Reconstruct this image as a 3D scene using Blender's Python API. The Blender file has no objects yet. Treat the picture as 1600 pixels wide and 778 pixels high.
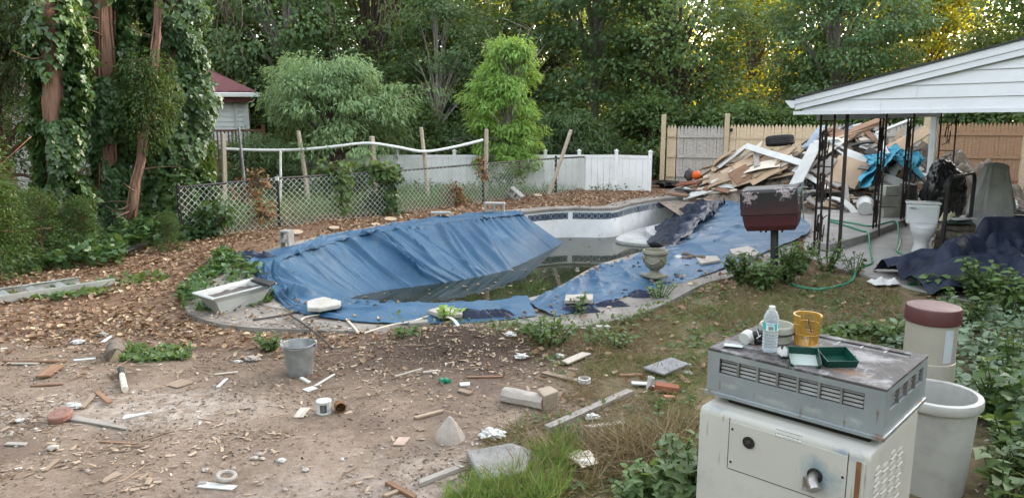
import bpy, bmesh, math, random
import numpy as np
from mathutils import Vector, Matrix, noise as mnoise
random.seed(7); RNG = np.random.default_rng(11)
SC = bpy.context.scene
COL = SC.collection
PI = math.pi
R = math.radians

# ------------------------------------------------------------------ camera
FPX, CX, CY, CAMH = 1180.0, 800.0, 389.0, 2.25
PITCH = math.atan((389-168)/FPX)
cam_d = bpy.data.cameras.new('camera'); cam = bpy.data.objects.new('camera', cam_d); COL.objects.link(cam)
cam.location = (0, 0, CAMH); cam.rotation_euler = (PI/2-PITCH, 0, 0)
cam_d.sensor_width = 36; cam_d.lens = 36*FPX/1600; cam_d.clip_start = .05; cam_d.clip_end = 2000
SC.camera = cam
def ray(px, py):
    dx, u = px-CX, CY-py
    return Vector((dx, FPX*math.cos(PITCH)+u*math.sin(PITCH), -FPX*math.sin(PITCH)+u*math.cos(PITCH)))
def at(px, py, z=0.0):            # point of the plane z seen there
    d = ray(px, py); t = (z-CAMH)/d.z
    return Vector((d.x*t, d.y*t, z))
def atY(px, py, y):               # point at distance y seen there
    d = ray(px, py); t = y/d.y
    return Vector((d.x*t, y, CAMH+d.z*t))

# ------------------------------------------------------------------ materials
def newmat(name):
    m = bpy.data.materials.new(name); m.use_nodes = True
    nt = m.node_tree; nt.nodes.clear()
    return m, nt, nt.nodes, nt.links
def rgba(c): return (c[0], c[1], c[2], 1)
def mixc(nt, fac, a, b, mode='MIX'):
    n = nt.nodes.new('ShaderNodeMix'); n.data_type = 'RGBA'; n.blend_type = mode
    for sock, v in ((n.inputs[0], fac), (n.inputs[6], a), (n.inputs[7], b)):
        if hasattr(v, 'is_output'): nt.links.new(v, sock)
        elif isinstance(v, (int, float)): sock.default_value = v
        else: sock.default_value = rgba(v)
    return n.outputs[2]
def coords(nt, kind='Object', stretch=(1,1,1)):
    tc = nt.nodes.new('ShaderNodeTexCoord'); mp = nt.nodes.new('ShaderNodeMapping')
    mp.inputs['Scale'].default_value = stretch
    oi = nt.nodes.new('ShaderNodeObjectInfo'); ml = nt.nodes.new('ShaderNodeMath'); ml.operation = 'MULTIPLY'
    nt.links.new(oi.outputs['Random'], ml.inputs[0]); ml.inputs[1].default_value = 37.0
    cb = nt.nodes.new('ShaderNodeCombineXYZ')
    for i in range(3): nt.links.new(ml.outputs[0], cb.inputs[i])
    nt.links.new(cb.outputs[0], mp.inputs['Location'])
    nt.links.new(tc.outputs[kind], mp.inputs['Vector'])
    return mp.outputs[0]
def noisef(nt, vec, scale, detail=5, rough=.6, lo=.35, hi=.65):
    n = nt.nodes.new('ShaderNodeTexNoise'); n.inputs['Scale'].default_value = scale
    n.inputs['Detail'].default_value = detail; n.inputs['Roughness'].default_value = rough
    nt.links.new(vec, n.inputs['Vector'])
    r = nt.nodes.new('ShaderNodeMapRange'); r.inputs[1].default_value = lo; r.inputs[2].default_value = hi
    nt.links.new(n.outputs['Fac'], r.inputs[0])
    return r.outputs[0]
def M(name, c1, c2=None, scale=6, rough=.7, metal=0.0, bump=.15, bscale=45, spec=.4, stains=(), stretch=(1,1,1), trans=0, ior=1.45, objvar=0, detail=6):
    m, nt, N, L = newmat(name)
    out = N.new('ShaderNodeOutputMaterial'); b = N.new('ShaderNodeBsdfPrincipled')
    L.new(b.outputs[0], out.inputs[0])
    v = coords(nt, 'Object', stretch)
    c2 = c2 or tuple(x*.72 for x in c1)
    col = mixc(nt, noisef(nt, v, scale, detail), c1, c2)
    for (c, s, lo, hi, f) in stains:
        fac = noisef(nt, v, s, 7, .7, lo, hi)
        mm = N.new('ShaderNodeMath'); mm.operation = 'MULTIPLY'; mm.use_clamp = True
        L.new(fac, mm.inputs[0]); mm.inputs[1].default_value = f
        col = mixc(nt, mm.outputs[0], col, c)
    if objvar:
        oi = N.new('ShaderNodeObjectInfo'); hs = N.new('ShaderNodeHueSaturation')
        r = N.new('ShaderNodeMapRange'); r.inputs[3].default_value = 1-objvar; r.inputs[4].default_value = 1+objvar
        L.new(oi.outputs['Random'], r.inputs[0]); L.new(r.outputs[0], hs.inputs['Value']); L.new(col, hs.inputs['Color'])
        col = hs.outputs[0]
    L.new(col, b.inputs['Base Color'])
    rr = noisef(nt, v, scale*1.7, 4, .6, .3, .7)
    mr = N.new('ShaderNodeMapRange'); mr.inputs[3].default_value = max(0.02, rough-.1); mr.inputs[4].default_value = min(1, rough+.1)
    L.new(rr, mr.inputs[0]); L.new(mr.outputs[0], b.inputs['Roughness'])
    b.inputs['Metallic'].default_value = metal
    b.inputs['Specular IOR Level'].default_value = spec
    b.inputs['Transmission Weight'].default_value = trans; b.inputs['IOR'].default_value = ior
    if bump:
        n = N.new('ShaderNodeTexNoise'); n.inputs['Scale'].default_value = bscale; n.inputs['Detail'].default_value = 6
        L.new(v, n.inputs['Vector'])
        bp = N.new('ShaderNodeBump'); bp.inputs['Strength'].default_value = bump; bp.inputs['Distance'].default_value = .01
        L.new(n.outputs['Fac'], bp.inputs['Height']); L.new(bp.outputs[0], b.inputs['Normal'])
    return m
def leafmat(name, ca, cb, tcol, tfac=.35, rough=.5, spec=.35, hot=None, hotfrac=.1):
    """leaf: colour varied leaf by leaf (face attribute 'var'), light passes through the blade"""
    m, nt, N, L = newmat(name)
    out = N.new('ShaderNodeOutputMaterial'); b = N.new('ShaderNodeBsdfPrincipled')
    a = N.new('ShaderNodeAttribute'); a.attribute_name = 'var'
    col = mixc(nt, a.outputs['Fac'], ca, cb)
    if hot:
        r = N.new('ShaderNodeMapRange'); r.inputs[1].default_value = 1-hotfrac; r.inputs[2].default_value = 1-hotfrac*.7
        L.new(a.outputs['Fac'], r.inputs[0]); col = mixc(nt, r.outputs[0], col, hot)
    oi = N.new('ShaderNodeObjectInfo'); hs = N.new('ShaderNodeHueSaturation')
    r2 = N.new('ShaderNodeMapRange'); r2.inputs[3].default_value = .8; r2.inputs[4].default_value = 1.25
    L.new(oi.outputs['Random'], r2.inputs[0]); L.new(r2.outputs[0], hs.inputs['Value']); L.new(col, hs.inputs['Color'])
    L.new(hs.outputs[0], b.inputs['Base Color'])
    b.inputs['Roughness'].default_value = rough; b.inputs['Specular IOR Level'].default_value = spec
    if tfac:
        t = N.new('ShaderNodeBsdfTranslucent'); t.inputs[0].default_value = rgba(tcol)
        mx = N.new('ShaderNodeMixShader'); mx.inputs[0].default_value = tfac
        L.new(b.outputs[0], mx.inputs[1]); L.new(t.outputs[0], mx.inputs[2]); L.new(mx.outputs[0], out.inputs[0])
    else: L.new(b.outputs[0], out.inputs[0])
    return m
def wood(name, c1, c2, rough=.75, **k):
    return M(name, c1, c2, scale=3.5, rough=rough, bump=.3, bscale=9, stretch=(1.2, 16, 16), objvar=.18, **k)

# ------------------------------------------------------------------ mesh helpers
class MB:
    def __init__(s): s.v = []; s.f = []; s.mi = []; s.cur = 0
    def add(s, vs, fs):
        o = len(s.v); s.v += [tuple(x) for x in vs]; s.f += [tuple(i+o for i in f) for f in fs]; s.mi += [s.cur]*len(fs)
        return s
    def box(s, c, d, rot=None, taper=1.0, jit=0):
        x, y, z = d[0]/2, d[1]/2, d[2]/2
        vs = [Vector((sx*x*(taper if sz > 0 else 1), sy*y*(taper if sz > 0 else 1), sz*z)) for sz in (-1, 1) for sx, sy in ((-1,-1),(1,-1),(1,1),(-1,1))]
        if jit: vs = [v+Vector((random.uniform(-jit, jit), random.uniform(-jit, jit), random.uniform(-jit, jit))) for v in vs]
        if rot is not None: vs = [rot @ v for v in vs]
        c = Vector(c)
        return s.add([v+c for v in vs], [(0,3,2,1),(4,5,6,7),(0,1,5,4),(1,2,6,5),(2,3,7,6),(3,0,4,7)])
    def tube(s, pts, r, n=8, cap=True, flat=1.0):
        pts = [Vector(p) for p in pts]; m = len(pts)
        rs = r if hasattr(r, '__len__') else [r]*m
        vs = []; up = None
        for i, p in enumerate(pts):
            t = (pts[min(i+1, m-1)]-pts[max(i-1, 0)])
            t = t.normalized() if t.length > 1e-9 else Vector((0,0,1))
            if up is None:
                up = Vector((0,0,1)) if abs(t.z) < .9 else Vector((1,0,0))
            x = t.cross(up)
            x = x.normalized() if x.length > 1e-6 else t.orthogonal().normalized()
            y = x.cross(t).normalized(); up = y
            for k in range(n):
                a = 2*PI*k/n
                vs.append(p+(x*math.cos(a)+y*math.sin(a)*flat)*rs[i])
        fs = [(i*n+k, i*n+(k+1)%n, (i+1)*n+(k+1)%n, (i+1)*n+k) for i in range(m-1) for k in range(n)]
        if cap: fs += [tuple(range(n))[::-1], tuple(range((m-1)*n, m*n))]
        return s.add(vs, fs)
    def lathe(s, prof, n=24, c=(0,0,0), ell=(1,1), cap=True):
        c = Vector(c); vs = []
        for r, z in prof:
            for k in range(n):
                a = 2*PI*k/n; vs.append(c+Vector((r*ell[0]*math.cos(a), r*ell[1]*math.sin(a), z)))
        m = len(prof)
        fs = [(i*n+k, i*n+(k+1)%n, (i+1)*n+(k+1)%n, (i+1)*n+k) for i in range(m-1) for k in range(n)]
        if cap:
            if prof[0][0] > 1e-4: fs.append(tuple(range(n))[::-1])
            if prof[-1][0] > 1e-4: fs.append(tuple(range((m-1)*n, m*n)))
        return s.add(vs, fs)
    def loft(s, rings, cap=True):
        n = len(rings[0]); vs = [p for r in rings for p in r]; m = len(rings)
        fs = [(i*n+k, i*n+(k+1)%n, (i+1)*n+(k+1)%n, (i+1)*n+k) for i in range(m-1) for k in range(n)]
        if cap: fs += [tuple(range(n))[::-1], tuple(range((m-1)*n, m*n))]
        return s.add(vs, fs)
    def prism(s, poly, z0, z1):
        n = len(poly)
        a = sum(poly[i][0]*poly[(i+1)%n][1]-poly[(i+1)%n][0]*poly[i][1] for i in range(n))
        if a < 0: poly = poly[::-1]
        vs = [(p[0], p[1], z0) for p in poly]+[(p[0], p[1], z1) for p in poly]
        return s.add(vs, [tuple(range(n))[::-1], tuple(range(n, 2*n))]+[(i, (i+1)%n, n+(i+1)%n, n+i) for i in range(n)])
    def grid(s, P):                 # P[i][j] points
        a, b = len(P), len(P[0])
        return s.add([p for r in P for p in r], [(i*b+j, i*b+j+1, (i+1)*b+j+1, (i+1)*b+j) for i in range(a-1) for j in range(b-1)])
    def blob(s, c, rx, ry, rz, amp=.25, freq=2.0, seed=0, sub=3, chop=None):
        bm = bmesh.new(); bmesh.ops.create_icosphere(bm, subdivisions=sub, radius=1)
        vs = []
        for v in bm.verts:
            k = 1+amp*mnoise.noise(v.co*freq+Vector((seed*3.1, seed*1.7, seed)))
            p = Vector((v.co.x*rx*k, v.co.y*ry*k, v.co.z*rz*k))
            if chop is not None: p.z = max(p.z, chop)
            vs.append(p+Vector(c))
        fs = [tuple(v.index for v in f.verts) for f in bm.faces]
        bm.free(); return s.add(vs, fs)
    def build(s, name, mat, parent=None, smooth=35, bevel=0, loc=None, rot=None, seg=2, recalc=True):
        me = bpy.data.meshes.new(name); me.from_pydata(s.v, [], s.f)
        mats = mat if isinstance(mat, (list, tuple)) else [mat]
        for m_ in mats: me.materials.append(m_)
        if len(mats) > 1: me.polygons.foreach_set('material_index', s.mi)
        me.update()
        if recalc:
            bm = bmesh.new(); bm.from_mesh(me); bmesh.ops.recalc_face_normals(bm, faces=bm.faces); bm.to_mesh(me); bm.free()
        if smooth:
            me.polygons.foreach_set('use_smooth', [True]*len(me.polygons))
            try: me.set_sharp_from_angle(angle=R(smooth))
            except Exception: pass
        o = bpy.data.objects.new(name, me); COL.objects.link(o)
        if parent: o.parent = parent
        if loc is not None: o.location = loc
        if rot is not None: o.rotation_euler = rot
        if bevel:
            b = o.modifiers.new('bevel', 'BEVEL'); b.width = bevel; b.segments = seg; b.limit_method = 'ANGLE'; b.angle_limit = R(40)
        return o
def tag(o, label=None, cat=None, group=None, kind=None):
    if label: o['label'] = label
    if cat: o['category'] = cat
    if group: o['group'] = group
    if kind: o['kind'] = kind
    return o
def thing(name, label, cat, loc=(0,0,0), rz=0, group=None, rot=None):
    o = bpy.data.objects.new(name, None); COL.objects.link(o); o.empty_display_size = .1
    o.location = loc; o.rotation_euler = rot if rot else (0, 0, rz)
    return tag(o, label, cat, group)
def copy_thing(o, parent=None):
    c = o.copy(); COL.objects.link(c)
    if parent: c.parent = parent
    for ch in list(o.children): copy_thing(ch, c)
    return c

# fast numpy mesh
def np_obj(name, V, F, mat, var=None, parent=None, smooth=False):
    me = bpy.data.meshes.new(name); V = np.asarray(V, np.float32); F = np.asarray(F, np.int32)
    m, k = F.shape
    me.vertices.add(len(V)); me.vertices.foreach_set('co', V.ravel())
    me.loops.add(m*k); me.loops.foreach_set('vertex_index', F.ravel())
    me.polygons.add(m); me.polygons.foreach_set('loop_start', np.arange(0, m*k, k, dtype=np.int32))
    if smooth: me.polygons.foreach_set('use_smooth', np.ones(m, dtype=bool))
    me.update(calc_edges=True)
    if var is not None:
        a = me.attributes.new('var', 'FLOAT', 'FACE'); a.data.foreach_set('value', np.asarray(var, np.float32))
    me.materials.append(mat)
    o = bpy.data.objects.new(name, me); COL.objects.link(o)
    if parent: o.parent = parent
    return o
# leaf templates: x across, y along, z along the normal
T_RH = (np.array([[0,0,0],[.36,.5,.07],[0,1,-.05],[-.36,.5,.07]]), np.array([[0,1,2,3]]))
T_NARROW = (np.array([[0,0,0],[.14,.45,.03],[0,1,-.16],[-.14,.45,.03]]), np.array([[0,1,2,3]]))
T_OVAL = (np.array([[0,0,0],[.28,.25,.07],[.3,.6,.06],[0,1,-.12],[-.3,.6,.06],[-.28,.25,.07],[0,.5,0]]), np.array([[0,1,2,6],[6,2,3,3],[0,6,4,5],[6,3,4,4]]))
T_OVAL = (T_OVAL[0], np.array([[0,1,6],[1,2,6],[2,3,6],[3,4,6],[4,5,6],[5,0,6]]))
_iv = np.array([[0,0,0],[.3,-.12,.02],[.52,.22,.06],[.3,.42,.05],[.22,.62,.04],[0,1,-.08],[-.22,.62,.04],[-.3,.42,.05],[-.52,.22,.06],[-.3,-.12,.02],[0,.35,-.02]])
T_IVY = (_iv, np.array([[i, i+1, 10] for i in range(9)]+[[9,0,10]]))
T_BLADE = (np.array([[-.018,0,0],[.018,0,0],[.014,.5,.03],[-.014,.5,.03],[.002,1,.16],[-.002,1,.16]]), np.array([[0,1,2,3],[3,2,4,5]]))
T_CHIP = (np.array([[-.18,0,0],[.2,.05,.05],[.15,1,.02],[-.13,.93,.07]]), np.array([[0,1,2,3]]))
T_DRY = (np.array([[0,0,.05],[.33,.35,.2],[.2,.8,.1],[0,1,.22],[-.26,.7,.18],[-.35,.3,.12],[0,.5,-.04]]), np.array([[0,1,6],[1,2,6],[2,3,6],[3,4,6],[4,5,6],[5,0,6]]))
def unit(a): return a/np.maximum(np.linalg.norm(a, axis=1, keepdims=True), 1e-9)
def leaves(tmpl, pos, ydir, nrm, size, var, wide=1.0):
    T, Fc = tmpl
    Y = unit(ydir); X = unit(np.cross(Y, nrm)); Z = np.cross(X, Y)
    s = np.asarray(size).reshape(-1, 1, 1)
    V = pos[:, None, :]+s*(T[None, :, 0:1]*wide*X[:, None, :]+T[None, :, 1:2]*Y[:, None, :]+T[None, :, 2:3]*Z[:, None, :])
    n, k = len(pos), len(T)
    F = (Fc[None]+(np.arange(n)*k)[:, None, None]).reshape(-1, Fc.shape[1])
    return V.reshape(-1, 3), F, np.repeat(var, len(Fc))
def cat_leaves(parts):
    V = []; F = []; A = []; o = 0
    for v, f, a in parts: V.append(v); F.append(f+o); A.append(a); o += len(v)
    return np.concatenate(V), np.concatenate(F), np.concatenate(A)
def gauss(n): return RNG.normal(size=(n, 3))
def vn(x, y, seed=0):              # value noise, numpy
    xi, yi = np.floor(x).astype(np.int64), np.floor(y).astype(np.int64); fx, fy = x-xi, y-yi
    fx, fy = fx*fx*(3-2*fx), fy*fy*(3-2*fy)
    def h(a, b):
        n = (a*374761393+b*668265263+seed*1442695041) & 0xffffffff
        n = ((n ^ (n >> 13))*1274126177) & 0xffffffff
        return ((n ^ (n >> 16)) & 0xffff)/65535.0
    return (h(xi, yi)*(1-fx)+h(xi+1, yi)*fx)*(1-fy)+(h(xi, yi+1)*(1-fx)+h(xi+1, yi+1)*fx)*fy
def fbm(x, y, seed=0, o=4):
    s = 0; a = .5
    for i in range(o): s = s+a*vn(x*2**i, y*2**i, seed+i*17); a *= .5
    return s/(1-.5**o)
def inpoly(x, y, poly):
    x = np.asarray(x, float); y = np.asarray(y, float); c = np.zeros(x.shape, bool); n = len(poly); j = n-1
    for i in range(n):
        xi, yi, xj, yj = poly[i][0], poly[i][1], poly[j][0], poly[j][1]
        if yi != yj: c ^= ((yi > y) != (yj > y)) & (x < (xj-xi)*(y-yi)/(yj-yi)+xi)
        j = i
    return c
def catmull(P, n, closed=False):
    P = [Vector(p) for p in P]; m = len(P); out = []
    segs = m if closed else m-1
    for i in range(n if closed else n+1):
        t = i/n*segs; k = min(int(t), segs-1); u = t-k
        g = (lambda q: P[q % m]) if closed else (lambda q: P[max(0, min(m-1, q))])
        a, b, c, d = g(k-1), g(k), g(k+1), g(k+2)
        out.append(.5*((2*b)+(c-a)*u+(2*a-5*b+4*c-d)*u*u+(3*b-a-3*c+d)*u*u*u))
    return out
def poly_offset(P, d):             # closed outline of 2D points, counter-clockwise, positive d = outwards
    n = len(P); out = []
    for i in range(n):
        t = (Vector(P[(i+1) % n][:2])-Vector(P[i-1][:2])).normalized()
        k = d(i) if callable(d) else d
        out.append(Vector((P[i][0]+t.y*k, P[i][1]-t.x*k)))
    return out
# ------------------------------------------------------------------ light, sky, exposure
SUN_AZ, SUN_EL = 62.0, 12.0
w = bpy.data.worlds.new('World'); SC.world = w; w.use_nodes = True
nt = w.node_tree; bg = nt.nodes['Background']
sky = nt.nodes.new('ShaderNodeTexSky'); sky.sky_type = 'NISHITA'; sky.sun_disc = False
sky.sun_elevation = R(SUN_EL); sky.sun_rotation = R(SUN_AZ); sky.air_density = 1.0; sky.dust_density = 2.5; sky.ozone_density = 1.0
hs = nt.nodes.new('ShaderNodeHueSaturation'); hs.inputs['Saturation'].default_value = .38
nt.links.new(sky.outputs[0], hs.inputs['Color']); wm = nt.nodes.new('ShaderNodeMix'); wm.data_type = 'RGBA'; wm.blend_type = 'MULTIPLY'; wm.inputs[0].default_value = 1; wm.inputs[7].default_value = (1, .975, .935, 1); nt.links.new(hs.outputs[0], wm.inputs[6]); nt.links.new(wm.outputs[2], bg.inputs[0]); bg.inputs[1].default_value = .15
sun_d = bpy.data.lights.new('sun', 'SUN'); sun = bpy.data.objects.new('sun', sun_d); COL.objects.link(sun)
sun_d.energy = 2.2; sun_d.angle = R(.6); sun_d.color = (1, .74, .40)
sdir = Vector((math.sin(R(SUN_AZ))*math.cos(R(SUN_EL)), math.cos(R(SUN_AZ))*math.cos(R(SUN_EL)), math.sin(R(SUN_EL))))
sun.rotation_euler = (-sdir).to_track_quat('-Z', 'Y').to_euler()
vs_ = SC.view_settings; vs_.view_transform = 'Standard'; vs_.look = 'None'; vs_.gamma = 1; vs_.use_curve_mapping = False
vs_.exposure = 3.4
SC.render.engine = 'CYCLES'
cy = SC.cycles; cy.max_bounces = 8; cy.diffuse_bounces = 4; cy.glossy_bounces = 3; cy.transmission_bounces = 6; cy.transparent_max_bounces = 8
cy.use_denoising = True; cy.caustics_reflective = False; cy.caustics_refractive = False; cy.sample_clamp_indirect = 6

# ------------------------------------------------------------------ pool outline (plan, metres)
PO = [(.26,16.2),(1.15,16.72),(2.2,16.75),(2.8,17.6),(3.65,18.55),(4.5,18.8),(5.05,17.75),(5.05,16.4),(4.5,14.6),(3.6,13.1),(2.45,11.9),(1.26,10.5),(.32,8.7),
      (-.73,8.3),(-2.0,8.36),(-2.75,8.62),(-3.25,10),(-3.46,11.5),(-2.9,12.9),(-2.2,13.9),(-1.3,14.8),(-.52,15.5)][::-1]
POOL = [Vector((p.x, p.y)) for p in catmull([(x, y, 0) for x, y in PO], 220, True)]
WATER_Z = -.62
def deckw(i):
    x, y = POOL[i]
    return .38 if y > 15 else (.45 if x < -1.5 and y > 10 else ((1.75 if x > .6 else 1.0) if y < 13.5 else .8))
_w = [deckw(i) for i in range(220)]
_w = [sum(_w[(i+k) % 220] for k in range(-9, 10))/19 for i in range(220)]
DECK = poly_offset(POOL, lambda i: _w[i])
HOLE = poly_offset(POOL, .1)
PATIO = [tuple(at(*p)[:2]) for p in ((1262,404),(1310,422),(1372,438),(1420,452),(1600,492))]+[(14,8.2),(16,20),(8.2,21.2),(6.2,16.5)]
RAISED = [tuple(at(*p)[:2]) for p in ((1266,392),(1296,396),(1352,380),(1432,346))]+[(9.0,17.2),(7.2,17.8),(5.9,14.6),(5.3,12.6)]

# ------------------------------------------------------------------ ground
def zones(x, y):
    """litter, grass, damp, dusty weights"""
    n = fbm(x*1.1, y*1.1, 3)-.5; n2 = fbm(x*.45, y*.45, 9)-.5
    edge = 6.85+.12*(x+5)*0+.35*n2*2+n*.9             # dirt this side of it
    dirt = 1/(1+np.exp(-(edge-y)*5))
    gl = .55*(y-6.2)-.3                                   # right of this line: grass
    gx = np.where(y > 5.6, .55-(y-5.6)*.25, .95-(y-4.4)*.05)
    gx = np.where(y > 9, 3.0+(y-9)*1.0, gx)
    gx = np.where(y < 4.6, .05+(y-3.9)*.9, gx)
    grass = 1/(1+np.exp(-(x-gx+n*1.2+n2)*5))
    litter = np.clip((1-dirt)*(1-grass), 0, 1)
    damp = np.exp(-(((x+.35)/1.0)**2+((y-6.9)/.5)**2))+np.exp(-(((x+.9)/1.6)**2+((y-6.3)/.5)**2))*.55
    dusty = np.exp(-(((x+2.6)/.75)**2+((y-5.45)/.35)**2))*1.1+.7*np.exp(-(((x+.5)/1.3)**2+((y-4.15)/.55)**2))+.6*np.exp(-(((x+3.9)/.8)**2+((y-5.35)/.3)**2))+.55*np.exp(-(((x-.45)/.6)**2+((y-5.2)/.35)**2))
    return litter, grass, np.clip(damp, 0, 1), np.clip(dusty*(.6+1.3*n+.2), 0, 1)
def gh(x, y):
    h = .05*(fbm(x*.7, y*.7, 5)-.5)+.03*(fbm(x*3, y*3, 6)-.5)
    h = h+.16*np.exp(-(((x+.35)/.9)**2+((y-7.0)/.45)**2))
    h = h*np.clip((np.hypot(x, y)-0)/1, 0, 1)
    far = np.clip((y-24)/20, 0, 1)
    return h-.25*far
def ticks(lo, hi, step, far):
    a = list(np.arange(lo, hi+1e-6, step)); s = step; v = hi
    while v < far: s *= 1.5; v += s; a.append(v)
    s = step; v = lo; b = []
    while v > -far: s *= 1.5; v -= s; b.append(v)
    return np.array(b[::-1]+a)
gx_, gy_ = ticks(-13, 13, .1, 500), ticks(2.4, 24, .1, 500)
GX, GY = np.meshgrid(gx_, gy_)
GZ = gh(GX, GY)
def np_ground():
    ny, nx = GX.shape
    V = np.stack([GX, GY, GZ], -1).reshape(-1, 3)
    i = np.arange(ny-1)[:, None]*nx+np.arange(nx-1)[None]
    F = np.stack([i, i+1, i+nx+1, i+nx], -1).reshape(-1, 4)
    ccx = ((GX[:-1, :-1]+GX[1:, 1:])/2).ravel(); ccy = ((GY[:-1, :-1]+GY[1:, 1:])/2).ravel()
    F = F[~inpoly(ccx, ccy, HOLE)]
    used = np.zeros(len(V), bool); used[F.ravel()] = True
    idx = np.cumsum(used)-1; vx = V[used]
    o = np_obj('ground', vx, idx[F], ground_mat(), smooth=True)
    l, g, d, u = zones(vx[:, 0], vx[:, 1])
    a = o.data.attributes.new('zone', 'FLOAT_COLOR', 'POINT')
    a.data.foreach_set('color', np.stack([l, g, d, u], -1).astype(np.float32).ravel())
    return tag(o, kind='structure')
def ground_mat():
    m, nt, N, L = newmat('earth'); out = N.new('ShaderNodeOutputMaterial'); b = N.new('ShaderNodeBsdfPrincipled'); L.new(b.outputs[0], out.inputs[0])
    a = N.new('ShaderNodeAttribute'); a.attribute_name = 'zone'; sp = N.new('ShaderNodeSeparateColor'); L.new(a.outputs['Color'], sp.inputs[0])
    v = coords(nt, 'Object')
    dirt = mixc(nt, noisef(nt, v, 1.6, 7, .65, .35, .65), (.228,.173,.130), (.150,.111,.080))
    dirt = mixc(nt, noisef(nt, v, 14, 8, .75, .5, .72), dirt, (.30,.235,.19))
    dirt = mixc(nt, noisef(nt, v, 38, 6, .7, .55, .75), dirt, (.1,.068,.05))
    am = N.new('ShaderNodeMath'); am.operation = 'MULTIPLY'; L.new(a.outputs['Alpha'], am.inputs[0]); L.new(noisef(nt, v, 7, 8, .8, .38, .6), am.inputs[1])
    dirt = mixc(nt, noisef(nt, v, .9, 8, .7, .5, .62), dirt, (.135,.098,.078))
    dirt = mixc(nt, am.outputs[0], dirt, (.385,.335,.295))
    lit = mixc(nt, noisef(nt, v, 9, 8, .75), (.21,.13,.085), (.10,.06,.04))
    gr = mixc(nt, noisef(nt, v, 6, 8, .75, .4, .6), (.19,.145,.085), (.075,.07,.032)); gr = mixc(nt, noisef(nt, v, 1.3, 6, .7, .5, .65), gr, (.13,.085,.055))
    c = mixc(nt, sp.outputs[0], dirt, lit); c = mixc(nt, sp.outputs[1], c, gr)
    c = mixc(nt, sp.outputs[2], c, (.05,.034,.026))
    L.new(c, b.inputs['Base Color']); b.inputs['Roughness'].default_value = .92; b.inputs['Specular IOR Level'].default_value = .2
    n = N.new('ShaderNodeTexNoise'); n.inputs['Scale'].default_value = 26; n.inputs['Detail'].default_value = 10; n.inputs['Roughness'].default_value = .72; L.new(v, n.inputs['Vector'])
    bp = N.new('ShaderNodeBump'); bp.inputs['Strength'].default_value = .55; bp.inputs['Distance'].default_value = .03
    L.new(n.outputs['Fac'], bp.inputs['Height']); L.new(bp.outputs[0], b.inputs['Normal'])
    return m
np_ground()

# ------------------------------------------------------------------ pool
CONC = M('old_concrete', (.25,.23,.21), (.17,.155,.14), scale=2.2, rough=.88, bump=.35, bscale=60, stains=[((.13,.115,.10), 1.4, .52, .72, .7), ((.32,.30,.28), 5, .6, .75, .6), ((.09,.075,.06), 22, .6, .72, .5)])
COPE = M('coping_concrete', (.27,.25,.23), (.17,.155,.14), scale=3, rough=.85, bump=.3, bscale=50, stains=[((.12,.1,.085), 2.2, .5, .7, .75), ((.10,.09,.08), 20, .58, .7, .5)])
PLAST = M('pool_plaster', (.80,.81,.82), (.68,.69,.70), scale=1.5, rough=.6, bump=.1, bscale=30, stains=[((.40,.38,.33), 2.5, .52, .75, .55), ((.16,.15,.11), 6, .63, .72, .7)])
def tile_mat(name, dark):
    m, nt, N, L = newmat(name); out = N.new('ShaderNodeOutputMaterial'); b = N.new('ShaderNodeBsdfPrincipled'); L.new(b.outputs[0], out.inputs[0])
    tc = N.new('ShaderNodeTexCoord')
    vo = N.new('ShaderNodeVectorMath'); vo.operation = 'FRACTION'; L.new(tc.outputs['UV'], vo.inputs[0])
    su = N.new('ShaderNodeVectorMath'); su.operation = 'DISTANCE'; L.new(vo.outputs[0], su.inputs[0]); su.inputs[1].default_value = (.5, .5, 0)
    r = N.new('ShaderNodeMapRange'); r.inputs[1].default_value = .42; r.inputs[2].default_value = .46; L.new(su.outputs['Value'], r.inputs[0])
    r2 = N.new('ShaderNodeMapRange'); r2.inputs[1].default_value = .36; r2.inputs[2].default_value = .33; L.new(su.outputs['Value'], r2.inputs[0])
    a = N.new('ShaderNodeMath'); a.operation = 'ADD'; L.new(r.outputs[0], a.inputs[0]); L.new(r2.outputs[0], a.inputs[1])
    v = coords(nt, 'Object')
    base = (.035,.05,.085) if dark else (.10,.13,.17)
    c = mixc(nt, a.outputs[0], (.42,.45,.47) if not dark else (.30,.34,.38), base)
    c = mixc(nt, noisef(nt, v, 3.5, 5, .7, .5, .66), c, (.50,.51,.50) if not dark else (.05,.06,.07))
    L.new(c, b.inputs['Base Color']); b.inputs['Roughness'].default_value = .3
    return m
TILE_D, TILE_L = tile_mat('navy_glazed_tile', True), tile_mat('worn_glazed_tile', False)
pool = thing('swimming_pool', 'drained kidney shaped swimming pool with white plaster wall and blue tile band', 'swimming pool', (0,0,0))
def ring_wall(off, z0, z1, i0=0, i1=220):
    P = poly_offset(POOL, off); mb = MB(); n = i1-i0
    rows = [[(P[i % 220].x, P[i % 220].y, z) for i in range(i0, i1+1)] for z in (z0, z1)]
    mb.grid(rows); return mb
ring_wall(0, -1.5, .0).build('wall', PLAST, pool)
mb = MB(); mb.add([(p.x, p.y, -1.5) for p in poly_offset(POOL, .05)], [tuple(range(220))]); mb.build('floor', PLAST, pool)
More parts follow.
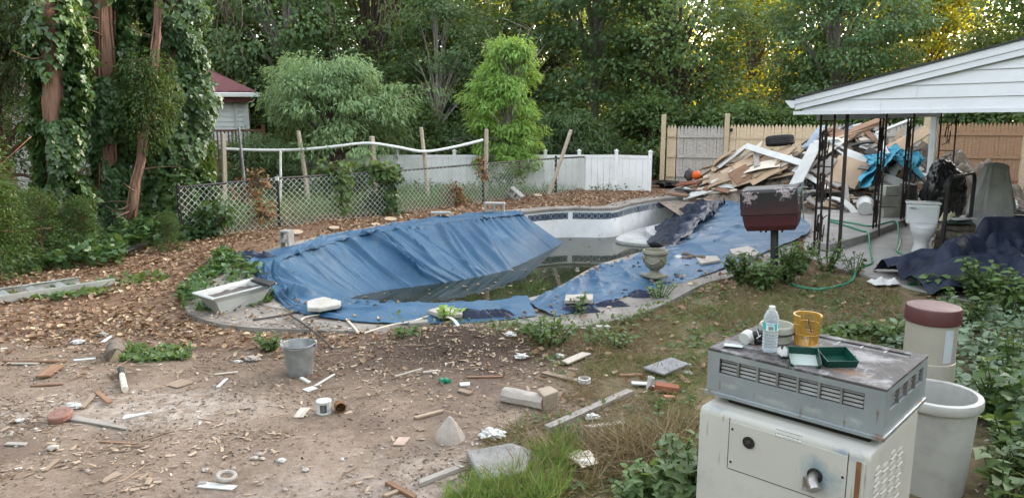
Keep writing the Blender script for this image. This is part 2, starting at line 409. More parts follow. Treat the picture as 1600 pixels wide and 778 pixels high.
def tile_strip(px0, px1, mat, z0=-.20, z1=-.06):
    a, b_ = at(px0, 333), at(px1, 325)
    ia = min(range(220), key=lambda i: abs(POOL[i].x-a.x)+abs(POOL[i].y-a.y)*.5)
    ib = min(range(220), key=lambda i: abs(POOL[i].x-b_.x)+abs(POOL[i].y-b_.y)*.5)
    lo, hi = min(ia, ib), max(ia, ib)
    o = ring_wall(-.004, z0, z1, lo, hi).build('tile_band', mat, pool)
    uv = o.data.uv_layers.new(name='UVMap'); n = hi-lo+1; s = [0]
    for i in range(lo, hi): s.append(s[-1]+(POOL[(i+1) % 220]-POOL[i % 220]).length/(z1-z0))
    for lp in o.data.loops: uv.data[lp.index].uv = (s[lp.vertex_index % n], 0 if lp.vertex_index < n else 1)
tile_strip(822, 888, TILE_D); tile_strip(900, 950, TILE_D); tile_strip(961, 972, TILE_D, -.19, -.07); tile_strip(976, 1010, TILE_L); tile_strip(1013, 1120, TILE_L)
def ring_flat(inner, outer, z0, z1):
    n = len(inner); mb = MB()
    vs = [(p[0], p[1], z0) for p in inner]+[(p[0], p[1], z1) for p in inner]+[(p[0], p[1], z1) for p in outer]+[(p[0], p[1], z0-.1) for p in outer]
    mb.add(vs, [(k*n+i, k*n+(i+1) % n, (k+1)*n+(i+1) % n, (k+1)*n+i) for k in range(3) for i in range(n)]); return mb
ring_flat(poly_offset(POOL, -.035), poly_offset(POOL, .29), 0.0, .055).build('coping', COPE, pool, bevel=.012)
tag(ring_flat(poly_offset(POOL, .294), DECK, -.05, .043).build('pool_deck', CONC), kind='structure')
sp1 = [tuple(at(*p, -.42)[:2]) for p in ((1008,356),(1032,349),(1062,345),(1088,356),(1062,368),(1024,368))]
sp2 = [tuple(at(*p, -.55)[:2]) for p in ((962,373),(990,358),(1030,350),(1070,348),(1100,362),(1060,378),(1010,380))]
mb = MB(); mb.prism([tuple(p[:2]) for p in catmull([(x, y, 0) for x, y in sp1], 40, True)], -1.4, -.42); mb.prism([tuple(p[:2]) for p in catmull([(x, y, 0) for x, y in sp2], 40, True)], -1.4, -.555)
mb.build('steps', M('shaded_stained_plaster', (.42,.425,.43), (.32,.325,.32), scale=2, rough=.65, bump=.1, stains=[((.16,.16,.13), 3, .5, .72, .6)]), pool, bevel=.02)  # same plaster as the wall: shading darkened into its base colour, stains on top
m, nt, N, L = newmat('murky_water'); out = N.new('ShaderNodeOutputMaterial'); b = N.new('ShaderNodeBsdfPrincipled'); L.new(b.outputs[0], out.inputs[0])
v = coords(nt, 'Object'); L.new(mixc(nt, noisef(nt, v, 1.5, 6, .6, .5, .7), (.018,.022,.012), (.035,.036,.024)), b.inputs['Base Color'])
L.new(noisef(nt, v, 2.0, 5, .6, .55, 2.2), b.inputs['Roughness']); b.inputs['IOR'].default_value = 1.33; b.inputs['Specular IOR Level'].default_value = .5
n = N.new('ShaderNodeTexNoise'); n.inputs['Scale'].default_value = 3; L.new(v, n.inputs['Vector'])
bp = N.new('ShaderNodeBump'); bp.inputs['Strength'].default_value = .035; bp.inputs['Distance'].default_value = .02; L.new(n.outputs['Fac'], bp.inputs['Height']); L.new(bp.outputs[0], b.inputs['Normal'])
WATER = m
mb = MB(); mb.add([(p.x, p.y, WATER_Z) for p in poly_offset(POOL, .02)], [tuple(range(220))]); tag(mb.build('pool_water', WATER), kind='structure')

# ------------------------------------------------------------------ tarps
TARP = M('blue_poly_tarp', (.016,.064,.132), (.026,.085,.160), scale=1.2, rough=.50, bump=.55, bscale=16, spec=.35,
         stains=[((.065,.125,.18), 2.5, .52, .75, .6), ((.14,.13,.115), 1.7, .62, .8, .35), ((.012,.035,.075), 3.5, .58, .72, .6), ((.16,.16,.15), 30, .68, .76, .35)])
_nt = TARP.node_tree; _b = [n for n in _nt.nodes if n.type == 'BSDF_PRINCIPLED'][0]; _bp = [n for n in _nt.nodes if n.type == 'BUMP'][0]
_tc = _nt.nodes.new('ShaderNodeTexCoord'); _h = None
for _s, _w, _d in ((3.2, .05, .02), (8.5, .07, .008)):
    _nz = _nt.nodes.new('ShaderNodeTexNoise'); _nz.inputs['Scale'].default_value = _s*.8; _nt.links.new(_tc.outputs['Object'], _nz.inputs['Vector'])
    _mv = _nt.nodes.new('ShaderNodeMix'); _mv.data_type = 'VECTOR'; _mv.inputs[0].default_value = .22; _nt.links.new(_tc.outputs['Object'], _mv.inputs[4]); _nt.links.new(_nz.outputs['Color'], _mv.inputs[5])
    _vo = _nt.nodes.new('ShaderNodeTexVoronoi'); _vo.feature = 'DISTANCE_TO_EDGE'; _vo.inputs['Scale'].default_value = _s; _nt.links.new(_mv.outputs[1], _vo.inputs['Vector'])
    _r = _nt.nodes.new('ShaderNodeMapRange'); _r.inputs[1].default_value = 0; _r.inputs[2].default_value = _w; _nt.links.new(_vo.outputs['Distance'], _r.inputs[0])
    _b2 = _nt.nodes.new('ShaderNodeBump'); _b2.inputs['Strength'].default_value = .14; _b2.inputs['Distance'].default_value = _d; _nt.links.new(_r.outputs[0], _b2.inputs['Height'])
    _nt.links.new(_bp.outputs[0] if _h is None else _h, _b2.inputs['Normal']); _h = _b2.outputs[0]
_nt.links.new(_h, _b.inputs['Normal'])
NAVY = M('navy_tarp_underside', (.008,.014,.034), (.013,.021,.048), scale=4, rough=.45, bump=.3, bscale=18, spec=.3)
def cloth(name, cols, mat, nt_=420, nv=70, prof=None, folds=None, parent=None, drop=None, closed=False):
    """cols: rows of points across the sheet; spline both ways, then folds pushed along the normal"""
    K = len(cols[0]); lines = [catmull([c[k] for c in cols], nt_) for k in range(K)]
    P = np.zeros((nt_+1, nv+1, 3))
    for i in range(nt_+1):
        pts = catmull([l[i] for l in lines], nv)
        P[i] = [tuple(p) for p in pts]
    du = np.gradient(P, axis=0); dv = np.gradient(P, axis=1)
    nr = np.cross(du, dv).reshape(-1, 3); nr = unit(nr).reshape(P.shape); nr = np.where(nr[..., 2:3] < 0, -nr, nr)
    s = np.cumsum(np.linalg.norm(np.gradient(P[:, nv//2], axis=0), axis=1))[:, None]*np.ones((1, nv+1))
    v = np.linspace(0, 1, nv+1)[None]*np.ones((nt_+1, 1))
    gs = np.linalg.norm(du, axis=2); ratio = np.clip(gs/np.maximum(gs[:, nv//4:nv//4+1], 1e-6), 0, 1)
    ratio = ratio*np.minimum(1, gs[:, nv//4:nv//4+1]/np.median(gs[:, nv//4]))
    s = np.cumsum(np.linalg.norm(np.gradient(P[:, nv//4], axis=0), axis=1))[:, None]*np.ones((1, nv+1))
    P = P+nr*(folds(s, v)*(.06+.94*ratio**1.6))[..., None]
    mb = MB(); mb.grid([[tuple(q) for q in r] for r in P])
    return mb.build(name, mat, parent, smooth=80, recalc=False)
def ridge(n): return (1-np.abs(2*n-1))**2.2
def f_left(s, v):
    env = np.clip((v-.255)/.05, 0, 1)**.8*np.clip((1.02-v)/.3, 0, 1)
    w_ = .5*(fbm(s*.6, v*1.3, 31)-.5)
    d = .05*(fbm(s*.8+v*.5, v*1.1, 21)-.4)+.012*(fbm(s*3+v, v*7, 29)-.5)
    g = np.random.default_rng(17); S = float(s.max()); vv = np.clip((v-.25)/.75, 0, 1); bend = .10*(fbm(s*.7, v*2.2, 33)-.5)
    for k in range(int(S*12)):                      # long tension creases from the lip down to the water
        s0 = g.uniform(0, S); kk = .75*math.sin(s0*.95+.6)+g.normal(0, .22); wd = g.choice((.022, .035, .05, .085), p=(.35, .3, .25, .10)); am = wd*g.uniform(.5, 1.3)
        v0, v1 = g.choice((-.2, -.1, .1, .3)), g.choice((.6, .85, 1.1, 1.2)); x_ = (s+bend-s0-kk*vv)/wd
        tap = np.clip((vv-v0)/.18, 0, 1)*np.clip((v1-vv)/.35, 0, 1)
        d = d+am*np.where(x_ < 0, np.exp(-(x_/.65)**2), np.exp(-(x_/1.25)**2))*tap
    flat_ = np.clip((.27-v)/.06, 0, 1)
    return d*env+.02*(fbm(s*2.2, v*5, 24)-.5)*(1-flat_)+flat_*(.035*(ridge(vn(s*1.4+v*5, v*11+s*.35, 26))-.3)+.045*(1-np.abs(2*vn(s*.9-v*4, v*16+s*.5, 30)-1))**6+.025*(fbm(s*4, v*14, 28)-.5))
LT = [  # outer on the bank, coping lip, (mid), into the water
 ((816,331,.05),(817,335,.07),(853,362,-.33),(889,385,-.72)),
 ((766,334,.06),(760,340,.10),(812,375,-.30),(862,402,-.74)),
 ((700,339,.06),(695,347,.10),(748,397,-.34),(802,433,-.74)),
 ((617,350,.06),(615,358,.10),(668,415,-.36),(715,451,-.74)),
 ((538,364,.06),(535,373,.09),(580,425,-.38),(620,467,-.74)),
 ((452,386,.06),(450,399,.09),(506,442,-.34),(565,473,-.72)),
 ((386,406,.05),(425,416,.075),(492,448,-.17),(575,475,-.68)),
 ((400,434,.05),(428,441,.07),(496,458,-.10),(580,475,-.67)),
 ((434,471,.055),(455,466,.075),(512,466,-.07),(588,475,-.66)),
 ((470,490,.055),(488,479,.08),(536,471,-.06),(596,475,-.66)),
 ((560,503,.055),(580,475,.10),(585,470,-.2),(590,474,-.7)),
 ((660,506,.055),(690,474,.10),(690,470,-.2),(695,476,-.7)),
 ((760,502,.055),(765,471,.11),(765,467,-.2),(770,474,-.7)),
 ((838,493,.055),(825,463,.10),(820,460,-.2),(820,466,-.7))]
def near_fix(c):                    # near side: the sheet drops straight behind the lip
    o, l, m_, i_ = c
    L_ = at(*l); out = [at(*o), L_]
    k = Vector((0, .12, 0))
    out += [Vector((L_.x, L_.y+.10, .02)), Vector((L_.x, L_.y+.16, -.22)), Vector((L_.x, L_.y+.28, -.75))]
    return out
def crisp(c): q = [at(*p) for p in c]; return [q[0], q[1], q[1].lerp(q[2], .16), q[2], q[3]]
lt_cols = [crisp(c) for c in LT[:10]]+[near_fix(c) for c in LT[10:]]
lt = thing('blue_tarp', 'wrinkled blue tarp draped over the left end of the pool into the water', 'tarp', (0,0,0))
cloth('sheet', lt_cols, TARP, 760, 90, folds=f_left, parent=lt)
# bunched dark corner at the far left
def crumple(c, rx, ry, h, seed, n=46, fr=5.0):
    P = []
    for i in range(n):
        row = []
        for j in range(n):
            u, v = i/(n-1)*2-1, j/(n-1)*2-1
            r = min(1, math.hypot(u, v)); e = max(0, 1-r**2.5)
            q = mnoise.noise(Vector((u*fr*.5, v*fr*.5, seed))); q2 = mnoise.noise(Vector((u*fr, v*fr, seed+5)))
            z = e*h*(.55+.5*(1-abs(q)*2.2)+.25*(1-abs(q2)*2.2))
            k = 1+.18*mnoise.noise(Vector((math.atan2(v, u)*1.3, seed, 1)))
            row.append((c[0]+u*rx*k, c[1]+v*ry*k, c[2]+z))
        P.append(row)
    return P
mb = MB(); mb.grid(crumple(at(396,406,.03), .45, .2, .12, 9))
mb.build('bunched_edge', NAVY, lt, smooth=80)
# white roll at the water end
def f_right(s, v):
    e = np.clip((v-.45)/.08, 0, 1)*np.clip((1.0-v)/.2, .3, 1)
    return (.07*(1-np.abs(2*vn(s*1.3+v*5, v*2-s*.6, 45)-1))**6+.055*(1-np.abs(2*vn(s*2.7-v*7, v*5+s*.8, 46)-1))**6+.03*(1-np.abs(2*vn(s*6+v*9, v*8-s, 47)-1))**4)*e+(.05*ridge(vn(s*1.1+v*1.5, v*1.4+s*.2, 41))+.05*(fbm(s*.9, v*2.5, 42)-.3)+.02*ridge(vn(s*3.0+v*5, v*3-s, 43))-.055)*e+.012*(fbm(s*4, v*8, 44)-.5)
RT = [ # inner lip, outer on the deck
 ((1112,317,.07),(1150,316,.12),(1205,316,.09)),
 ((1082,350,.06),(1150,336,.16),(1242,333,.10)),
 ((1052,386,.06),(1140,360,.13),(1265,360,.09)),
 ((1006,404,.07),(1085,390,.10),(1192,396,.06)),
 ((942,418,.07),(1000,420,.09),(1092,433,.055)),
 ((890,441,.07),(930,445,.09),(995,458,.055)),
 ((845,463,.07),(868,470,.09),(930,479,.055)),
 ((822,472,.07),(842,482,.09),(868,494,.055))]
rt_cols = []
for c in RT:
    a_, b_, d_ = [at(*q) for q in c]
    inw = (a_-b_); inw.z = 0; inw = inw.normalized()
    rt_cols.append([a_+inw*.22+Vector((0,0,-.82)), a_+inw*.12+Vector((0,0,-.28)), a_, b_, d_])
rt = thing('blue_tarp', 'flatter faded blue tarp spread on the deck behind the stone urn', 'tarp', (0,0,0))
cloth('sheet', rt_cols, TARP, 320, 70, folds=f_right, parent=rt)
FD = [((1134,315,.16),(1108,318,.12),(1084,322,-.10),(1062,331,-.38)),((1124,328,.22),(1098,335,.18),(1066,343,-.10),(1042,350,-.42)),((1108,345,.22),(1074,355,.14),(1044,363,-.2),(1020,370,-.52)),((1082,367,.18),(1052,372,.1),(1028,377,-.25),(1008,379,-.62)),((1054,388,.1),(1044,388,.05),(1032,386,-.28),(1014,387,-.72))]
def f_fold(s, v): return .20*ridge(fbm(s*1.1+v*1.2, v*1.6-s*.7, 51))+.10*ridge(fbm(s*2.6-v*2, v*3.1+s, 52))-.1
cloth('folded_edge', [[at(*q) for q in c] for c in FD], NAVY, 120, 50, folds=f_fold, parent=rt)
for (x, y, rx, ry, h, sd, own) in ((735,499,.36,.1,.1,1,lt),(775,497,.25,.1,.09,2,lt),(905,487,.25,.08,.07,4,rt),(955,478,.22,.07,.06,5,rt),(1000,463,.16,.1,.07,8,rt)):
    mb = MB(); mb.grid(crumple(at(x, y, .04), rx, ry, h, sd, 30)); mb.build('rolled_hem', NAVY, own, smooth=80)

# ------------------------------------------------------------------ patio
PATM = M('patio_concrete', (.34,.325,.31), (.25,.235,.22), scale=1.2, rough=.86, bump=.25, bscale=50, stains=[((.15,.135,.12), .9, .5, .7, .6), ((.46,.44,.42), 4, .62, .76, .5), ((.1,.085,.07), 18, .6, .74, .4)])
mb = MB(); mb.prism(PATIO, -.12, .028); tag(mb.build('patio_slab', PATM, smooth=0, bevel=.01), kind='structure')
mb = MB(); mb.prism(RAISED, -.1, .15); tag(mb.build('raised_patio_slab', PATM, smooth=0, bevel=.015), kind='structure')
# ------------------------------------------------------------------ fences
WHITE = M('white_vinyl', (.78,.79,.80), (.70,.71,.72), scale=1.5, rough=.45, bump=.03, stains=[((.40,.43,.36), 1.2, .5, .75, .55), ((.28,.27,.22), 5, .62, .78, .5)])
BLACKM = M('black_coated_steel', (.012,.012,.013), (.025,.022,.02), rough=.45, bump=.1)
GALV = M('weathered_wire', (.60,.65,.61), (.48,.53,.49), rough=.5, metal=.0, bump=0)
GREYW = wood('grey_weathered_wood', (.40,.37,.345), (.25,.225,.205))
TANW = wood('new_tan_wood', (.56,.45,.32), (.44,.34,.225))
BROWNW = wood('brown_stained_wood', (.30,.185,.115), (.21,.125,.075))
POLEW = wood('pole_wood', (.42,.37,.30), (.28,.24,.19))
cf = thing('chain_link_fence', 'low chain link fence with black posts and top rail beside the leaf litter bank', 'fence', (0,0,0))
CF = [(285,377),(437,355),(619,335),(755,317),(868,303),(962,289)]
CFP = [at(x, y) for x, y in CF]; CFH = [.92,.93,.92,.93,.93,.88]
for i, p in enumerate(CFP):
    mb = MB(); mb.tube([(p.x, p.y, -.3), (p.x, p.y, CFH[i]+.03)], .032 if i else .03, 10); mb.lathe([(.036,0),(.034,.02),(.018,.045),(0,.05)], 10, (p.x, p.y, CFH[i]+.03))
    q = mb.build('post', BLACKM, cf)
    if i in (1, 2):
        mb = MB(); mb.box((p.x+.01, p.y-.035, CFH[i]+.0), (.07, .03, .07)); mb.build('rail_clamp', GALV, q)
mb = MB(); mb.tube([(p.x, p.y, CFH[i]) for i, p in enumerate(CFP)], .022, 8); mb.build('top_rail', BLACKM, cf)
def chain_link(P, H, pitch=.115, r=.0060):
    segs = [(P[i+1]-P[i]).length for i in range(len(P)-1)]; tot = sum(segs)
    def pos(s):
        for i, l in enumerate(segs):
            if s <= l or i == len(segs)-1:
                u = s/l; p = P[i].lerp(P[i+1], u); return p, H[i]+(H[i+1]-H[i])*u
            s -= l
    V = []; F = []; n = int(tot/pitch)
    for k in range(n):
        for sgn in (0, 1):
            a = None; zz = .0; j = 0; pts = []
            base, h = pos(k*pitch); m_ = int((h+.06-.02)/(pitch*.5))
            for j in range(m_+1):
                off = pitch*(.5 if j % 2 else 0.0)
                sag = .012*math.sin(k*.37)+.008*math.sin(k*1.3+j*.4)
                q, _ = pos(min(tot, k*pitch+(off if not sgn else (pitch if off == 0 else off)))); pts.append((q.x, q.y-.03+sag+.008*sgn, .0+j*pitch*.5+(.006*math.sin(k*.9))))
            mbx = MB(); mbx.tube(pts, r, 4, cap=False)
            o = len(V); V += mbx.v; F += [tuple(i+o for i in f) for f in mbx.f]
    return V, F
V_, F_ = chain_link(CFP, CFH)
np_obj('wire_mesh', np.array(V_), np.array(F_), GALV, parent=cf)

vf = thing('vinyl_fence', 'low white vinyl panel fence behind the chain link fence', 'fence', (0,0,0))
VY = 21.0
vx = [atY(x, 240, VY).x for x in (385,432,480,524,570,620,664,710,757,805,852,905,963,1012)]
for i, x in enumerate(vx):
    yy = VY if i < len(vx)-1 else 20.6
    mb = MB(); mb.box((x, yy, .38), (.09, .09, 1.36)); mb.box((x, yy, 1.07), (.12, .12, .03)); mb.box((x, yy, 1.10), (.07, .07, .03), taper=.3)
    mb.build('post', WHITE, vf, smooth=0)
    if i < len(vx)-1:
        y1 = VY if i < len(vx)-2 else 20.6; x1 = vx[i+1]; L_ = math.hypot(x1-x, y1-yy); rot = Matrix.Rotation(math.atan2(y1-yy, x1-x), 3, 'Z')
        mb = MB(); n = max(4, int(L_/.16))
        for k in range(n):
            u = (k+.5)/n; mb.box((x+(x1-x)*u, yy+(y1-yy)*u, .35), (L_/n-.006, .022, 1.1), rot)
        mb.box(((x+x1)/2, (yy+y1)/2, .92), (L_-.09, .05, .08), rot); mb.build('panel', WHITE, vf, smooth=0)

sf = thing('stockade_fence', 'tall wooden picket stockade fence of tan, grey and brown sections behind the debris heap', 'fence', (0,0,0))
FA, FB = Vector((4.35, 21.95, 0)), Vector((15.5, 20.35, 0)); FD_ = (FB-FA).normalized(); FN = Vector((FD_.y, -FD_.x, 0))
def fs(px):                         # distance along the fence line seen at column px
    k = (px-CX)/(FPX*math.cos(PITCH)+(CY-245)*math.sin(PITCH)) if False else ray(px, 245).x/ray(px, 245).y
    return (k*FA.y-FA.x)/(FD_.x-k*FD_.y)
def picket_section(name, px0, px1, mat, h, rails=True, off=0, lab=None, wv=.095):
    s0, s1 = fs(px0), fs(px1); n = max(2, round((s1-s0)/wv)); w_ = (s1-s0)/n; mb = MB(); rot = Matrix.Rotation(math.atan2(FD_.y, FD_.x), 3, 'Z')
    for k in range(n):
        c = FA+FD_*(s0+(k+.5)*w_)+FN*(off+random.uniform(-.004, .004)); hh = h+random.uniform(-.015, .015); hw = w_*.475
        prof = [(-hw,-.25),(hw,-.25),(hw,hh-.13),(hw*.82,hh-.075),(hw*.3,hh-.02),(0,hh),(-hw*.3,hh-.02),(-hw*.82,hh-.075),(-hw,hh-.13)]
        lean = random.uniform(-.004, .004)
        vs = [c+FD_*(x+lean*z)+Vector((0,0,z))+FN*t for t in (-.009, .009) for x, z in prof]
        m_ = len(prof); mb.add(vs, [tuple(range(m_)), tuple(range(2*m_-1, m_-1, -1))]+[(i, (i+1) % m_, m_+(i+1) % m_, m_+i) for i in range(m_)])
    if rails:
        for z in (.32, h*.5, h-.30):
            c = FA+FD_*((s0+s1)/2)+FN*(off+.03); mb.box((c.x, c.y, z), (s1-s0-.02, .04, .085), rot)
    o = mb.build(name, mat, sf, smooth=0)
    if lab: o['label'] = lab
    return o
picket_section('panel', 1041, 1056, TANW, 1.76, lab='narrow tan picket section at the left end')
picket_section('panel', 1057, 1129, GREYW, 1.74, lab='grey weathered picket gate section')
picket_section('panel', 1138, 1300, TANW, 1.78, rails=False, lab='new pale tan picket section')
picket_section('panel', 1301, 1437, GREYW, 1.80, lab='grey picket section behind the carport posts')
picket_section('panel', 1446, 1594, BROWNW, 1.84, lab='brown picket section behind the covered grill')
picket_section('panel', 1602, 1640, BROWNW, 1.84)
c = FA+FD_*((fs(1138)+fs(1300))/2); mb = MB(); mb.box((c.x+FN.x*.015, c.y+FN.y*.015, 1.38), (fs(1300)-fs(1138), .012, .05), Matrix.Rotation(math.atan2(FD_.y, FD_.x), 3, 'Z')); mb.build('rail', TANW, sf, smooth=0)
for px, h in ((1035, 2.05), (1133, 2.08), (1442, 2.25), (1598, 2.0)):
    c = FA+FD_*fs(px); mb = MB(); mb.box((c.x+FN.x*.06, c.y+FN.y*.06, h/2-.15), (.13, .11, h+.3), Matrix.Rotation(math.atan2(FD_.y, FD_.x), 3, 'Z')); p = mb.build('post', TANW, sf, smooth=0, bevel=.006)
    if px == 1133:
        mb = MB(); mb.box((c.x+.11, c.y+FN.y*.09, 1.62), (.07, .05, .09)); mb.build('latch', BLACKM, p, smooth=0)

# poles and rail of the neighbour
def pole(name, a, b, y, r, mat, label, group=None, sq=False):
    A, B = atY(*a, y), atY(*b, y); D = B-A; t = thing(name, label, 'pole', (A.x, A.y, A.z-.8*1), group=group)
    o = Vector(t.location); d = D.normalized(); s = A-d*.9
    mb = MB(); mb.tube([s-o, s.lerp(B, .5)-o+Vector((.01, 0, 0)), B-o], [r, r*.96, r*.9], 4 if sq else 9); ob = mb.build('shaft', mat, t, smooth=0 if sq else 35)
    mb = MB(); mb.tube([B-o, B-o+d*.015], [r*.98, r*.6], 4 if sq else 9); mb.build('top', mat, t)
    return t
pole('wooden_pole', (476,272), (466,205), 18.30, .055, POLEW, 'leaning wooden pole between the house deck and the drooping shrub')
pole('wooden_pole', (583,252), (581,214), 18.30, .075, POLEW, 'short thick wooden pole where the white rail peaks', sq=True)
pole('wooden_pole', (663,250), (658,200), 18.50, .05, POLEW, 'thin pale wooden pole left of the bright green tree')
pole('wooden_pole', (759,252), (760,203), 18.70, .055, POLEW, 'upright wooden pole touching the bright green tree')
pole('wooden_pole', (876,250), (892,204), 18.90, .05, POLEW, 'wooden pole leaning right at the far end of the chain link fence')
pole('wooden_pole', (350,262), (349,210), 16.90, .06, POLEW, 'wooden pole in front of the brown deck railing', sq=True)
GREYP = M('grey_pipe', (.30,.31,.33), (.2,.2,.22), rough=.5, metal=.5)
pole('metal_pipe', (381,285), (373,200), 16.50, .035, GREYP, 'grey metal pipe leaning before the brown deck')
pole('white_post', (438,275), (438,237), 17.50, .03, WHITE, 'thin white post between the metal pipe and the leaning pole')
mb = MB(); pts = [atY(*q, yy) for q, yy in (((350,233),18.20),((410,235),18.20),((470,234),18.23),((525,229),18.23),((575,224),18.20),((620,230),18.25),((663,237),18.40),((710,230),18.50),((755,219),18.60))]
mb.tube(catmull(pts, 40), .034, 8); tag(mb.build('white_rail', WHITE), 'long sagging white rail strung between the wooden poles', 'rail')

# ------------------------------------------------------------------ house
SIDING_B = M('pale_blue_siding', (.78,.82,.84), (.70,.75,.78), scale=1, rough=.5, bump=.03)
ROOFM = M('maroon_shingles', (.13,.045,.05), (.085,.03,.034), scale=12, rough=.9, bump=.5, bscale=70)
DECKW = wood('brown_deck_wood', (.19,.09,.06), (.13,.06,.04))
DECKL = wood('deck_fascia_wood', (.33,.19,.13), (.25,.14,.09))
GLASS = M('dark_window_glass', (.02,.025,.03), (.03,.035,.04), rough=.06, bump=0, spec=.6)
HY = 21.0; hx1 = atY(385, 200, HY).x; hx0 = hx1-5.6
hs_ = thing('house', 'pale sided house with maroon hip roof behind the ivy covered trunks', 'house', (0,0,0))
ez = atY(390, 150, HY).z; mb = MB()
k = 0; z = -.6
while z < ez:
    z1 = min(z+.13, ez+.0)
    mb.add([(hx0, HY-.03, z), (hx1, HY-.03, z), (hx1, HY-.005, z1), (hx0, HY-.005, z1)], [(0,1,2,3)])
    mb.add([(hx0, HY-.03, z), (hx1, HY-.03, z), (hx1, HY, z), (hx0, HY, z)], [(0,1,2,3)])
    mb.add([(hx1+.03, HY-.03, z), (hx1+.03, HY+8, z), (hx1+.005, HY+8, z1), (hx1+.005, HY-.03, z1)], [(0,1,2,3)]); z = z1
mb.build('wall', SIDING_B, hs_, smooth=0, recalc=False)
mb = MB(); mb.box((hx1+.0, HY-.035, ez/2-.3), (.12, .05, ez+.6)); mb.build('corner_trim', WHITE, hs_, smooth=0)
ov = .32; rz = ez+.12; px1 = hx1+ov; px0 = hx0-ov; d2 = 8+ov; hw = (d2+ov)/2
mb = MB(); rid = hw*.36
A_ = [(px0, HY-ov, rz), (px1, HY-ov, rz), (px1, HY+d2, rz), (px0, HY+d2, rz), (px0+hw*.75, HY-ov+hw, rz+rid), (px1-hw*.75, HY-ov+hw, rz+rid)]
A_ += [(x, y, z-.06) for x, y, z in A_[:4]]
mb.add(A_, [(0,1,5,4),(1,2,5),(2,3,4,5),(3,0,4),(0,6,7,1),(1,7,8,2)]); mb.build('roof', ROOFM, hs_, smooth=0)
mb = MB(); mb.box(((px0+px1)/2, HY-ov-.04, rz-.1), (px1-px0+.1, .1, .12)); mb.box((px1+.03, HY+4, rz-.1), (.1, 9, .12)); mb.build('gutter', WHITE, hs_, smooth=0, bevel=.02)
mb = MB(); mb.box(((px0+px1)/2, HY-ov+.03, rz-.22), (px1-px0-.1, .05, .13)); mb.box(((px0+px1)/2, HY-.16, rz-.265), (px1-px0-.1, .32, .02)); mb.build('fascia', ROOFM, hs_, smooth=0)
mb = MB(); xd = atY(371, 200, HY).x; mb.tube([(xd, HY-.08, ez-.1), (xd, HY-.08, -.4)], .04, 6); mb.build('downspout', WHITE, hs_)
for pa, pb in ((303, 332), (200, 240)):
    xa, xb = atY(pa, 200, HY).x, atY(pb, 200, HY).x; za, zb = 1.0, 2.35
    mb = MB(); mb.box(((xa+xb)/2, HY-.05, (za+zb)/2), (xb-xa, .05, zb-za)); wi = mb.build('window', WHITE, hs_, smooth=0)
    mb = MB()
    for z0, z1 in ((za+.08, (za+zb)/2-.03), ((za+zb)/2+.03, zb-.08)): mb.box(((xa+xb)/2, HY-.078, (z0+z1)/2), (xb-xa-.16, .012, z1-z0))
    mb.build('pane', GLASS, wi, smooth=0)
for o_ in (hs_,):
    pass
dk = thing('wooden_deck', 'raised brown wooden deck with dark railing in front of the pale house', 'deck', (0,0,0))
DY = 19.4; x0, x1 = atY(200, 260, DY).x, atY(384, 260, DY).x; zt = atY(384, 258, DY).z; zb = atY(384, 280, DY).z
mb = MB(); mb.box(((x0+x1)/2, DY, (zt+zb)/2), (x1-x0, .05, zt-zb)); mb.box((x1-.02, DY+.77, (zt+zb)/2), (.05, 1.45, zt-zb)); mb.build('fascia_board', DECKL, dk, smooth=0)
mb = MB()
for k in range(10): mb.box(((x0+x1)/2, DY+.1+k*.15, zt+.02), (x1-x0+.04, .135, .03))
mb.build('floor', DECKL, dk, smooth=0)
rt_z = atY(384, 203, DY).z; mb = MB()
n = 34
for k in range(n+1):
    x = x0+(x1-x0)*k/n; mb.box((x, DY+.05, (zt+rt_z)/2+.05), (.035, .035, rt_z-zt-.1))
mb.box(((x0+x1)/2, DY+.05, rt_z-.02), (x1-x0, .09, .05)); mb.box(((x0+x1)/2, DY+.05, zt+.13), (x1-x0, .05, .06)); mb.build('railing', DECKW, dk, smooth=0)
for x in (x1-.04, (x0+x1)/2, x0+.04):
    mb = MB(); mb.box((x, DY+.05, (rt_z+zt)/2+.06), (.1, .1, rt_z-zt+.12)); mb.build('railing_post', DECKW, dk, smooth=0)
    mb = MB(); mb.box((x, DY+.1, zb/2-.2), (.1, .1, zb+.4)); mb.build('leg', DECKW, dk, smooth=0)

for o_ in (hs_, dk):
    c_ = Vector((hx1, HY, 0)); m_ = Matrix.Rotation(R(18), 3, 'Z'); o_.rotation_euler.z = R(18); o_.location = c_-m_ @ c_
# ------------------------------------------------------------------ carport
SIDW = M('white_gable_siding', (.60,.61,.64), (.54,.55,.58), scale=.8, rough=.5, bump=.04, stains=[((.40,.41,.41), 1.0, .52, .8, .5), ((.30,.31,.29), 6, .62, .8, .4)])
SHING = M('dark_shingles', (.03,.03,.032), (.05,.05,.05), scale=14, rough=.95, bump=.5)
IRON = M('black_wrought_iron', (.018,.014,.013), (.04,.025,.02), rough=.55, bump=.15, stains=[((.10,.045,.025), 5, .6, .75, .6)])
cp = thing('carport', 'open carport with white sided gable roof on black wrought iron posts', 'carport', (at(1271,402).x, at(1271,402).y, 0), math.atan2(-.69,.72))
cp.rotation_euler.y = -.018
CPX, SL, EZ, GYF = 3.15, math.tan(R(12.3)), 2.185, -.22        # ridge x, slope, eave height, gable plane
def sec_mb(): return MB()
xl, xr = -.22, 6.6
mb = MB(); z = EZ; c_h = .165
zr = EZ+.12+(CPX-xl)*SL
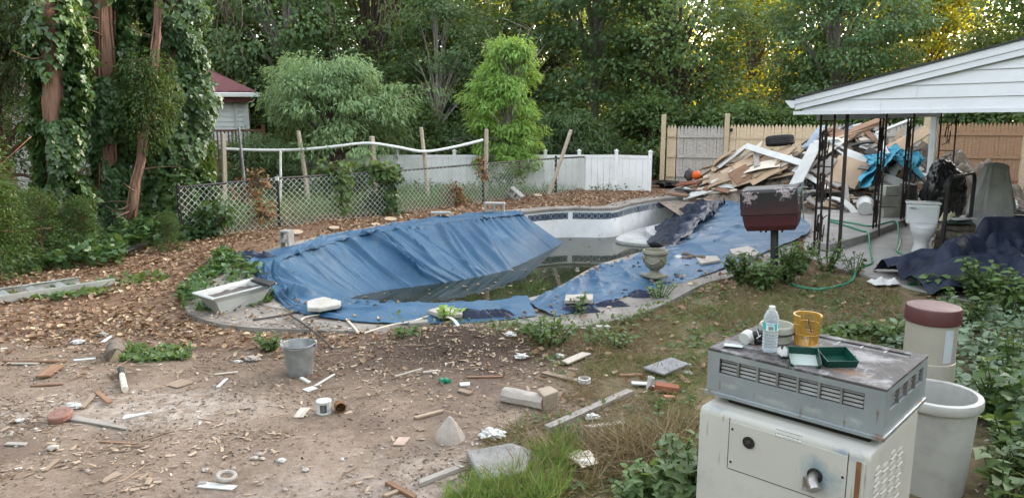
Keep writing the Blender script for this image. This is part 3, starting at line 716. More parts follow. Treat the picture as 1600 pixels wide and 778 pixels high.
while z < zr-.01:
    z1 = min(z+c_h, zr)
    a0 = xl+max(0, (z-EZ-.12)/SL); a1 = xl+max(0, (z1-EZ-.12)/SL); b0 = 2*CPX-a0; b1 = 2*CPX-a1
    mb.add([(a0, GYF-.022, z), (b0, GYF-.022, z), (b1, GYF-.004, z1), (a1, GYF-.004, z1), (a0, GYF, z), (b0, GYF, z)], [(0,1,2,3), (0,4,5,1)])
    z = z1
mb.build('gable_siding', SIDW, cp, smooth=0, recalc=False)
for xx, zz in ((1.35, EZ+.165), (2.6, EZ+.33), (.9, EZ+.0), (2.1, EZ+.495)): mb = MB(); mb.box((xx, GYF-.024, zz+.085), (.004, .004, .15)); mb.build('siding_joint', SIDW, cp, smooth=0)
for sgn in (1, -1):
    def X(x): return x if sgn > 0 else 2*CPX-x
    xa, za = xl-.06, EZ+.03
    mb = MB()   # rake board
    ring = lambda y: [(X(xa), y, za), (X(CPX), y, za+(CPX-xa)*SL), (X(CPX), y, za+(CPX-xa)*SL+.19), (X(xa), y, za+.16)]
    mb.loft([ring(GYF-.045), ring(GYF-.07)]); mb.loft([[(p[0], GYF-.072, p[2]+.075) for p in ring(0)[:2]]+[(p[0], GYF-.072, p[2]+.004) for p in ring(0)[2:]], [(p[0], GYF-.085, p[2]+.08) for p in ring(0)[:2]]+[(p[0], GYF-.085, p[2]) for p in ring(0)[2:]]])
    mb.build('rake_board', SIDW, cp, smooth=0)
    mb = MB(); rr = lambda y, j: [(X(xa-.06), y, za+.165-.06*SL), (X(CPX), y, za+.19+(CPX-xa)*SL), (X(CPX), y, za+.215+(CPX-xa)*SL), (X(xa-.06), y, za+.19-.06*SL)]
    mb.loft([rr(GYF-.11, 0), rr(6.3, 0)]); mb.build('roof', SHING, cp, smooth=0)
    mb = MB(); gp = [(-.0, 0), (-.05, -.0), (-.14, .09), (-.14, .11), (0, .11)]
    mb.loft([[(X(xa+gx), y, za+.03+gz) for gx, gz in gp] for y in (GYF-.09, 6.25)]); mb.build('gutter', SIDW, cp, smooth=0)
mb = MB(); mb.add([(xl, GYF, EZ), (xr, GYF, EZ), (xr, 6.2, EZ), (xl, 6.2, EZ)], [(0,1,2,3)]); mb.build('ceiling', SIDW, cp, smooth=0)
mb = MB(); mb.box((CPX, GYF-.03, EZ-.012), (xr-xl+.1, .06, .05)); mb.box((-.02, 3.1, EZ-.06), (.1, 6.2, .12)); mb.box((CPX*2, 3.1, EZ-.06), (.1, 6.2, .12)); mb.build('beam', SIDW, cp, smooth=0)
def iron_post(x, y, panels):
    mb = MB()
    for (dx, dy, w_) in panels:
        p0 = Vector((x, y, 0)); d = Vector((dx, dy, 0)).normalized()
        for e in (0, w_): q = p0+d*e; mb.box((q.x, q.y, 1.13), (.026, .026, 2.27))
        for z in (.12, .75, 1.38, 2.05):
            c = p0+d*(w_/2); mb.box((c.x, c.y, z), (abs(d.x)*w_+.012, abs(d.y)*w_+.012, .018))
        for z0 in (.15, .78, 1.41):
            r = w_*.36
            for sg in (1, -1):
                pts = [p0+d*(w_/2+sg*(r*math.cos(t*.55)*(1-.09*t)))+Vector((0, 0, z0+.30+sg*(.26-.045*t*(t < 7))*1+r*math.sin(t*.55)*(1-.09*t)*sg-sg*.05)) for t in range(0, 10)]
                pts = [p0+d*(w_*.5)+Vector((0,0,z0+.3))]+pts[::-1]
                mb.tube(pts, .008, 4)
    mb.box((x, y, .01), (.1, .1, .02)); mb.build('post', IRON, cp, smooth=0)
iron_post(0, 0, [(1, 0, .20), (0, 1, .20)])
iron_post(.36, 0.02, [(1, 0, .02)])
iron_post(0, 2.55, [(0, 1, .16), (1, 0, .10)])
iron_post(0, 4.05, [(0, 1, .16), (1, 0, .10)])
iron_post(0.05, 6.0, [(1, 0, .28)])
iron_post(6.3, 0, [(-1, 0, .2), (0, 1, .2)]); iron_post(6.3, 6.0, [(-1, 0, .2)])
mb = MB(); mb.box((-.06, 5.95, 1.13), (.12, .12, 2.26)); mb.build('downspout', WHITE, cp, smooth=0, bevel=.01)
# ------------------------------------------------------------------ pool heater in front
STEEL = M('galvanised_cover_steel', (.31,.345,.37), (.235,.265,.29), scale=2.2, rough=.42, metal=.35, bump=.05, spec=.5, stains=[((.40,.43,.445), 2.6, .55, .75, .7), ((.10,.12,.14), 4, .62, .8, .5), ((.20,.09,.04), 14, .7, .78, .6)])
TOPM = M('rusty_flaking_top', (.085,.08,.082), (.045,.041,.042), scale=5, rough=.8, metal=.1, bump=.45, bscale=60, stains=[((.23,.23,.24), 4.5, .5, .62, .85), ((.27,.27,.28), 16, .56, .66, .7), ((.17,.085,.045), 7, .6, .72, .6)])
LOWP = M('cream_heater_paint', (.47,.455,.42), (.42,.41,.38), scale=1.5, rough=.5, bump=.04, stains=[((.22,.23,.225), 3, .58, .78, .5), ((.11,.09,.07), 30, .71, .78, .6), ((.18,.235,.28), 1.6, .62, .8, .35)])
PANP = M('cream_panel_paint', (.485,.47,.435), (.44,.43,.405), scale=1.5, rough=.48, bump=.03, stains=[((.20,.215,.215), 3.5, .58, .76, .5), ((.14,.19,.235), 2.4, .66, .8, .6), ((.12,.1,.08), 40, .73, .78, .6)])
RUST = M('rust', (.22,.10,.045), (.10,.05,.03), scale=9, rough=.9, bump=.3)
DARK = M('dark_cavity', (.018,.016,.015), (.03,.028,.025), rough=.9, bump=0)
CHROME = M('worn_pipe_metal', (.42,.41,.40), (.24,.22,.20), scale=14, rough=.35, metal=.85, bump=.12)
LOUV = M('louver_slat', (.25,.25,.245), (.17,.165,.16), scale=6, rough=.5, metal=.3, bump=.1, stains=[((.20,.10,.05), 9, .6, .72, .6)])
INK = M('black_ink', (.015,.015,.015), rough=.6, bump=0)
T_, Bz = 1.10, .868
hA, hB, hC = at(1107,543,T_), at(1386,608.5,T_), at(1447,554,T_)
HW, HD = (hB-hA).length, (hC-hB).length
ht = thing('pool_heater', 'cream painted metal pool heater with grey louvered top cover and tap on its front', 'pool heater', (hA.x, hA.y, 0), math.atan2(hB.y-hA.y, hB.x-hA.x))
def spot(mat, loc, rad, colr, amp=.1, sc=12, soft=.04, sq=(1,1,1)):
    nt = mat.node_tree; bs = [n for n in nt.nodes if n.type == 'BSDF_PRINCIPLED'][0]; src = bs.inputs['Base Color'].links[0].from_socket
    tc = nt.nodes.new('ShaderNodeTexCoord'); mp = nt.nodes.new('ShaderNodeMapping'); mp.vector_type = 'TEXTURE'; mp.inputs['Location'].default_value = loc; mp.inputs['Scale'].default_value = sq; nt.links.new(tc.outputs['Object'], mp.inputs['Vector'])
    ln = nt.nodes.new('ShaderNodeVectorMath'); ln.operation = 'LENGTH'; nt.links.new(mp.outputs[0], ln.inputs[0])
    ma = nt.nodes.new('ShaderNodeMath'); ma.operation = 'MULTIPLY_ADD'; nt.links.new(noisef(nt, tc.outputs['Object'], sc, 7, .75, .2, .8), ma.inputs[0]); ma.inputs[1].default_value = amp; nt.links.new(ln.outputs['Value'], ma.inputs[2])
    r = nt.nodes.new('ShaderNodeMapRange'); r.inputs[1].default_value = rad+soft; r.inputs[2].default_value = rad-soft; nt.links.new(ma.outputs[0], r.inputs[0])
    nt.links.new(mixc(nt, r.outputs[0], src, colr), bs.inputs['Base Color'])
spot(STEEL, (HW, 0, Bz+.01), .07, (.20,.085,.035), .1, 22, .02, (1.2, 1, .5))
spot(STEEL, (HW, HD*.9, Bz+.02), .06, (.16,.07,.03), .1, 22, .02, (1, 1.5, .5))
spot(STEEL, (.02, 0, Bz+.02), .05, (.17,.09,.05), .1, 26, .02, (1.4, 1, .4))
for k, (xx, zz, ww) in enumerate(((.12,.93,.9),(.33,.915,1.2),(.52,.925,.8),(.70,.93,.7))): spot(STEEL, (xx, 0, zz), .07, (.47,.50,.515), .12, 14, .05, (ww, 1, .35))
spot(LOWP, (.70, -.085, .80), .12, (.20,.25,.29), .16, 16, .04, (1, 1, .45)); spot(LOWP, (.10, -.085, .83), .10, (.24,.27,.29), .16, 16, .04, (1.6, 1, .3)); spot(LOWP, (HW, -.06, .5), .05, (.17,.09,.05), .12, 30, .02, (1, 1, 5))
spot(TOPM, (.62, .12, T_), .14, (.155,.085,.05), .2, 18, .05, (1.4, .6, 1)); spot(TOPM, (.66, .36, T_), .13, (.27,.27,.275), .25, 14, .05); spot(TOPM, (.78, .1, T_), .06, (.30,.30,.31), .12, 20, .03)
for xx, zz, hh_, c_ in ((.07,.93,.9,(.16,.08,.04)),(.245,.91,.6,(.17,.14,.12)),(.47,.90,.7,(.15,.09,.05)),(.66,.91,.8,(.17,.12,.09)),(.79,.97,1.2,(.15,.075,.04))): spot(STEEL, (xx, 0, zz), .06, c_, .09, 30, .03, (.16, 1, hh_))
for xx, zz, hh_ in ((.06,.72,1.0),(.13,.60,.7),(.74,.62,1.2),(.79,.72,.8),(.14,.80,.5)): spot(LOWP, (xx, -.085, zz), .07, (.24,.19,.14), .10, 34, .04, (.10, 1, hh_))
for xx, zz, hh_ in ((.33,.70,.5),(.50,.66,.8),(.44,.76,.3)): spot(PANP, (xx, -.0875, zz), .05, (.27,.24,.2), .09, 40, .03, (.10, 1, hh_))
# top cover, built as sheet walls round a dark inside
t = .012
mb = MB()
H0, H1 = T_-.012, Bz
lo_z, hi_z, u0, u1 = H1+.118, T_-.04, .062, HW-.085
def wallx(y, th, parts):
    for (xa, xb, za, zb) in parts: mb.box(((xa+xb)/2, y, (za+zb)/2), (xb-xa, th, zb-za))
wallx(t/2, t, [(0, HW, H1, lo_z), (0, HW, hi_z, H0), (0, u0, lo_z, hi_z), (u1, HW, lo_z, hi_z)])
wallx(HD-t/2, t, [(0, HW, H1, H0)])
def wally(x, parts):
    for (ya, yb, za, zb) in parts: mb.box((x, (ya+yb)/2, (za+zb)/2), (t, yb-ya, zb-za))
sy0, sy1 = .07, HD-.06
wally(HW-t/2, [(t, HD-t, H1, lo_z), (t, HD-t, hi_z, H0), (t, sy0, lo_z, hi_z), (sy1, HD-t, lo_z, hi_z)]); wally(t/2, [(t, HD-t, H1, H0)])
mb.build('cover', STEEL, ht, smooth=0)
mb = MB(); mb.box((HW/2, -.003, H1+.012), (HW+.012, .012, .02)); mb.box((HW+.003, HD/2, H1+.012), (.012, HD+.012, .02)); mb.build('cover_lip', STEEL, ht, smooth=0, bevel=.003)
mb = MB(); mb.box((HW/2, HD/2, (H0+H1)/2-.005), (HW-.07, HD-.07, H0-H1-.03)); mb.build('dark_inside', DARK, ht, smooth=0)
ng, nr = 7, 4; gw = (u1-u0)/ng; rh = (hi_z-lo_z)/nr
for g in range(ng):
    mb = MB()
    for k in range(nr):
        z = lo_z+(k+.5)*rh; x = u0+(g+.5)*gw
        mb.box((x, .014, z), (gw-.012, .004, rh*.66), Matrix.Rotation(R(-30), 3, 'X'))
    mb.build('louver', LOUV, ht, smooth=0)
for g in range(1, ng): mb = MB(); mb.box((u0+g*gw, .006, (lo_z+hi_z)/2), (.010, .0125, hi_z-lo_z)); mb.build('louver_divider', LOUV, ht, smooth=0)
nsg = 4; sw = (sy1-sy0)/nsg
for g in range(nsg):
    mb = MB()
    for k in range(nr): mb.box((HW-.016, sy0+(g+.5)*sw, lo_z+(k+.5)*rh), (.004, sw-.012, rh*.66), Matrix.Rotation(R(-30), 3, 'Y'))
    mb.build('louver', LOUV, ht, smooth=0)
for g in range(1, nsg): mb = MB(); mb.box((HW-.006, sy0+g*sw, (lo_z+hi_z)/2), (.0125, .010, hi_z-lo_z)); mb.build('louver_divider', LOUV, ht, smooth=0)
# top plate with a slotted grille along the back and a fine one at the front
gy0, gy1 = HD-.105, HD-.045; fy0, fy1, fx0, fx1 = .03, .12, .05, .36
mb = MB(); zt_, th = T_-.006, .012
def plate(xa, xb, ya, yb): mb.box(((xa+xb)/2, (ya+yb)/2, zt_), (xb-xa, yb-ya, th))
plate(0, HW, gy1, HD); plate(0, .10, gy0, gy1); plate(HW-.06, HW, gy0, gy1); plate(0, HW, fy1, gy0); plate(0, HW, 0, fy0); plate(0, fx0, fy0, fy1); plate(fx1, HW, fy0, fy1)
mb.build('top_plate', TOPM, ht, smooth=0)
mb = MB()
for k in range(5): mb.box(((.10+HW-.06)/2, gy0+(k+.5)*(gy1-gy0)/5, T_-.014), (HW-.16, .004, .012), Matrix.Rotation(R(25), 3, 'X'))
for k in range(1, 6): mb.box((.10+k*(HW-.16)/6, (gy0+gy1)/2, T_-.008), (.008, gy1-gy0, .008))
mb.build('top_grille', LOUV, ht, smooth=0)
mb = MB()
for k in range(8): mb.box(((fx0+fx1)/2, fy0+(k+.5)*(fy1-fy0)/8, T_-.008), (fx1-fx0, .0065, .008))
mb.box(((fx0+fx1)/2, (fy0+fy1)/2, T_-.0065), (.008, fy1-fy0, .009)); mb.build('top_grille', TOPM, ht, smooth=0)
# lower cabinet
bx0, bx1, by0, by1, bz = .018, HW-.012, -.085, HD-.03, .835
mb = MB()
rings = []
for (z, ins) in ((0, 0), (bz-.035, 0), (bz-.018, .004), (bz-.006, .013), (bz, .03)):
    rings.append([(bx0+ins*.3, by0+ins, z), (bx1-ins*.5, by0+ins, z), (bx1-ins*.5, by1, z), (bx0+ins*.3, by1, z)])
mb.loft(rings); mb.build('cabinet', LOWP, ht, smooth=50)
mb = MB(); mb.box((HW/2+.02, HD/2-.02, bz+.017), (HW-.16, HD-.12, .034)); mb.build('dark_collar', DARK, ht, smooth=0)
pxa, pxb, pza, pzb = .175, .715, .565, .80
mb = MB(); _nt = PANP.node_tree; _b = [n for n in _nt.nodes if n.type == 'BSDF_PRINCIPLED'][0]; _src = _b.inputs['Base Color'].links[0].from_socket; _tc = _nt.nodes.new('ShaderNodeTexCoord')
_d = _nt.nodes.new('ShaderNodeVectorMath'); _d.operation = 'DISTANCE'; _nt.links.new(_tc.outputs['Object'], _d.inputs[0]); _d.inputs[1].default_value = (.60, by0, .655)
_n = noisef(_nt, _tc.outputs['Object'], 9, 6, .7, .2, .8); _m = _nt.nodes.new('ShaderNodeMath'); _m.operation = 'MULTIPLY_ADD'; _nt.links.new(_n, _m.inputs[0]); _m.inputs[1].default_value = .12; _nt.links.new(_d.outputs['Value'], _m.inputs[2])
_r = _nt.nodes.new('ShaderNodeMapRange'); _r.inputs[1].default_value = .17; _r.inputs[2].default_value = .09; _nt.links.new(_m.outputs[0], _r.inputs[0]); _nt.links.new(mixc(_nt, _r.outputs[0], _src, (.20,.27,.32)), _b.inputs['Base Color'])
mb.loft([[(pxa, by0-.0025, pza), (pxb, by0-.0025, pza), (pxb, by0-.0025, pzb), (pxa, by0-.0025, pzb)], [(pxa, by0+.001, pza), (pxb, by0+.001, pza), (pxb, by0+.001, pzb), (pxa, by0+.001, pzb)]]); fp = mb.build('front_panel', PANP, ht, smooth=0, bevel=.0012)
mb = MB()
for xa, xb, za, zb in ((pxa-.003, pxa-.0006, pza, pzb+.015), (pxb+.0006, pxb+.003, pza-.14, pzb+.015), (pxa, pxb, pza-.003, pza-.0006)): mb.box(((xa+xb)/2, by0-.0008, (za+zb)/2), (xb-xa, .002, zb-za))
mb.build('panel_seam', DARK, ht, smooth=0)
mb = MB()
mb.lathe([(.0,0),(.027,0),(.029,.003),(.029,.006)], 24); hole = mb.build('round_port', DARK, ht, loc=(.275, by0-.004, .725), rot=(PI/2, 0, 0))
mb = MB(); mb.lathe([(.012,.004),(.010,.012),(.0,.014)], 12); mb.build('knob', M('port_knob', (.05,.04,.035), rough=.5, bump=.1), hole)
sp = thing('tap', None, None); sp.parent = ht; sp.location = (.585, by0-.004, .668)
mb = MB(); mb.lathe([(.034,0),(.034,.004),(.026,.006)], 24); mb.build('flange', DARK, sp, rot=(PI/2, 0, 0))
mb = MB(); mb.tube([(0,0,0),(0,-.025,.0),(.006,-.042,-.006),(.016,-.056,-.016),(.026,-.066,-.028)], [.022,.022,.023,.024,.024], 16); mb.tube([(.026,-.066,-.028),(.029,-.069,-.031)], [.027,.027], 16); mb.build('elbow', CHROME, sp)
mb = MB(); mb.lathe([(.013,0),(.013,.014),(.009,.018)], 12, (0,0,0)); mb.build('screw', CHROME, sp, loc=(-.024,-.02,-.014), rot=(PI/2,0,0))
mb = MB(); mb.box((-.024,-.036,-.03), (.026,.003,.06)); mb.box((-.024,-.044,-.058), (.026,.016,.003)); mb.build('lever', CHROME, sp, smooth=0, bevel=.002)
for x, z in ((.19, .765), (.70, .70), (.19, .60), (.70, .60)):
    mb = MB(); mb.lathe([(.006,0),(.005,.003),(0,.004)], 10); mb.build('screw', DARK, ht, loc=(x, by0-.003, z), rot=(PI/2,0,0))
# rusty slot at the corner and louvers pressed in the side
mb = MB(); mb.box((bx1-.045, by0-.001, .40), (.020, .004, .78)); mb.build('rust_strip', RUST, ht, smooth=0)
mb = MB(); mb.tube([(bx1-.022, by0-.001, .79), (bx1-.022, by0-.001, .02)], .006, 6); mb.build('corner_seam', LOWP, ht)
for cx_ in range(4):
    mb = MB()
    for k in range(9):
        yy = by0+.10+cx_*.105; z = .735-k*.052-(cx_ % 2)*.022
        mb.blob((bx1-.003, yy, z), .008, .043, .017, amp=0, sub=2)
        mb.box((bx1+.002, yy, z-.018), (.012, .07, .004))
    mb.build('side_louver', LOWP, ht)
# name plate
pl = thing('label_plate', None, None); pl.parent = ht; pl.location = (.455, by0+.0035, bz-.026); pl.rotation_euler = (R(68), 0, 0)
mb = MB(); mb.box((0, 0, 0), (.125, .036, .0015)); mb.build('plate', M('plate_paint', (.6,.6,.58), rough=.4, bump=0), pl, smooth=0)
mb = MB()
for x, y, w_, h_ in ((0,.0155,.12,.0016),(0,-.0155,.12,.0016),(.0595,0,.0016,.0326),(-.0595,0,.0016,.0326)): mb.box((x, y, .001), (w_, h_, .0006))
for k in range(34):
    x = -.052+k*.0031
    if k % 7 != 5: mb.box((x, -.0022, .001), (.0022, .0011+.0035*random.random(), .0006))
    if k % 6 != 3 and k > 8: mb.box((x, -.0095, .001), (.0021, .001+.002*random.random(), .0006))
mb.build('fine_print', INK, pl, smooth=0)
def text(body, size, mat, parent, loc, rot=(0,0,0), name='lettering', ext=.0003):
    cu = bpy.data.curves.new(name, 'FONT'); cu.body = body; cu.size = size; cu.align_x = 'CENTER'; cu.align_y = 'CENTER'; cu.extrude = ext; cu.offset = size*.012
    cu.materials.append(mat); o0_ = bpy.data.objects.new(name, cu); COL.objects.link(o0_); bpy.context.view_layer.update(); me_ = bpy.data.meshes.new_from_object(o0_); bpy.data.objects.remove(o0_); o = bpy.data.objects.new(name, me_); COL.objects.link(o); o.parent = parent; o.location = loc; o.rotation_euler = rot; return o
text('WARRANTY VOID', .0125, INK, pl, (0, .0075, .0012))

# ------------------------------------------------------------------ things on the heater
ZT = T_+.001
def top(px, py): return at(px, py, ZT)
hrz = ht.rotation_euler.z
m, nt, N, L = newmat('clear_plastic'); out = N.new('ShaderNodeOutputMaterial'); b = N.new('ShaderNodeBsdfPrincipled'); L.new(b.outputs[0], out.inputs[0])
tp_ = N.new('ShaderNodeBsdfTransparent'); tp_.inputs[0].default_value = (.93,.95,.96,1); lw = N.new('ShaderNodeLayerWeight'); lw.inputs[0].default_value = .35; b.inputs['Base Color'].default_value = (.62,.66,.69,1); b.inputs['Roughness'].default_value = .08; b.inputs['Specular IOR Level'].default_value = .8
mr_ = N.new('ShaderNodeMapRange'); mr_.inputs[3].default_value = .16; mr_.inputs[4].default_value = .75; L.new(lw.outputs['Facing'], mr_.inputs[0]); mx_ = N.new('ShaderNodeMixShader'); L.new(mr_.outputs[0], mx_.inputs[0]); L.new(tp_.outputs[0], mx_.inputs[1]); L.new(b.outputs[0], mx_.inputs[2]); L.new(mx_.outputs[0], out.inputs[0])
CLEAR = m
WPL = M('white_plastic', (.52,.52,.51), (.44,.44,.43), rough=.4, bump=.03, stains=[((.4,.38,.34), 6, .6, .78, .4)])
p = top(1202, 549)
bt = thing('water_bottle', 'clear plastic water bottle with white cap standing on the pool heater', 'bottle', p)
prof = [(.0,.004),(.022,.0),(.033,.004),(.0362,.014)]
for k in range(6): z = .02+k*.0145; prof += [(.0362,z),(.0335,z+.0072)]
prof += [(.0362,.107),(.0355,.110),(.0355,.150),(.0365,.153),(.0362,.165),(.032,.182),(.022,.202),(.0135,.209),(.0125,.2125)]
inner = [(max(0, r-.0012), z+.001) for r, z in prof][::-1]
mb = MB(); mb.lathe(prof+inner, 32, cap=False); mb.build('body', CLEAR, bt)
mb = MB(); mb.lathe([(.0,.206),(.0150,.206),(.0152,.222),(.0135,.2245),(0,.2245)], 24); mb.build('cap', WPL, bt)
mb = MB(); mb.lathe([(.0362,.112),(.0362,.149)], 40, cap=False); lb = mb.build('label_band', M('bottle_label_white', (.72,.76,.78), (.68,.73,.76), rough=.35, bump=0), bt)
TEAL = M('bottle_label_teal', (.03,.36,.40), (.05,.42,.45), rough=.35, bump=0)
def patch(mb, a0, a1, z0, z1, r=.0366, n=6):
    P = [[(r*math.cos(a0+(a1-a0)*i/n), r*math.sin(a0+(a1-a0)*i/n), z) for i in range(n+1)] for z in (z0, z1)]; mb.grid(P)
va = math.atan2(-p.y, -p.x)
mb = MB(); patch(mb, va-1.5, va-.62, .113, .148); patch(mb, va+.5, va+.85, .113, .148); patch(mb, va+1.0, va+1.3, .12, .145)
for k in range(6): patch(mb, va-.5+k*.17, va-.40+k*.17, .137, .145+.001*(k % 3), n=2)
mb.build('teal_print', TEAL, lb)
mb = MB(); x = va-.34
while x < va+.34:
    w_ = random.choice((.018, .03, .045)); patch(mb, x, x+w_, .116, .133, .0367, 1); x += w_+random.choice((.02, .035))
mb.build('barcode', INK, lb)

p = top(1259, 536)
YEL = M('yellow_plastic', (.42,.245,.045), (.36,.20,.035), rough=.45, bump=.03, stains=[((.35,.24,.10), 6, .6, .75, .4)])
bk = thing('skimmer_basket', 'yellow slotted skimmer basket with a cut away front on the pool heater', 'basket', p, math.atan2(-p.y, -p.x)+.35)
mb = MB(); n = 54; rb, rt_, hh = .052, .062, .148
for k in range(n):
    a = 2*PI*k/n; da = math.atan2(math.sin(a), math.cos(a)); hk = hh
    if abs(da) < .85: hk = hh*(.45+.40*(abs(da)/.85)**2.2)
    rr = lambda z: rb+(rt_-rb)*z/hh
    ca, sa = math.cos(a), math.sin(a); wd = .0016 if k % 9 else .0042
    mb.tube([(rr(0)*ca, rr(0)*sa, 0), (rr(hk)*ca, rr(hk)*sa, hk)], wd, 4, flat=.6)
for z, w_ in ((.0, .006), (.052, .0035), (.10, .0035)):
    rr = rb+(rt_-rb)*z/hh; a0 = .0 if z < .06 else .86
    mb.tube([(rr*math.cos(a), rr*math.sin(a), z) for a in np.linspace(a0, 2*PI-a0, 40)], w_, 6)
P_ = []
for i in range(31):
    a = -.95+1.9*i/30; P_.append([((rb+(rt_-rb)*z/hh-.001)*math.cos(a), (rb+(rt_-rb)*z/hh-.001)*math.sin(a), z) for z in (.052, .07, hh*(.45+.40*min(1, abs(a)/.85)**2.2))])
mb.grid(P_)
mb.build('basket_wall', YEL, bk)
mb = MB(); mb.lathe([(rb, 0), (rb, .004), (0, .004)], 30); mb.build('bottom', YEL, bk)
mb = MB(); mb.loft([[((r_)*math.cos(a), (r_)*math.sin(a), z_) for r_, z_ in ((rt_-.002, hh-.012), (rt_+.004, hh-.012), (rt_+.006, hh), (rt_-.003, hh))] for a in np.linspace(.88, 2*PI-.88, 36)]); mb.build('rim', YEL, bk)
mb = MB(); mb.tube([(.01,.02,.06),(.02,0,.11),(.045,-.01,.135)], .0022, 5); mb.tube([(-.02,-.03,.07),(.015,-.035,.12)], .0018, 5); mb.build('twig', M('twig_bark', (.09,.055,.03)), bk)

p = top(1212, 531)
RGL = M('cloudy_plastic', (.40,.39,.33), (.33,.32,.27), rough=.35, bump=.05, stains=[((.3,.27,.18), 4, .55, .75, .5)])
pr = thing('strainer_ring', 'cloudy round plastic strainer lid with black seal behind the water bottle', 'strainer lid', p)
mb = MB(); mb.lathe([(.070,0),(.074,.0),(.078,.04),(.084,.044)]+[(.083+.0012*(k % 2), .044+.006*k) for k in range(7)]+[(.078,.086),(.074,.084),(.072,.04),(.066,.006),(0,.005)], 40, cap=False); mb.build('body', RGL, pr)
mb = MB(); mb.tube([(.0865*math.cos(a), .0865*math.sin(a), .046) for a in np.linspace(0, 2*PI, 41)], .0042, 6); mb.build('seal', INK, pr)

p = top(1178, 536)
vl = thing('valve_knob', 'black and white plastic valve knob lying left of the water bottle', 'valve knob', p, .3)
mb = MB(); mb.lathe([(.0,-.03),(.03,-.03),(.034,-.012),(.034,.012),(.028,.02),(.0,.02)], 20); mb.build('white_cap', WPL, vl, loc=(-.03, .01, .034), rot=(0, R(78), R(20)))
BPL = M('black_plastic', (.014,.014,.016), (.02,.02,.022), rough=.45, bump=.05)
mb = MB()
for a in (.5, 2.6, 4.7): mb.blob((.022*math.cos(a), 0, .022*math.sin(a)), .021, .022, .023, amp=.05, sub=2)
mb.blob((0,0,0), .018, .024, .018, amp=0, sub=2); mb.build('knob', BPL, vl, loc=(.016, -.012, .036))
mb = MB(); mb.tube([(-.012,-.035,.036),(-.002,-.04,.046),(.01,-.035,.05)], .003, 5); mb.tube([(-.002,-.04,.046),(.0,-.02,.07)], .002, 5); mb.build('spring_clip', WPL, vl)

GRN = M('dark_green_plastic', (.007,.055,.04), (.006,.044,.032), rough=.35, bump=.03)
PAPER = M('paper_white', (.42,.46,.44), (.36,.41,.385), rough=.7, bump=.05)
def tray(name, label, p, rz, tilt, w_, d_, h_, torn):
    t_ = thing(name, label, 'case', p, rot=(tilt, 0, rz)); th = .003; mb = MB(); o = .004
    mb.box((0,0,th/2), (w_-.01, d_-.01, th))
    def side(ax, sg, hgt):
        if ax == 0: v0 = [(sg*(w_/2-.005), -d_/2+.005, 0), (sg*(w_/2-.005), d_/2-.005, 0), (sg*w_/2, d_/2, hgt), (sg*w_/2, -d_/2, hgt)]; off = Vector((-sg*th, 0, 0))
        else: v0 = [(-w_/2+.005, sg*(d_/2-.005), 0), (w_/2-.005, sg*(d_/2-.005), 0), (w_/2, sg*d_/2, hgt), (-w_/2, sg*d_/2, hgt)]; off = Vector((0, -sg*th, 0))
        mb.loft([[Vector(v) for v in v0], [Vector(v)+off for v in v0]])
    side(0, 1, h_); side(0, -1, h_); side(1, 1, h_)
    if torn:
        for xs in ((-1, -.45), (1, .35)): 
            xa, xb = xs[0]*w_/2, xs[1]*w_/2; mb.loft([[Vector((xa, -d_/2+y, 0)), Vector((xb, -d_/2+y, 0)), Vector((xa+(xb-xa)*.15, -d_/2+y, h_))] for y in (0, th)])
        mb.box((0, -d_/2+.002, .006), (w_-.01, th, .012))
    else:
        side(1, -1, h_)
        for x in (-.4, .4): mb.box((x*w_, d_/2+.004, h_*.6), (.018, .008, .012))
        mb.box((w_/2+.006, 0, h_*.75), (.008, .03, .016))
    mb.build('shell', GRN, t_, smooth=0, bevel=.0012)
    mb = MB()
    if torn:
        mb.box((0, .005, .0045), (w_-.014, d_-.03, .002)); pp = mb.build('paper', PAPER, t_, smooth=0); mb = MB()
        for k in range(9): mb.box((-.01, -d_/2+.03+k*.0125, .0058), (w_*.72, .0018, .0006))
        mb.build('print', M('pale_green_ink', (.25,.42,.40), rough=.7, bump=0), pp, smooth=0)
    else:
        mb.box((.0, -d_*.22, .0045), (w_*.75, d_*.28, .002)); mb.build('paper', PAPER, t_, smooth=0)
        mb = MB(); mb.lathe([(.006,0),(.006,.004),(0,.005)], 10, (.01, -d_*.05, .004)); mb.build('stud', INK, t_)
    return t_
tray('open_case', 'open dark green plastic case lid with printed paper inside and a torn front wall', top(1256,568)+Vector((0,.01,.004)), hrz*.25, R(24), .135, .115, .042, True)
tray('open_case', 'open dark green plastic case base with a white slip inside, right of the torn lid', top(1307,568)+Vector((.0,.012,.002)), hrz*.18+.18, R(12), .145, .13, .045, False)
def sheet(name, label, cat, c, w_, d_, rz, mat, amp=.01, seed=1, n=14, thick=.0015, lift=.004, group=None):
    mb = MB(); P = []
    for i in range(n):
        P.append([(w_*(i/(n-1)-.5), d_*(j/(n-1)-.5), lift+amp*(mnoise.noise(Vector((i/(n-1)*3, j/(n-1)*3, seed)))*.8+mnoise.noise(Vector((i/(n-1)*7, j/(n-1)*7, seed)))*.3+.5)*min(1, 4*min(i, j, n-1-i, n-1-j)/(n-1)+.12)) for j in range(n)])
    mb.grid(P); o = mb.build(name, mat, None, smooth=60, recalc=False); o.location = c; o.rotation_euler.z = rz
    s = o.modifiers.new('thickness', 'SOLIDIFY'); s.thickness = thick
    return tag(o, label, cat, group)
sheet('paper_slip', 'white paper slip lying at the front left of the heater top', 'paper', top(1146,541), .09, .045, -.35, PAPER, .004, 2)
sheet('tissue', 'crumpled white tissue between the water bottle and the torn green lid', 'tissue', top(1224,556), .05, .06, .2, WPL, .045, 5)

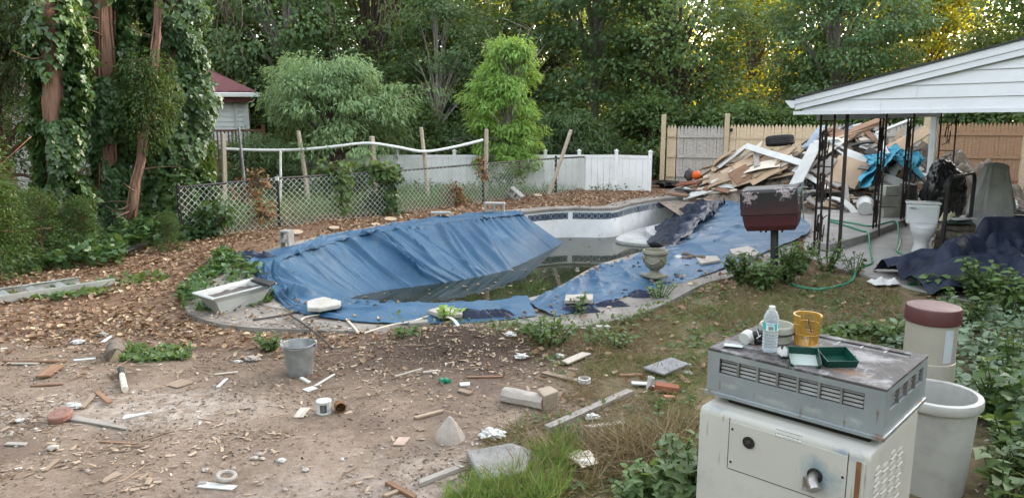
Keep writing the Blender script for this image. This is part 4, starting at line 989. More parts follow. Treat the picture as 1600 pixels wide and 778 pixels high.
# ------------------------------------------------------------------ filter canister and tub
FILB = M('aged_beige_plastic', (.34,.32,.275), (.29,.27,.23), scale=2, rough=.55, bump=.05, stains=[((.33,.30,.25), 2.5, .55, .78, .5), ((.22,.2,.17), 9, .66, .78, .4)])
MAR = M('maroon_plastic', (.085,.027,.026), (.068,.022,.022), scale=3, rough=.5, bump=.05, stains=[((.14,.075,.07), 6, .6, .78, .4)])
fy = 4.78; fx = atY(1455, 520, fy).x; zt2 = atY(1455, 483, fy-.1).z; zc = atY(1455, 511, fy-.15).z; zb2 = atY(1455, 598, fy-.1).z; fr = .168
fl = thing('filter_canister', 'beige pool filter canister with a maroon cap behind the white tub', 'filter', (fx, fy, 0))
mb = MB(); mb.lathe([(fr-.012,zb2),(fr-.008,zb2+.004),(fr-.008,zb2+.13),(fr-.014,zb2+.135),(fr-.014,zc+.02)], 40); mb.build('body', FILB, fl)
mb = MB(); mb.lathe([(fr-.004,zc),(fr,zc+.004),(fr,zt2-.018),(fr-.008,zt2-.004),(fr-.02,zt2),(0,zt2+.004)], 40); mb.build('cap', MAR, fl)
mb = MB(); mb.lathe([(.12,0),(.12,.03),(.085,.04),(.085,zb2)], 28); mb.build('neck', FILB, fl)
mb = MB(); a0 = math.atan2(-fy, -fx)+.55; P_ = [[((fr-.0125)*math.cos(a0+i*.08), (fr-.0125)*math.sin(a0+i*.08), z) for i in range(6)] for z in (zb2+.15, zb2+.37)]; mb.grid(P_); mb.build('sticker', M('grey_sticker', (.42,.46,.50), (.36,.40,.45), rough=.5, bump=0), fl)
TUBM = M('scuffed_white_plastic', (.40,.40,.38), (.34,.34,.325), scale=2, rough=.45, bump=.05, stains=[((.20,.20,.195), 2.6, .50, .72, .65), ((.13,.13,.13), 5, .58, .74, .55), ((.08,.075,.07), 26, .7, .78, .4)])
tb = thing('plastic_tub', 'big scuffed white plastic tub with rolled rim beside the pool heater', 'tub', (2.53, 4.27, -.02))
mb = MB(); hh = .60; prof = [(.0,0),(.19,0),(.20,.012),(.225,hh-.07),(.226,hh-.07),(.226,hh-.045)]+[(.226,hh-.035)]
ins = [(.212,hh-.005)]+[(.212-.003*(k % 2), hh-.02-.02*k) for k in range(12)]+[(.185,.03),(0,.025)]
mb.lathe(prof+ins, 48, cap=False); mb.build('body', TUBM, tb)
mb = MB(); mb.lathe([(.224,hh-.055),(.246,hh-.055),(.251,hh-.045),(.251,hh-.01),(.246,hh+.002),(.216,hh+.004),(.212,hh-.004)], 48, cap=False); mb.build('rim', TUBM, tb)

# ------------------------------------------------------------------ grill on a post
m, nt, N, L = newmat('burnt_grill_paint'); out = N.new('ShaderNodeOutputMaterial'); b = N.new('ShaderNodeBsdfPrincipled'); L.new(b.outputs[0], out.inputs[0])
tc = N.new('ShaderNodeTexCoord'); v = tc.outputs['Object']; sx = N.new('ShaderNodeSeparateXYZ'); L.new(v, sx.inputs[0])
def mr(val, a, b_): r = N.new('ShaderNodeMapRange'); r.inputs[1].default_value = a; r.inputs[2].default_value = b_; L.new(val, r.inputs[0]); return r.outputs[0]
def mth(op, a, b_): q = N.new('ShaderNodeMath'); q.operation = op; [L.new(s, q.inputs[i]) if hasattr(s, 'is_output') else setattr(q.inputs[i], 'default_value', s) for i, s in enumerate((a, b_))]; return q.outputs[0]
nz = noisef(nt, v, 7, 6, .7, .2, .8)
wear = mth('ADD', sx.outputs['Z'], mth('MULTIPLY', nz, .10))
col = mixc(nt, mr(wear, .16, .42), (.062,.013,.017), (.010,.008,.011))      # burnt black towards the lid
sp1_ = N.new('ShaderNodeVectorMath'); sp1_.operation = 'DISTANCE'; L.new(v, sp1_.inputs[0]); sp1_.inputs[1].default_value = (-.20,-.19,.40)
sp2_ = N.new('ShaderNodeVectorMath'); sp2_.operation = 'DISTANCE'; L.new(v, sp2_.inputs[0]); sp2_.inputs[1].default_value = (.17,-.19,.43)
fl_ = noisef(nt, v, 16, 5, .75, .3, .7)
pa = mth('MINIMUM', sp1_.outputs['Value'], sp2_.outputs['Value'])
peel = mr(mth('ADD', pa, mth('MULTIPLY', fl_, .17)), .150, .144)
col = mixc(nt, peel, col, mixc(nt, noisef(nt, v, 60, 3, .6, .45, .6), (.30,.27,.28), (.20,.135,.14)))
col = mixc(nt, mth('MULTIPLY', mr(sx.outputs['X'], .292, .296), mr(mth('ADD', sx.outputs['Z'], mth('MULTIPLY', noisef(nt, v, 22, 4), .09)), .33, .5)), col, (.10,.125,.11))
L.new(col, b.inputs['Base Color']); b.inputs['Roughness'].default_value = .5
GRILLM = m
gp = at(1209, 444); ztop = atY(1212, 357, gp.y).z
gr = thing('post_grill', 'burnt maroon grill box with peeling paint on a black post', 'grill', gp)
mb = MB(); mb.tube([(0,0,-.2),(-.015,0,.35),(-.04,0,ztop+.05)], .048, 16); mb.build('post', M('black_post_paint', (.022,.024,.028), (.04,.042,.045), rough=.5, bump=.15, stains=[((.10,.09,.08), 6, .6, .78, .5)]), gr)
bxr = thing('grill_box', None, None); bxr.parent = gr; bxr.location = (-.06, 0, ztop); bxr.rotation_euler = (R(2), R(-6), R(-27)); bxr.scale = (1.16, 1.2, 1.12)
def rr_(w_, d_, z, k=.0): return [(-w_/2, -d_/2, z), (w_/2, -d_/2, z), (w_/2, d_/2, z), (-w_/2, d_/2, z)]
mb = MB(); mb.loft([rr_(.50,.29,0), rr_(.545,.335,.06), rr_(.575,.365,.185)]); mb.build('firebox', GRILLM, bxr, smooth=0, bevel=.012, seg=3)
mb = MB(); mb.loft([rr_(.60,.39,.185), rr_(.60,.39,.215), rr_(.592,.382,.44), rr_(.575,.35,.468), rr_(.56,.32,.474)]); mb.build('lid', GRILLM, bxr, smooth=0, bevel=.007, seg=2)
GTR = M('pale_green_aluminium', (.30,.36,.33), (.22,.27,.25), scale=8, rough=.5, metal=.3, stains=[((.05,.05,.05), 8, .55, .7, .7)])
mb = MB(); mb.box((.301,-.01,.425), (.006,.33,.05)); mb.box((.305, .165, .25), (.012,.02,.36)); mb.build('end_trim', GTR, bxr, smooth=0, bevel=.003)
mb = MB(); mb.lathe([(.018,0),(.02,.025),(.012,.035)], 10, (.15,.05,.488)); mb.build('vent_cap', RUST, bxr)
mb = MB()
for x in (-.12,-.06,0,.05,.11): mb.lathe([(.012,-.03),(.012,0)], 8, (x,-.06+.02*math.sin(x*40),0))
mb.build('burner_nozzle', RUST, bxr)
# ------------------------------------------------------------------ toilet, rail, covers on the patio
PORC = M('white_porcelain', (.58,.59,.60), (.53,.54,.55), rough=.12, bump=0, spec=.6, stains=[((.5,.47,.4), 3, .62, .8, .4)])
tp = at(1443, 399)
to = thing('toilet', 'white porcelain toilet standing on the patio beside the black tube rail', 'toilet', (tp.x+.02, tp.y+.14, .03), R(-22))
def ell(cx_, cy_, z, rx, ry, n=28, egg=0): return [(cx_+rx*math.cos(a)*(1), cy_+ry*math.sin(a)*(1+(egg if math.sin(a) < 0 else 0)), z) for a in np.linspace(0, 2*PI, n, endpoint=False)]
mb = MB(); mb.loft([ell(0,.02,0,.125,.20), ell(0,.02,.03,.12,.19), ell(0,.0,.12,.10,.16), ell(0,-.02,.22,.115,.17,egg=.1), ell(0,-.05,.30,.165,.21,egg=.15), ell(0,-.06,.37,.185,.23,egg=.18), ell(0,-.06,.395,.185,.23,egg=.18)]); mb.build('bowl', PORC, to, smooth=60)
mb = MB(); mb.loft([ell(0,-.06,.398,.19,.235,egg=.18), ell(0,-.06,.418,.192,.24,egg=.18), ell(0,-.06,.421,.188,.235,egg=.18), ell(0,-.06,.44,.188,.232,egg=.18), ell(0,-.06,.446,.16,.2,egg=.18)]); mb.build('seat', PORC, to, smooth=50)
mb = MB(); mb.box((0,.17,.385), (.28,.16,.06)); mb.build('ledge', PORC, to, bevel=.02)
mb = MB(); mb.box((0,.21,.57), (.44,.19,.32), taper=1.06); tk = mb.build('tank', PORC, to, bevel=.03, seg=3)
mb = MB(); mb.box((0,.21,.748), (.49,.225,.04)); mb.build('tank_lid', PORC, to, bevel=.014, seg=3)
mb = MB(); mb.lathe([(.012,0),(.012,.014)], 10, (0,0,0)); mb.box((.03,0,.018), (.075,.016,.008)); mb.build('handle', CHROME, to, loc=(-.17,.108,.67), rot=(PI/2,0,0))
# handrail loop
a_, b_ = at(1470, 402, .02), at(1511, 386, .02)
zr_ = atY(1470, 277, a_.y).z
hr = thing('tube_rail', 'black bent tube handrail standing on the patio in front of the covered grill', 'handrail', (a_.x, a_.y, 0))
dxy = Vector((b_.x-a_.x, b_.y-a_.y, 0))
pts = [Vector((0,0,.0)), Vector((0,0,zr_-.16))]
for t in np.linspace(0, PI/2, 6): pts.append(dxy.normalized()*(.15*(1-math.cos(t)))+Vector((0,0,zr_-.15+.15*math.sin(t))))
L_ = dxy.length
for t in np.linspace(PI/2, PI, 6): pts.append(dxy.normalized()*(L_-.15+.15*(1-math.cos(PI-t)) if False else L_-.15-.15*math.cos(t))+Vector((0,0,zr_-.15+.15*math.sin(t))))
pts.append(dxy+Vector((0,0,zr_-.18))); pts.append(dxy+Vector((0,0,0)))
mb = MB(); mb.tube(pts, .03, 12); mb.build('tube', BLACKM, hr)
for q in (Vector((0,0,0)), dxy):
    mb = MB(); mb.lathe([(.05,.0),(.05,.012),(.035,.03)], 14, (q.x, q.y, .02)); mb.build('foot', BLACKM, hr)
# covered grill
COVM = M('grey_cover_cloth', (.36,.355,.345), (.29,.285,.275), scale=3, rough=.9, bump=.5, bscale=34, stains=[((.19,.185,.18), 3, .5, .72, .6), ((.40,.39,.38), 5, .6, .75, .5)])
COVL = M('pale_cover_lining', (.30,.31,.325), (.25,.26,.275), scale=3, rough=.8, bump=.15)
cg = at(1540, 398)
cv = thing('covered_grill', 'wheeled grill hidden under a draped grey cloth cover', 'covered grill', (cg.x+.52, cg.y+.85, .03), R(-20))
def fold_ring(rx, ry, z, dx, dy, amp, seed, n=120, pw=.55):
    out = []
    for k in range(n):
        a = 2*PI*k/n; c, s = math.cos(a), math.sin(a)
        f = 1+amp*(ridge(np.array(vn(np.array(a*3.2+z*.3), np.array(z*.8+seed), 61)))-.3)+amp*.5*(float(vn(np.array(a*9.0), np.array(z*1.4+seed), 62))-.5)
        out.append((dx+rx*f*math.copysign(abs(c)**pw, c), dy+ry*f*math.copysign(abs(s)**pw, s), z))
    return out
mb = MB(); rings = []
for z, rx, ry, dx, am in ((.12,.29,.27,.02,.26),(.3,.295,.27,.02,.24),(.5,.295,.27,.02,.21),(.62,.29,.265,.02,.18),(.76,.275,.255,.02,.16),(.84,.255,.24,.03,.15),(.95,.225,.22,.03,.15),(1.1,.195,.20,.03,.13),(1.22,.17,.18,.03,.09),(1.29,.165,.16,.03,.05),(1.325,.11,.11,.03,.05),(1.335,.03,.03,.03,0)):
    rings.append(fold_ring(rx, ry, z, dx, 0, am, 1))
mb.loft(rings); mb.build('cover', COVM, cv, smooth=80)
mb = MB(); P_ = []
for i in range(40):
    u = i/39; row = []
    for j in range(24):
        q = j/23; top_ = Vector((-.36+.42*q, -.31, .55-.05*q)); bot = Vector((-.42+.55*q, -.72, -.02))
        p_ = top_.lerp(bot, u); p_.z += .10*math.sin(PI*u)*.6+.04*ridge(np.array(vn(np.array(q*5.0), np.array(u*.8), 71)))-.0; row.append(tuple(p_))
    P_.append(row)
mb.grid(P_); mb.build('hanging_flap', COVL, cv, smooth=80, recalc=False)
for x in (-.3, .33):
    mb = MB(); mb.lathe([(.05,-.03),(.11,-.03),(.12,-.015),(.12,.015),(.11,.03),(.05,.03)], 24, cap=True); mb.build('wheel', BLACKM, cv, loc=(x, .12, .12), rot=(0, PI/2, 0))
# black bag
BAGM = M('black_bag_plastic', (.010,.010,.012), (.016,.016,.018), rough=.28, bump=.3, bscale=14, spec=.5)
def bag(label, c, rx, ry, rz_, seed, mat=BAGM, cat='trash bag', name='trash_bag'):
    t_ = thing(name, label, cat, c); mb = MB(); bm = bmesh.new(); bmesh.ops.create_icosphere(bm, subdivisions=5, radius=1); vs = []
    for v in bm.verts:
        n1 = mnoise.noise(v.co*1.6+Vector((seed, 0, 0))); n2 = mnoise.noise(v.co*4.5+Vector((0, seed, 0))); n3 = mnoise.noise(Vector((v.co.x*9, v.co.y*9, v.co.z*3+seed)))
        k = 1+.22*n1+.16*(abs(n2)-.25)+.06*(abs(n3)-.2); z = max(v.co.z*rz_*k+rz_*.9, 0)
        pw = lambda q: math.copysign(abs(q)**.75, q)
        vs.append((pw(v.co.x)*rx*k, pw(v.co.y)*ry*k, z))
    mb.add(vs, [tuple(v.index for v in f.verts) for f in bm.faces]); bm.free(); mb.build('bag', mat, t_, smooth=80)
    mb = MB(); mb.blob((rx*.2, 0, rz_*1.85), .05, .05, .07, .4, 3, seed, 2); mb.build('knot', mat, t_, smooth=80); return t_
pb = at(1462, 348, .03); pb = atY(1462, 330, pb.y)
q = at(1462, 338, .15)
bag('shiny black trash bag slumped behind the toilet tank', (q.x+.05, q.y-.1, .05), .36, .3, .60, 4)
q = at(1272, 322, .1); bag('black trash bag bulging between the grill box and the carport corner post', (q.x, q.y, .02), .32, .28, .36, 8)
# logs under the rail
BARK = M('grey_bark', (.17,.14,.115), (.09,.072,.058), scale=5, rough=.95, bump=.7, bscale=22, stretch=(3,3,.6))
CUT = M('cut_wood_face', (.42,.33,.23), (.33,.25,.17), scale=9, rough=.8, bump=.15)
def log(label, c, r, ln, rz, cat='log', group=None, name='log', tilt=0):
    t_ = thing(name, label, cat, c, group=group, rot=(0, 0, rz)); mb = MB(); n = 9
    mb.tube([((i/(n-1)-.5)*ln, .015*math.sin(i*1.3), r*.95+.012*math.sin(i*.9)+tilt*(i/(n-1)-.5)) for i in range(n)], [r*(1+.06*math.sin(i*2.1)) for i in range(n)], 12); mb.build('bark', BARK, t_)
    for sg in (-1, 1): mb = MB(); i = 0 if sg < 0 else n-1; mb.tube([(sg*ln*.5, .015*math.sin(i*1.3), r*.95+.012*math.sin(i*.9)+tilt*sg*.5), (sg*(ln*.5+.004), .015*math.sin(i*1.3), r*.95+.012*math.sin(i*.9)+tilt*sg*.5)], r*.9, 12); mb.build('cut_end', CUT, t_)
    return t_
q = at(1492, 392, .03)
for k, (dx, dy, z) in enumerate(((-.02,.08,.03),(.16,.25,.03),(0.02,.16,.17),(.12,.22,.30))):
    log(['lowest front grey log stacked under the tube rail','lowest back grey log stacked under the tube rail','middle grey log of the stack under the tube rail','topmost grey log of the stack under the tube rail'][k], (q.x+dx, q.y+dy, z), .075, .5, -.35+.06*k, group='logs under the tube rail')
sheet('green_cloth', 'crumpled dark green cloth on top of the log stack', 'cloth', (q.x+.1, q.y+.15, .44), .38, .26, -.3, M('dark_green_cloth', (.05,.075,.06), (.035,.055,.045), rough=.85), .16, 8, 24)
sheet('white_board_scrap', 'bent white board scrap lying on the logs before the covered grill', 'board', (q.x+.12, q.y+.05, .52), .45, .16, .25, WPL, .03, 4, 8, .012)
sheet('yellow_paper_bag', 'pale yellow crumpled bag beside the toilet tank', 'bag', at(1487, 355, .35)+Vector((.05,.2,.05)), .22, .2, .4, M('pale_yellow_paper', (.62,.58,.40), (.52,.48,.32), rough=.8), .22, 3, 22)
# navy cloth heap
NAVC = M('dark_navy_cloth', (.008,.013,.028), (.013,.019,.040), scale=3, rough=.62, bump=.2, bscale=90, spec=.35, stains=[((.04,.05,.075), 5, .6, .78, .5)])
nh = thing('navy_pool_cover', 'large crumpled dark navy pool cover heaped behind the filter canister', 'pool cover', (0,0,0))
def cloth_heap(c, rx, ry, h, seed, n=150, nf=26):
    """cloth thrown in a heap: rolled folds lying over one another, valleys between"""
    g = np.random.default_rng(seed); X, Y = np.meshgrid(np.linspace(-rx*1.15, rx*1.15, n), np.linspace(-ry*1.15, ry*1.15, n)); r = np.hypot(X/rx, Y/ry)
    wx = .10*(fbm(X*3+seed, Y*3, seed, 3)-.5)*2; wy = .10*(fbm(X*3, Y*3+seed, seed+9, 3)-.5)*2
    Z = np.full(X.shape, -.04)
    for k in range(nf):
        a = g.normal(.25, .55); L_ = g.uniform(.35, .9)*rx; cx_, cy_ = g.uniform(-.6, .6)*rx, g.uniform(-.75, .75)*ry; w_ = g.uniform(.08, .20)
        px, py = X+wx-cx_, Y+wy-cy_; u = px*math.cos(a)+py*math.sin(a); v = -px*math.sin(a)+py*math.cos(a)+.12*np.sin(u*2.2+k); d = np.hypot(np.maximum(np.abs(u)-L_, 0)*.6, v)
        base = h*max(0, 1-(math.hypot(cx_/rx, cy_/ry))**2)*g.uniform(.3, 1.1)
        Z = np.maximum(Z, base*np.exp(-(d/(w_*1.7))**2)+np.sqrt(np.clip(1-(d/w_)**2, 0, 1))*w_*.95*np.clip(1-(r-.85)/.3, 0, 1))
    Z = np.maximum(Z, (h*.2*np.clip(1-r**2, 0, 1))+.015-.06*(r > .8+.3*fbm(X*2+3, Y*2, seed+7)))
    for _ in range(2): Z[1:-1, 1:-1] = (Z[1:-1, 1:-1]*2+Z[:-2, 1:-1]+Z[2:, 1:-1]+Z[1:-1, :-2]+Z[1:-1, 2:])/6
    Z += .02*(fbm(X*7, Y*7, seed+3)-.5)*(Z > 0)
    return [[(c[0]+X[i, j], c[1]+Y[i, j], Z[i, j]) for j in range(n)] for i in range(n)]
c0 = at(1512, 456); mb = MB(); mb.grid(cloth_heap((c0.x+.3, c0.y+.3), .86, .66, .44, 5)); mb.build('cover_cloth', NAVC, nh, smooth=80)
c1 = at(1590, 425); mb = MB(); mb.grid(cloth_heap((c1.x+.25, c1.y+.15), 1.0, .75, .62, 14)); mb.build('cover_cloth', NAVC, nh, smooth=80)
sheet('plastic_bag', 'translucent white plastic bag on the patio left of the navy pool cover', 'plastic bag', at(1380, 443, .03), .34, .22, .1, WPL, .08, 6, 26)

# ------------------------------------------------------------------ blocks, bucket, hose near the heap
BLK = M('grey_cinder_block', (.37,.36,.345), (.28,.27,.26), scale=7, rough=.95, bump=.5, bscale=140, objvar=.12, stains=[((.2,.18,.16), 4, .56, .75, .5)])
def cinder(label, c, rot, group='cinder blocks', s=1.0):
    t_ = MB(); L_, W_, H_ = .39*s, .19*s, .19*s; k = .035*s
    t_.box((0, -W_/2+k/2, 0), (L_, k, H_)); t_.box((0, W_/2-k/2, 0), (L_, k, H_))
    for x in (-L_/2+k/2, 0, L_/2-k/2): t_.box((x, 0, 0), (k, W_-2*k, H_))
    o = t_.build('cinder_block', BLK, None, smooth=0, bevel=.004*s); o.location = c; o.rotation_euler = rot
    return tag(o, label, 'cinder block', group)
q = at(689, 346); cinder('cinder block with open cells facing the pool, left of the tarp edge one', (q.x, q.y, .10), (R(90), 0, .06))
q = at(773, 338); cinder('cinder block weighing down the upper edge of the blue tarp', (q.x, q.y, .19), (R(90), 0, -.05), s=1.08)
q = at(806, 313); cinder('cinder block tipped on its corner against the chain link fence', (q.x, q.y, .14), (R(90), R(35), -.55))
q = at(449, 392); cinder('cinder block standing on end beside the left end of the blue tarp', (q.x, q.y, .16), (R(0), R(90), R(75)), s=.9)
SOLB = M('split_grey_block', (.34,.335,.30), (.24,.235,.21), scale=5, rough=.95, bump=.7, bscale=50, objvar=.15)
def solid(name, label, cat, c, d, rot, mat, group=None, jit=.006, bevel=.008):
    mb = MB(); mb.box((0,0,0), d, jit=jit); o = mb.build(name, mat, None, smooth=0, bevel=bevel); o.location = c; o.rotation_euler = rot; return tag(o, label, cat, group)
q = at(1400, 341, .15); y0 = q.y+.2
for lab, px, dz, w_, dy in (('bottom left block of the grey wall block stack by the heap',1390,.15,.36,0),('bottom right block of the grey wall block stack by the heap',1416,.15,.34,.1),('middle block of the grey wall block stack by the heap',1385,.355,.38,.02),('top block of the grey wall block stack by the heap',1388,.56,.28,.04)):
    x = atY(px, 320, y0+dy).x; solid('wall_block', lab, 'block', (x, y0+dy, dz+.10), (w_, .22, .198), (0,0,random.uniform(-.12,.12)), SOLB, 'grey wall blocks', .01)
x = atY(1416, 300, y0+.35).x; solid('wall_block', 'dark wall block standing upright behind the grey block stack', 'block', (x, y0+.3, .55), (.26,.2,.42), (0,.05,.1), M('dark_block', (.10,.09,.08), (.07,.065,.06), rough=.95, bump=.6), None, .01)
q = at(1358, 337, .15); pbk = thing('white_bucket', 'white plastic bucket lying on its side by the grey block stack', 'bucket', (q.x, q.y+.2, .15+.155), 0)
mb = MB(); mb.lathe([(0,-.165),(.125,-.165),(.135,-.155),(.155,.17),(.168,.172),(.168,.2),(.15,.2),(.128,-.15),(0,-.15)], 32, cap=False); mb.build('body', WPL, pbk, rot=(PI/2+.15, 0, .35) if False else (R(-82), 0, R(-24)))
HOSEM = M('green_hose_rubber', (.02,.20,.115), (.018,.16,.09), rough=.4, bump=.05, stains=[((.20,.30,.24), 5, .6, .75, .5)])
def hose(label, pix, z=.04):
    pts = [at(a, b_, zz) for a, b_, zz in [(p[0], p[1], p[2] if len(p) > 2 else z) for p in pix]]
    mb = MB(); mb.tube(catmull(pts, 90), .0165, 7); return tag(mb.build('garden_hose', HOSEM), label, 'hose')
hose('green garden hose running from the carport post past the toilet to the navy pool cover', [(1296,343,.17),(1335,349,.17),(1362,353,.17),(1398,346,.17),(1404,362,.1),(1405,380),(1401,392),(1410,398),(1415,406),(1412,418),(1422,430),(1440,441),(1420,444)])
hose('green garden hose curling from the raised slab into the weeds', [(1297,346,.17),(1320,352,.17),(1345,360,.17),(1356,364,.15),(1359,384,.05),(1362,400),(1361,412),(1340,420),(1331,438),(1305,448),(1275,452),(1245,447),(1238,443)])

# ------------------------------------------------------------------ urn, slabs on the tarp
URNM = M('mossy_cast_stone', (.24,.23,.18), (.165,.16,.12), scale=6, rough=.9, bump=.4, bscale=60, stains=[((.13,.13,.08), 4, .54, .74, .6)])
q = at(1022, 444); ur = thing('stone_urn', 'mossy cast stone urn planter with garland relief on the right tarp', 'urn', (q.x, q.y, .10))
k_ = .93; prof = [(.11,.03),(.10,.04),(.065,.065),(.06,.085),(.075,.10),(.125,.135),(.155,.19),(.16,.235),(.152,.27),(.15,.285),(.165,.29),(.172,.30),(.172,.335),(.165,.345),(.145,.345),(.138,.30),(.0,.285)]
mb = MB(); mb.lathe([(r*k_, z*1.02) for r, z in prof], 36); mb.build('bowl', URNM, ur)
mb = MB(); mb.box((0,0,.015), (.25,.25,.03)); mb.build('plinth', URNM, ur, rot=(0,0,.5), bevel=.006)
for k in range(4):
    a0 = k*PI/2+.35; mb = MB(); mb.tube([((.152-.012*math.sin(PI*t))*math.cos(a0+t*PI/2), (.152-.012*math.sin(PI*t))*math.sin(a0+t*PI/2), .255-.065*math.sin(PI*t)) for t in np.linspace(0, 1, 11)], .012, 6); mb.lathe([(.022,-.01),(.024,.01),(.01,.022)], 8, (.152*math.cos(a0), .152*math.sin(a0), .255)); mb.build('garland', URNM, ur)
mb = MB(); mb.tube([(.162*math.cos(a), .162*math.sin(a), .322) for a in np.linspace(0, 2*PI, 37)], .009, 6); mb.build('rim_band', URNM, ur)
SLABC = M('exposed_aggregate', (.44,.40,.36), (.30,.27,.24), scale=60, rough=.9, bump=.6, bscale=120, stains=[((.18,.16,.14), 3, .55, .72, .5)])
def slab(name, label, cat, pix, z0, h, mat, rzj=0, bevel=.008):
    c_ = [at(a, b_, z0+h) for a, b_ in pix]; ctr = sum((Vector((p.x, p.y, 0)) for p in c_), Vector())/len(c_)
    mb = MB(); P = [(p.x-ctr.x, p.y-ctr.y) for p in c_]; mb.prism(P, 0, h); o = mb.build(name, mat, None, smooth=0, bevel=bevel); o.location = (ctr.x, ctr.y, z0); return tag(o, label, cat)
slab('stone_slab', 'aggregate paving slab lying on the right tarp below the grill box', 'paving slab', [(1140,389),(1170,384),(1186,393),(1180,399),(1144,396)], .09, .05, SLABC)
slab('stone_slab', 'aggregate paving slab beside the rolled scraps on the right tarp', 'paving slab', [(1085,399),(1120,399),(1126,406),(1095,411)], .08, .04, SLABC)
slab('stone_slab', 'aggregate paving slab holding the tarp edge where the two tarps meet', 'paving slab', [(884,460),(927,459),(926,468),(882,469)], .11, .045, SLABC)
slab('stone_slab', 'aggregate slab in the near edge of the blue tarp below the water', 'paving slab', [(668,484),(690,478),(724,482),(722,490),(690,492)], .09, .045, SLABC)
slab('white_stone', 'white flat stone with chipped corners on the near left tarp edge', 'stone', [(479,470),(488,467),(505,463),(521,466),(533,470),(531,475),(516,478),(500,481),(480,480)], .11, .05, M('white_limestone', (.42,.41,.385), (.31,.30,.275), scale=9, rough=.9, bump=.8, stains=[((.35,.32,.28), 14, .62, .72, .7)]), bevel=.012)
q = at(1066, 407, .09); log('pinkish rolled scrap lying on the right tarp, left piece', (q.x, q.y, .09), .035, .26, .2, 'scrap', 'rolled scraps'); q = at(1083, 404, .09); log('brown wooden scrap leaning on the aggregate slab of the right tarp', (q.x, q.y, .1), .03, .36, -.75, 'scrap', 'rolled scraps')
mb = MB(); mb.blob((0,0,.04), .07, .05, .05, .4, 2, 3, 2); o = mb.build('white_rag', WPL, None); o.location = at(1066, 408, .1)+Vector((-.07,0,0)); tag(o, 'small white rag at the end of the rolled scraps on the right tarp', 'rag')

# ------------------------------------------------------------------ trough and ladder
FIB = M('white_fibreglass', (.40,.42,.42), (.34,.36,.36), scale=2, rough=.45, bump=.06, stains=[((.33,.33,.30), 2, .56, .78, .5)])
SOILM = M('dry_dark_soil', (.12,.105,.10), (.06,.05,.047), scale=14, rough=1, bump=.8, bscale=50)
zR = .26; A, B_, C_, D_ = at(330,467,zR), at(433,441,zR), at(394,434,zR), at(299,457,zR)
ctr = (A+B_+C_+D_)/4; tr = thing('planter_trough', 'white tapered planter trough full of dark soil among ivy', 'planter', (ctr.x, ctr.y, 0))
cs = [Vector((p.x-ctr.x, p.y-ctr.y, 0)) for p in (A, B_, C_, D_)]
sc = lambda k, z, l=1: [(p.x*k*l, p.y*k, z) for p in cs]
mb = MB(); mb.loft([sc(.62,.0,.9), sc(.66,.05,.92), sc(.82,.19), sc(.94,.235), sc(1,zR-.018), sc(1,zR), sc(.86,zR), sc(.80,zR-.035), sc(.74,zR-.09)]); mb.build('body', FIB, tr, smooth=0, bevel=.008)
mb = MB(); P_ = [[tuple((cs[0].lerp(cs[1], u)).lerp(cs[3].lerp(cs[2], u), v)*.80+Vector((0,0,zR-.06+.025*mnoise.noise(Vector((u*7, v*3, 2)))))) for v in np.linspace(0,1,10)] for u in np.linspace(0,1,30)]; mb.grid(P_); mb.build('soil', SOILM, tr, smooth=80)
slab('black_tray', 'flat black tray lying across the right end of the white trough', 'tray', [(391,436),(402,433),(431,440),(420,445)], zR+.002, .035, BPL)
ALU = M('dull_aluminium', (.52,.53,.52), (.42,.43,.42), scale=3, rough=.45, metal=.6, bump=.05, stains=[((.25,.24,.2), 4, .58, .76, .5)])
n0, n1, f0, f1 = at(-60,478,.06), at(180,441,.06), at(-60,449,.06), at(137,427,.06)
ld = thing('ladder', 'aluminium step ladder lying flat in the ivy at the left edge', 'ladder', (n0.x, n0.y, 0)); o0 = Vector((n0.x, n0.y, 0))
d = (n1-n0); d.z = 0; L1 = d.length; d.normalize(); ang = math.atan2(d.y, d.x); rot = Matrix.Rotation(ang, 3, 'Z'); pr_ = Vector((-d.y, d.x, 0)); W_ = .46
for wo, ln in ((0, L1), (W_, L1-.28)):
    mb = MB(); c = d*(ln/2)+pr_*wo; mb.box((c.x, c.y, .065), (ln, .014, .085), rot)
    for z in (.026, .104): c2 = c+pr_*(.018 if wo == 0 else -.018); mb.box((c2.x, c2.y, z), (ln, .035, .007), rot)
    mb.build('rail', ALU, ld, smooth=0, bevel=.002)
for k in range(9):
    s = .16+k*.30
    if s < L1-.3:
        mb = MB(); c = d*s+pr_*(W_/2); mb.box((c.x, c.y, .075), (.085, W_-.02, .008), rot @ Matrix.Rotation(R(-18), 3, 'Y')); mb.build('step', ALU, ld, smooth=0)
mb = MB(); c = d*(L1-.14)+pr_*.03; mb.box((c.x, c.y, .03), (.3, .07, .012), rot); mb.build('foot_plate', ALU, ld, smooth=0)
# ------------------------------------------------------------------ debris heap
BUMPS = [(8.3,18.2,1.55,1.75,1.5),(6.6,18.9,.95,1.35,1.0),(9.9,17.6,1.25,1.2,1.2),(5.4,19.6,.42,.9,.75),(7.4,17.0,.55,1.1,.9)]
def hh(x, y):
    z = 0.0
    for cx_, cy_, h, rx, ry in BUMPS: z = max(z, h*max(0, 1-((x-cx_)/(rx*1.6))**2-((y-cy_)/(ry*1.6))**2)**.75)
    return z
def on_heap(px, py, lift=0.0):
    d = ray(px, py).normalized(); o = Vector((0,0,CAMH)); t = 12.0
    while t < 24:
        p = o+d*t; g = max(hh(p.x, p.y), .0)+lift
        if p.z <= g: return p
        t += .04
    return o+d*19.5
RUBM = M('rubble_mix', (.24,.19,.15), (.10,.085,.07), scale=7, rough=.95, bump=.8, bscale=25, stains=[((.45,.43,.40), 9, .58, .68, .8), ((.05,.045,.04), 5, .55, .7, .8)])
P_ = []
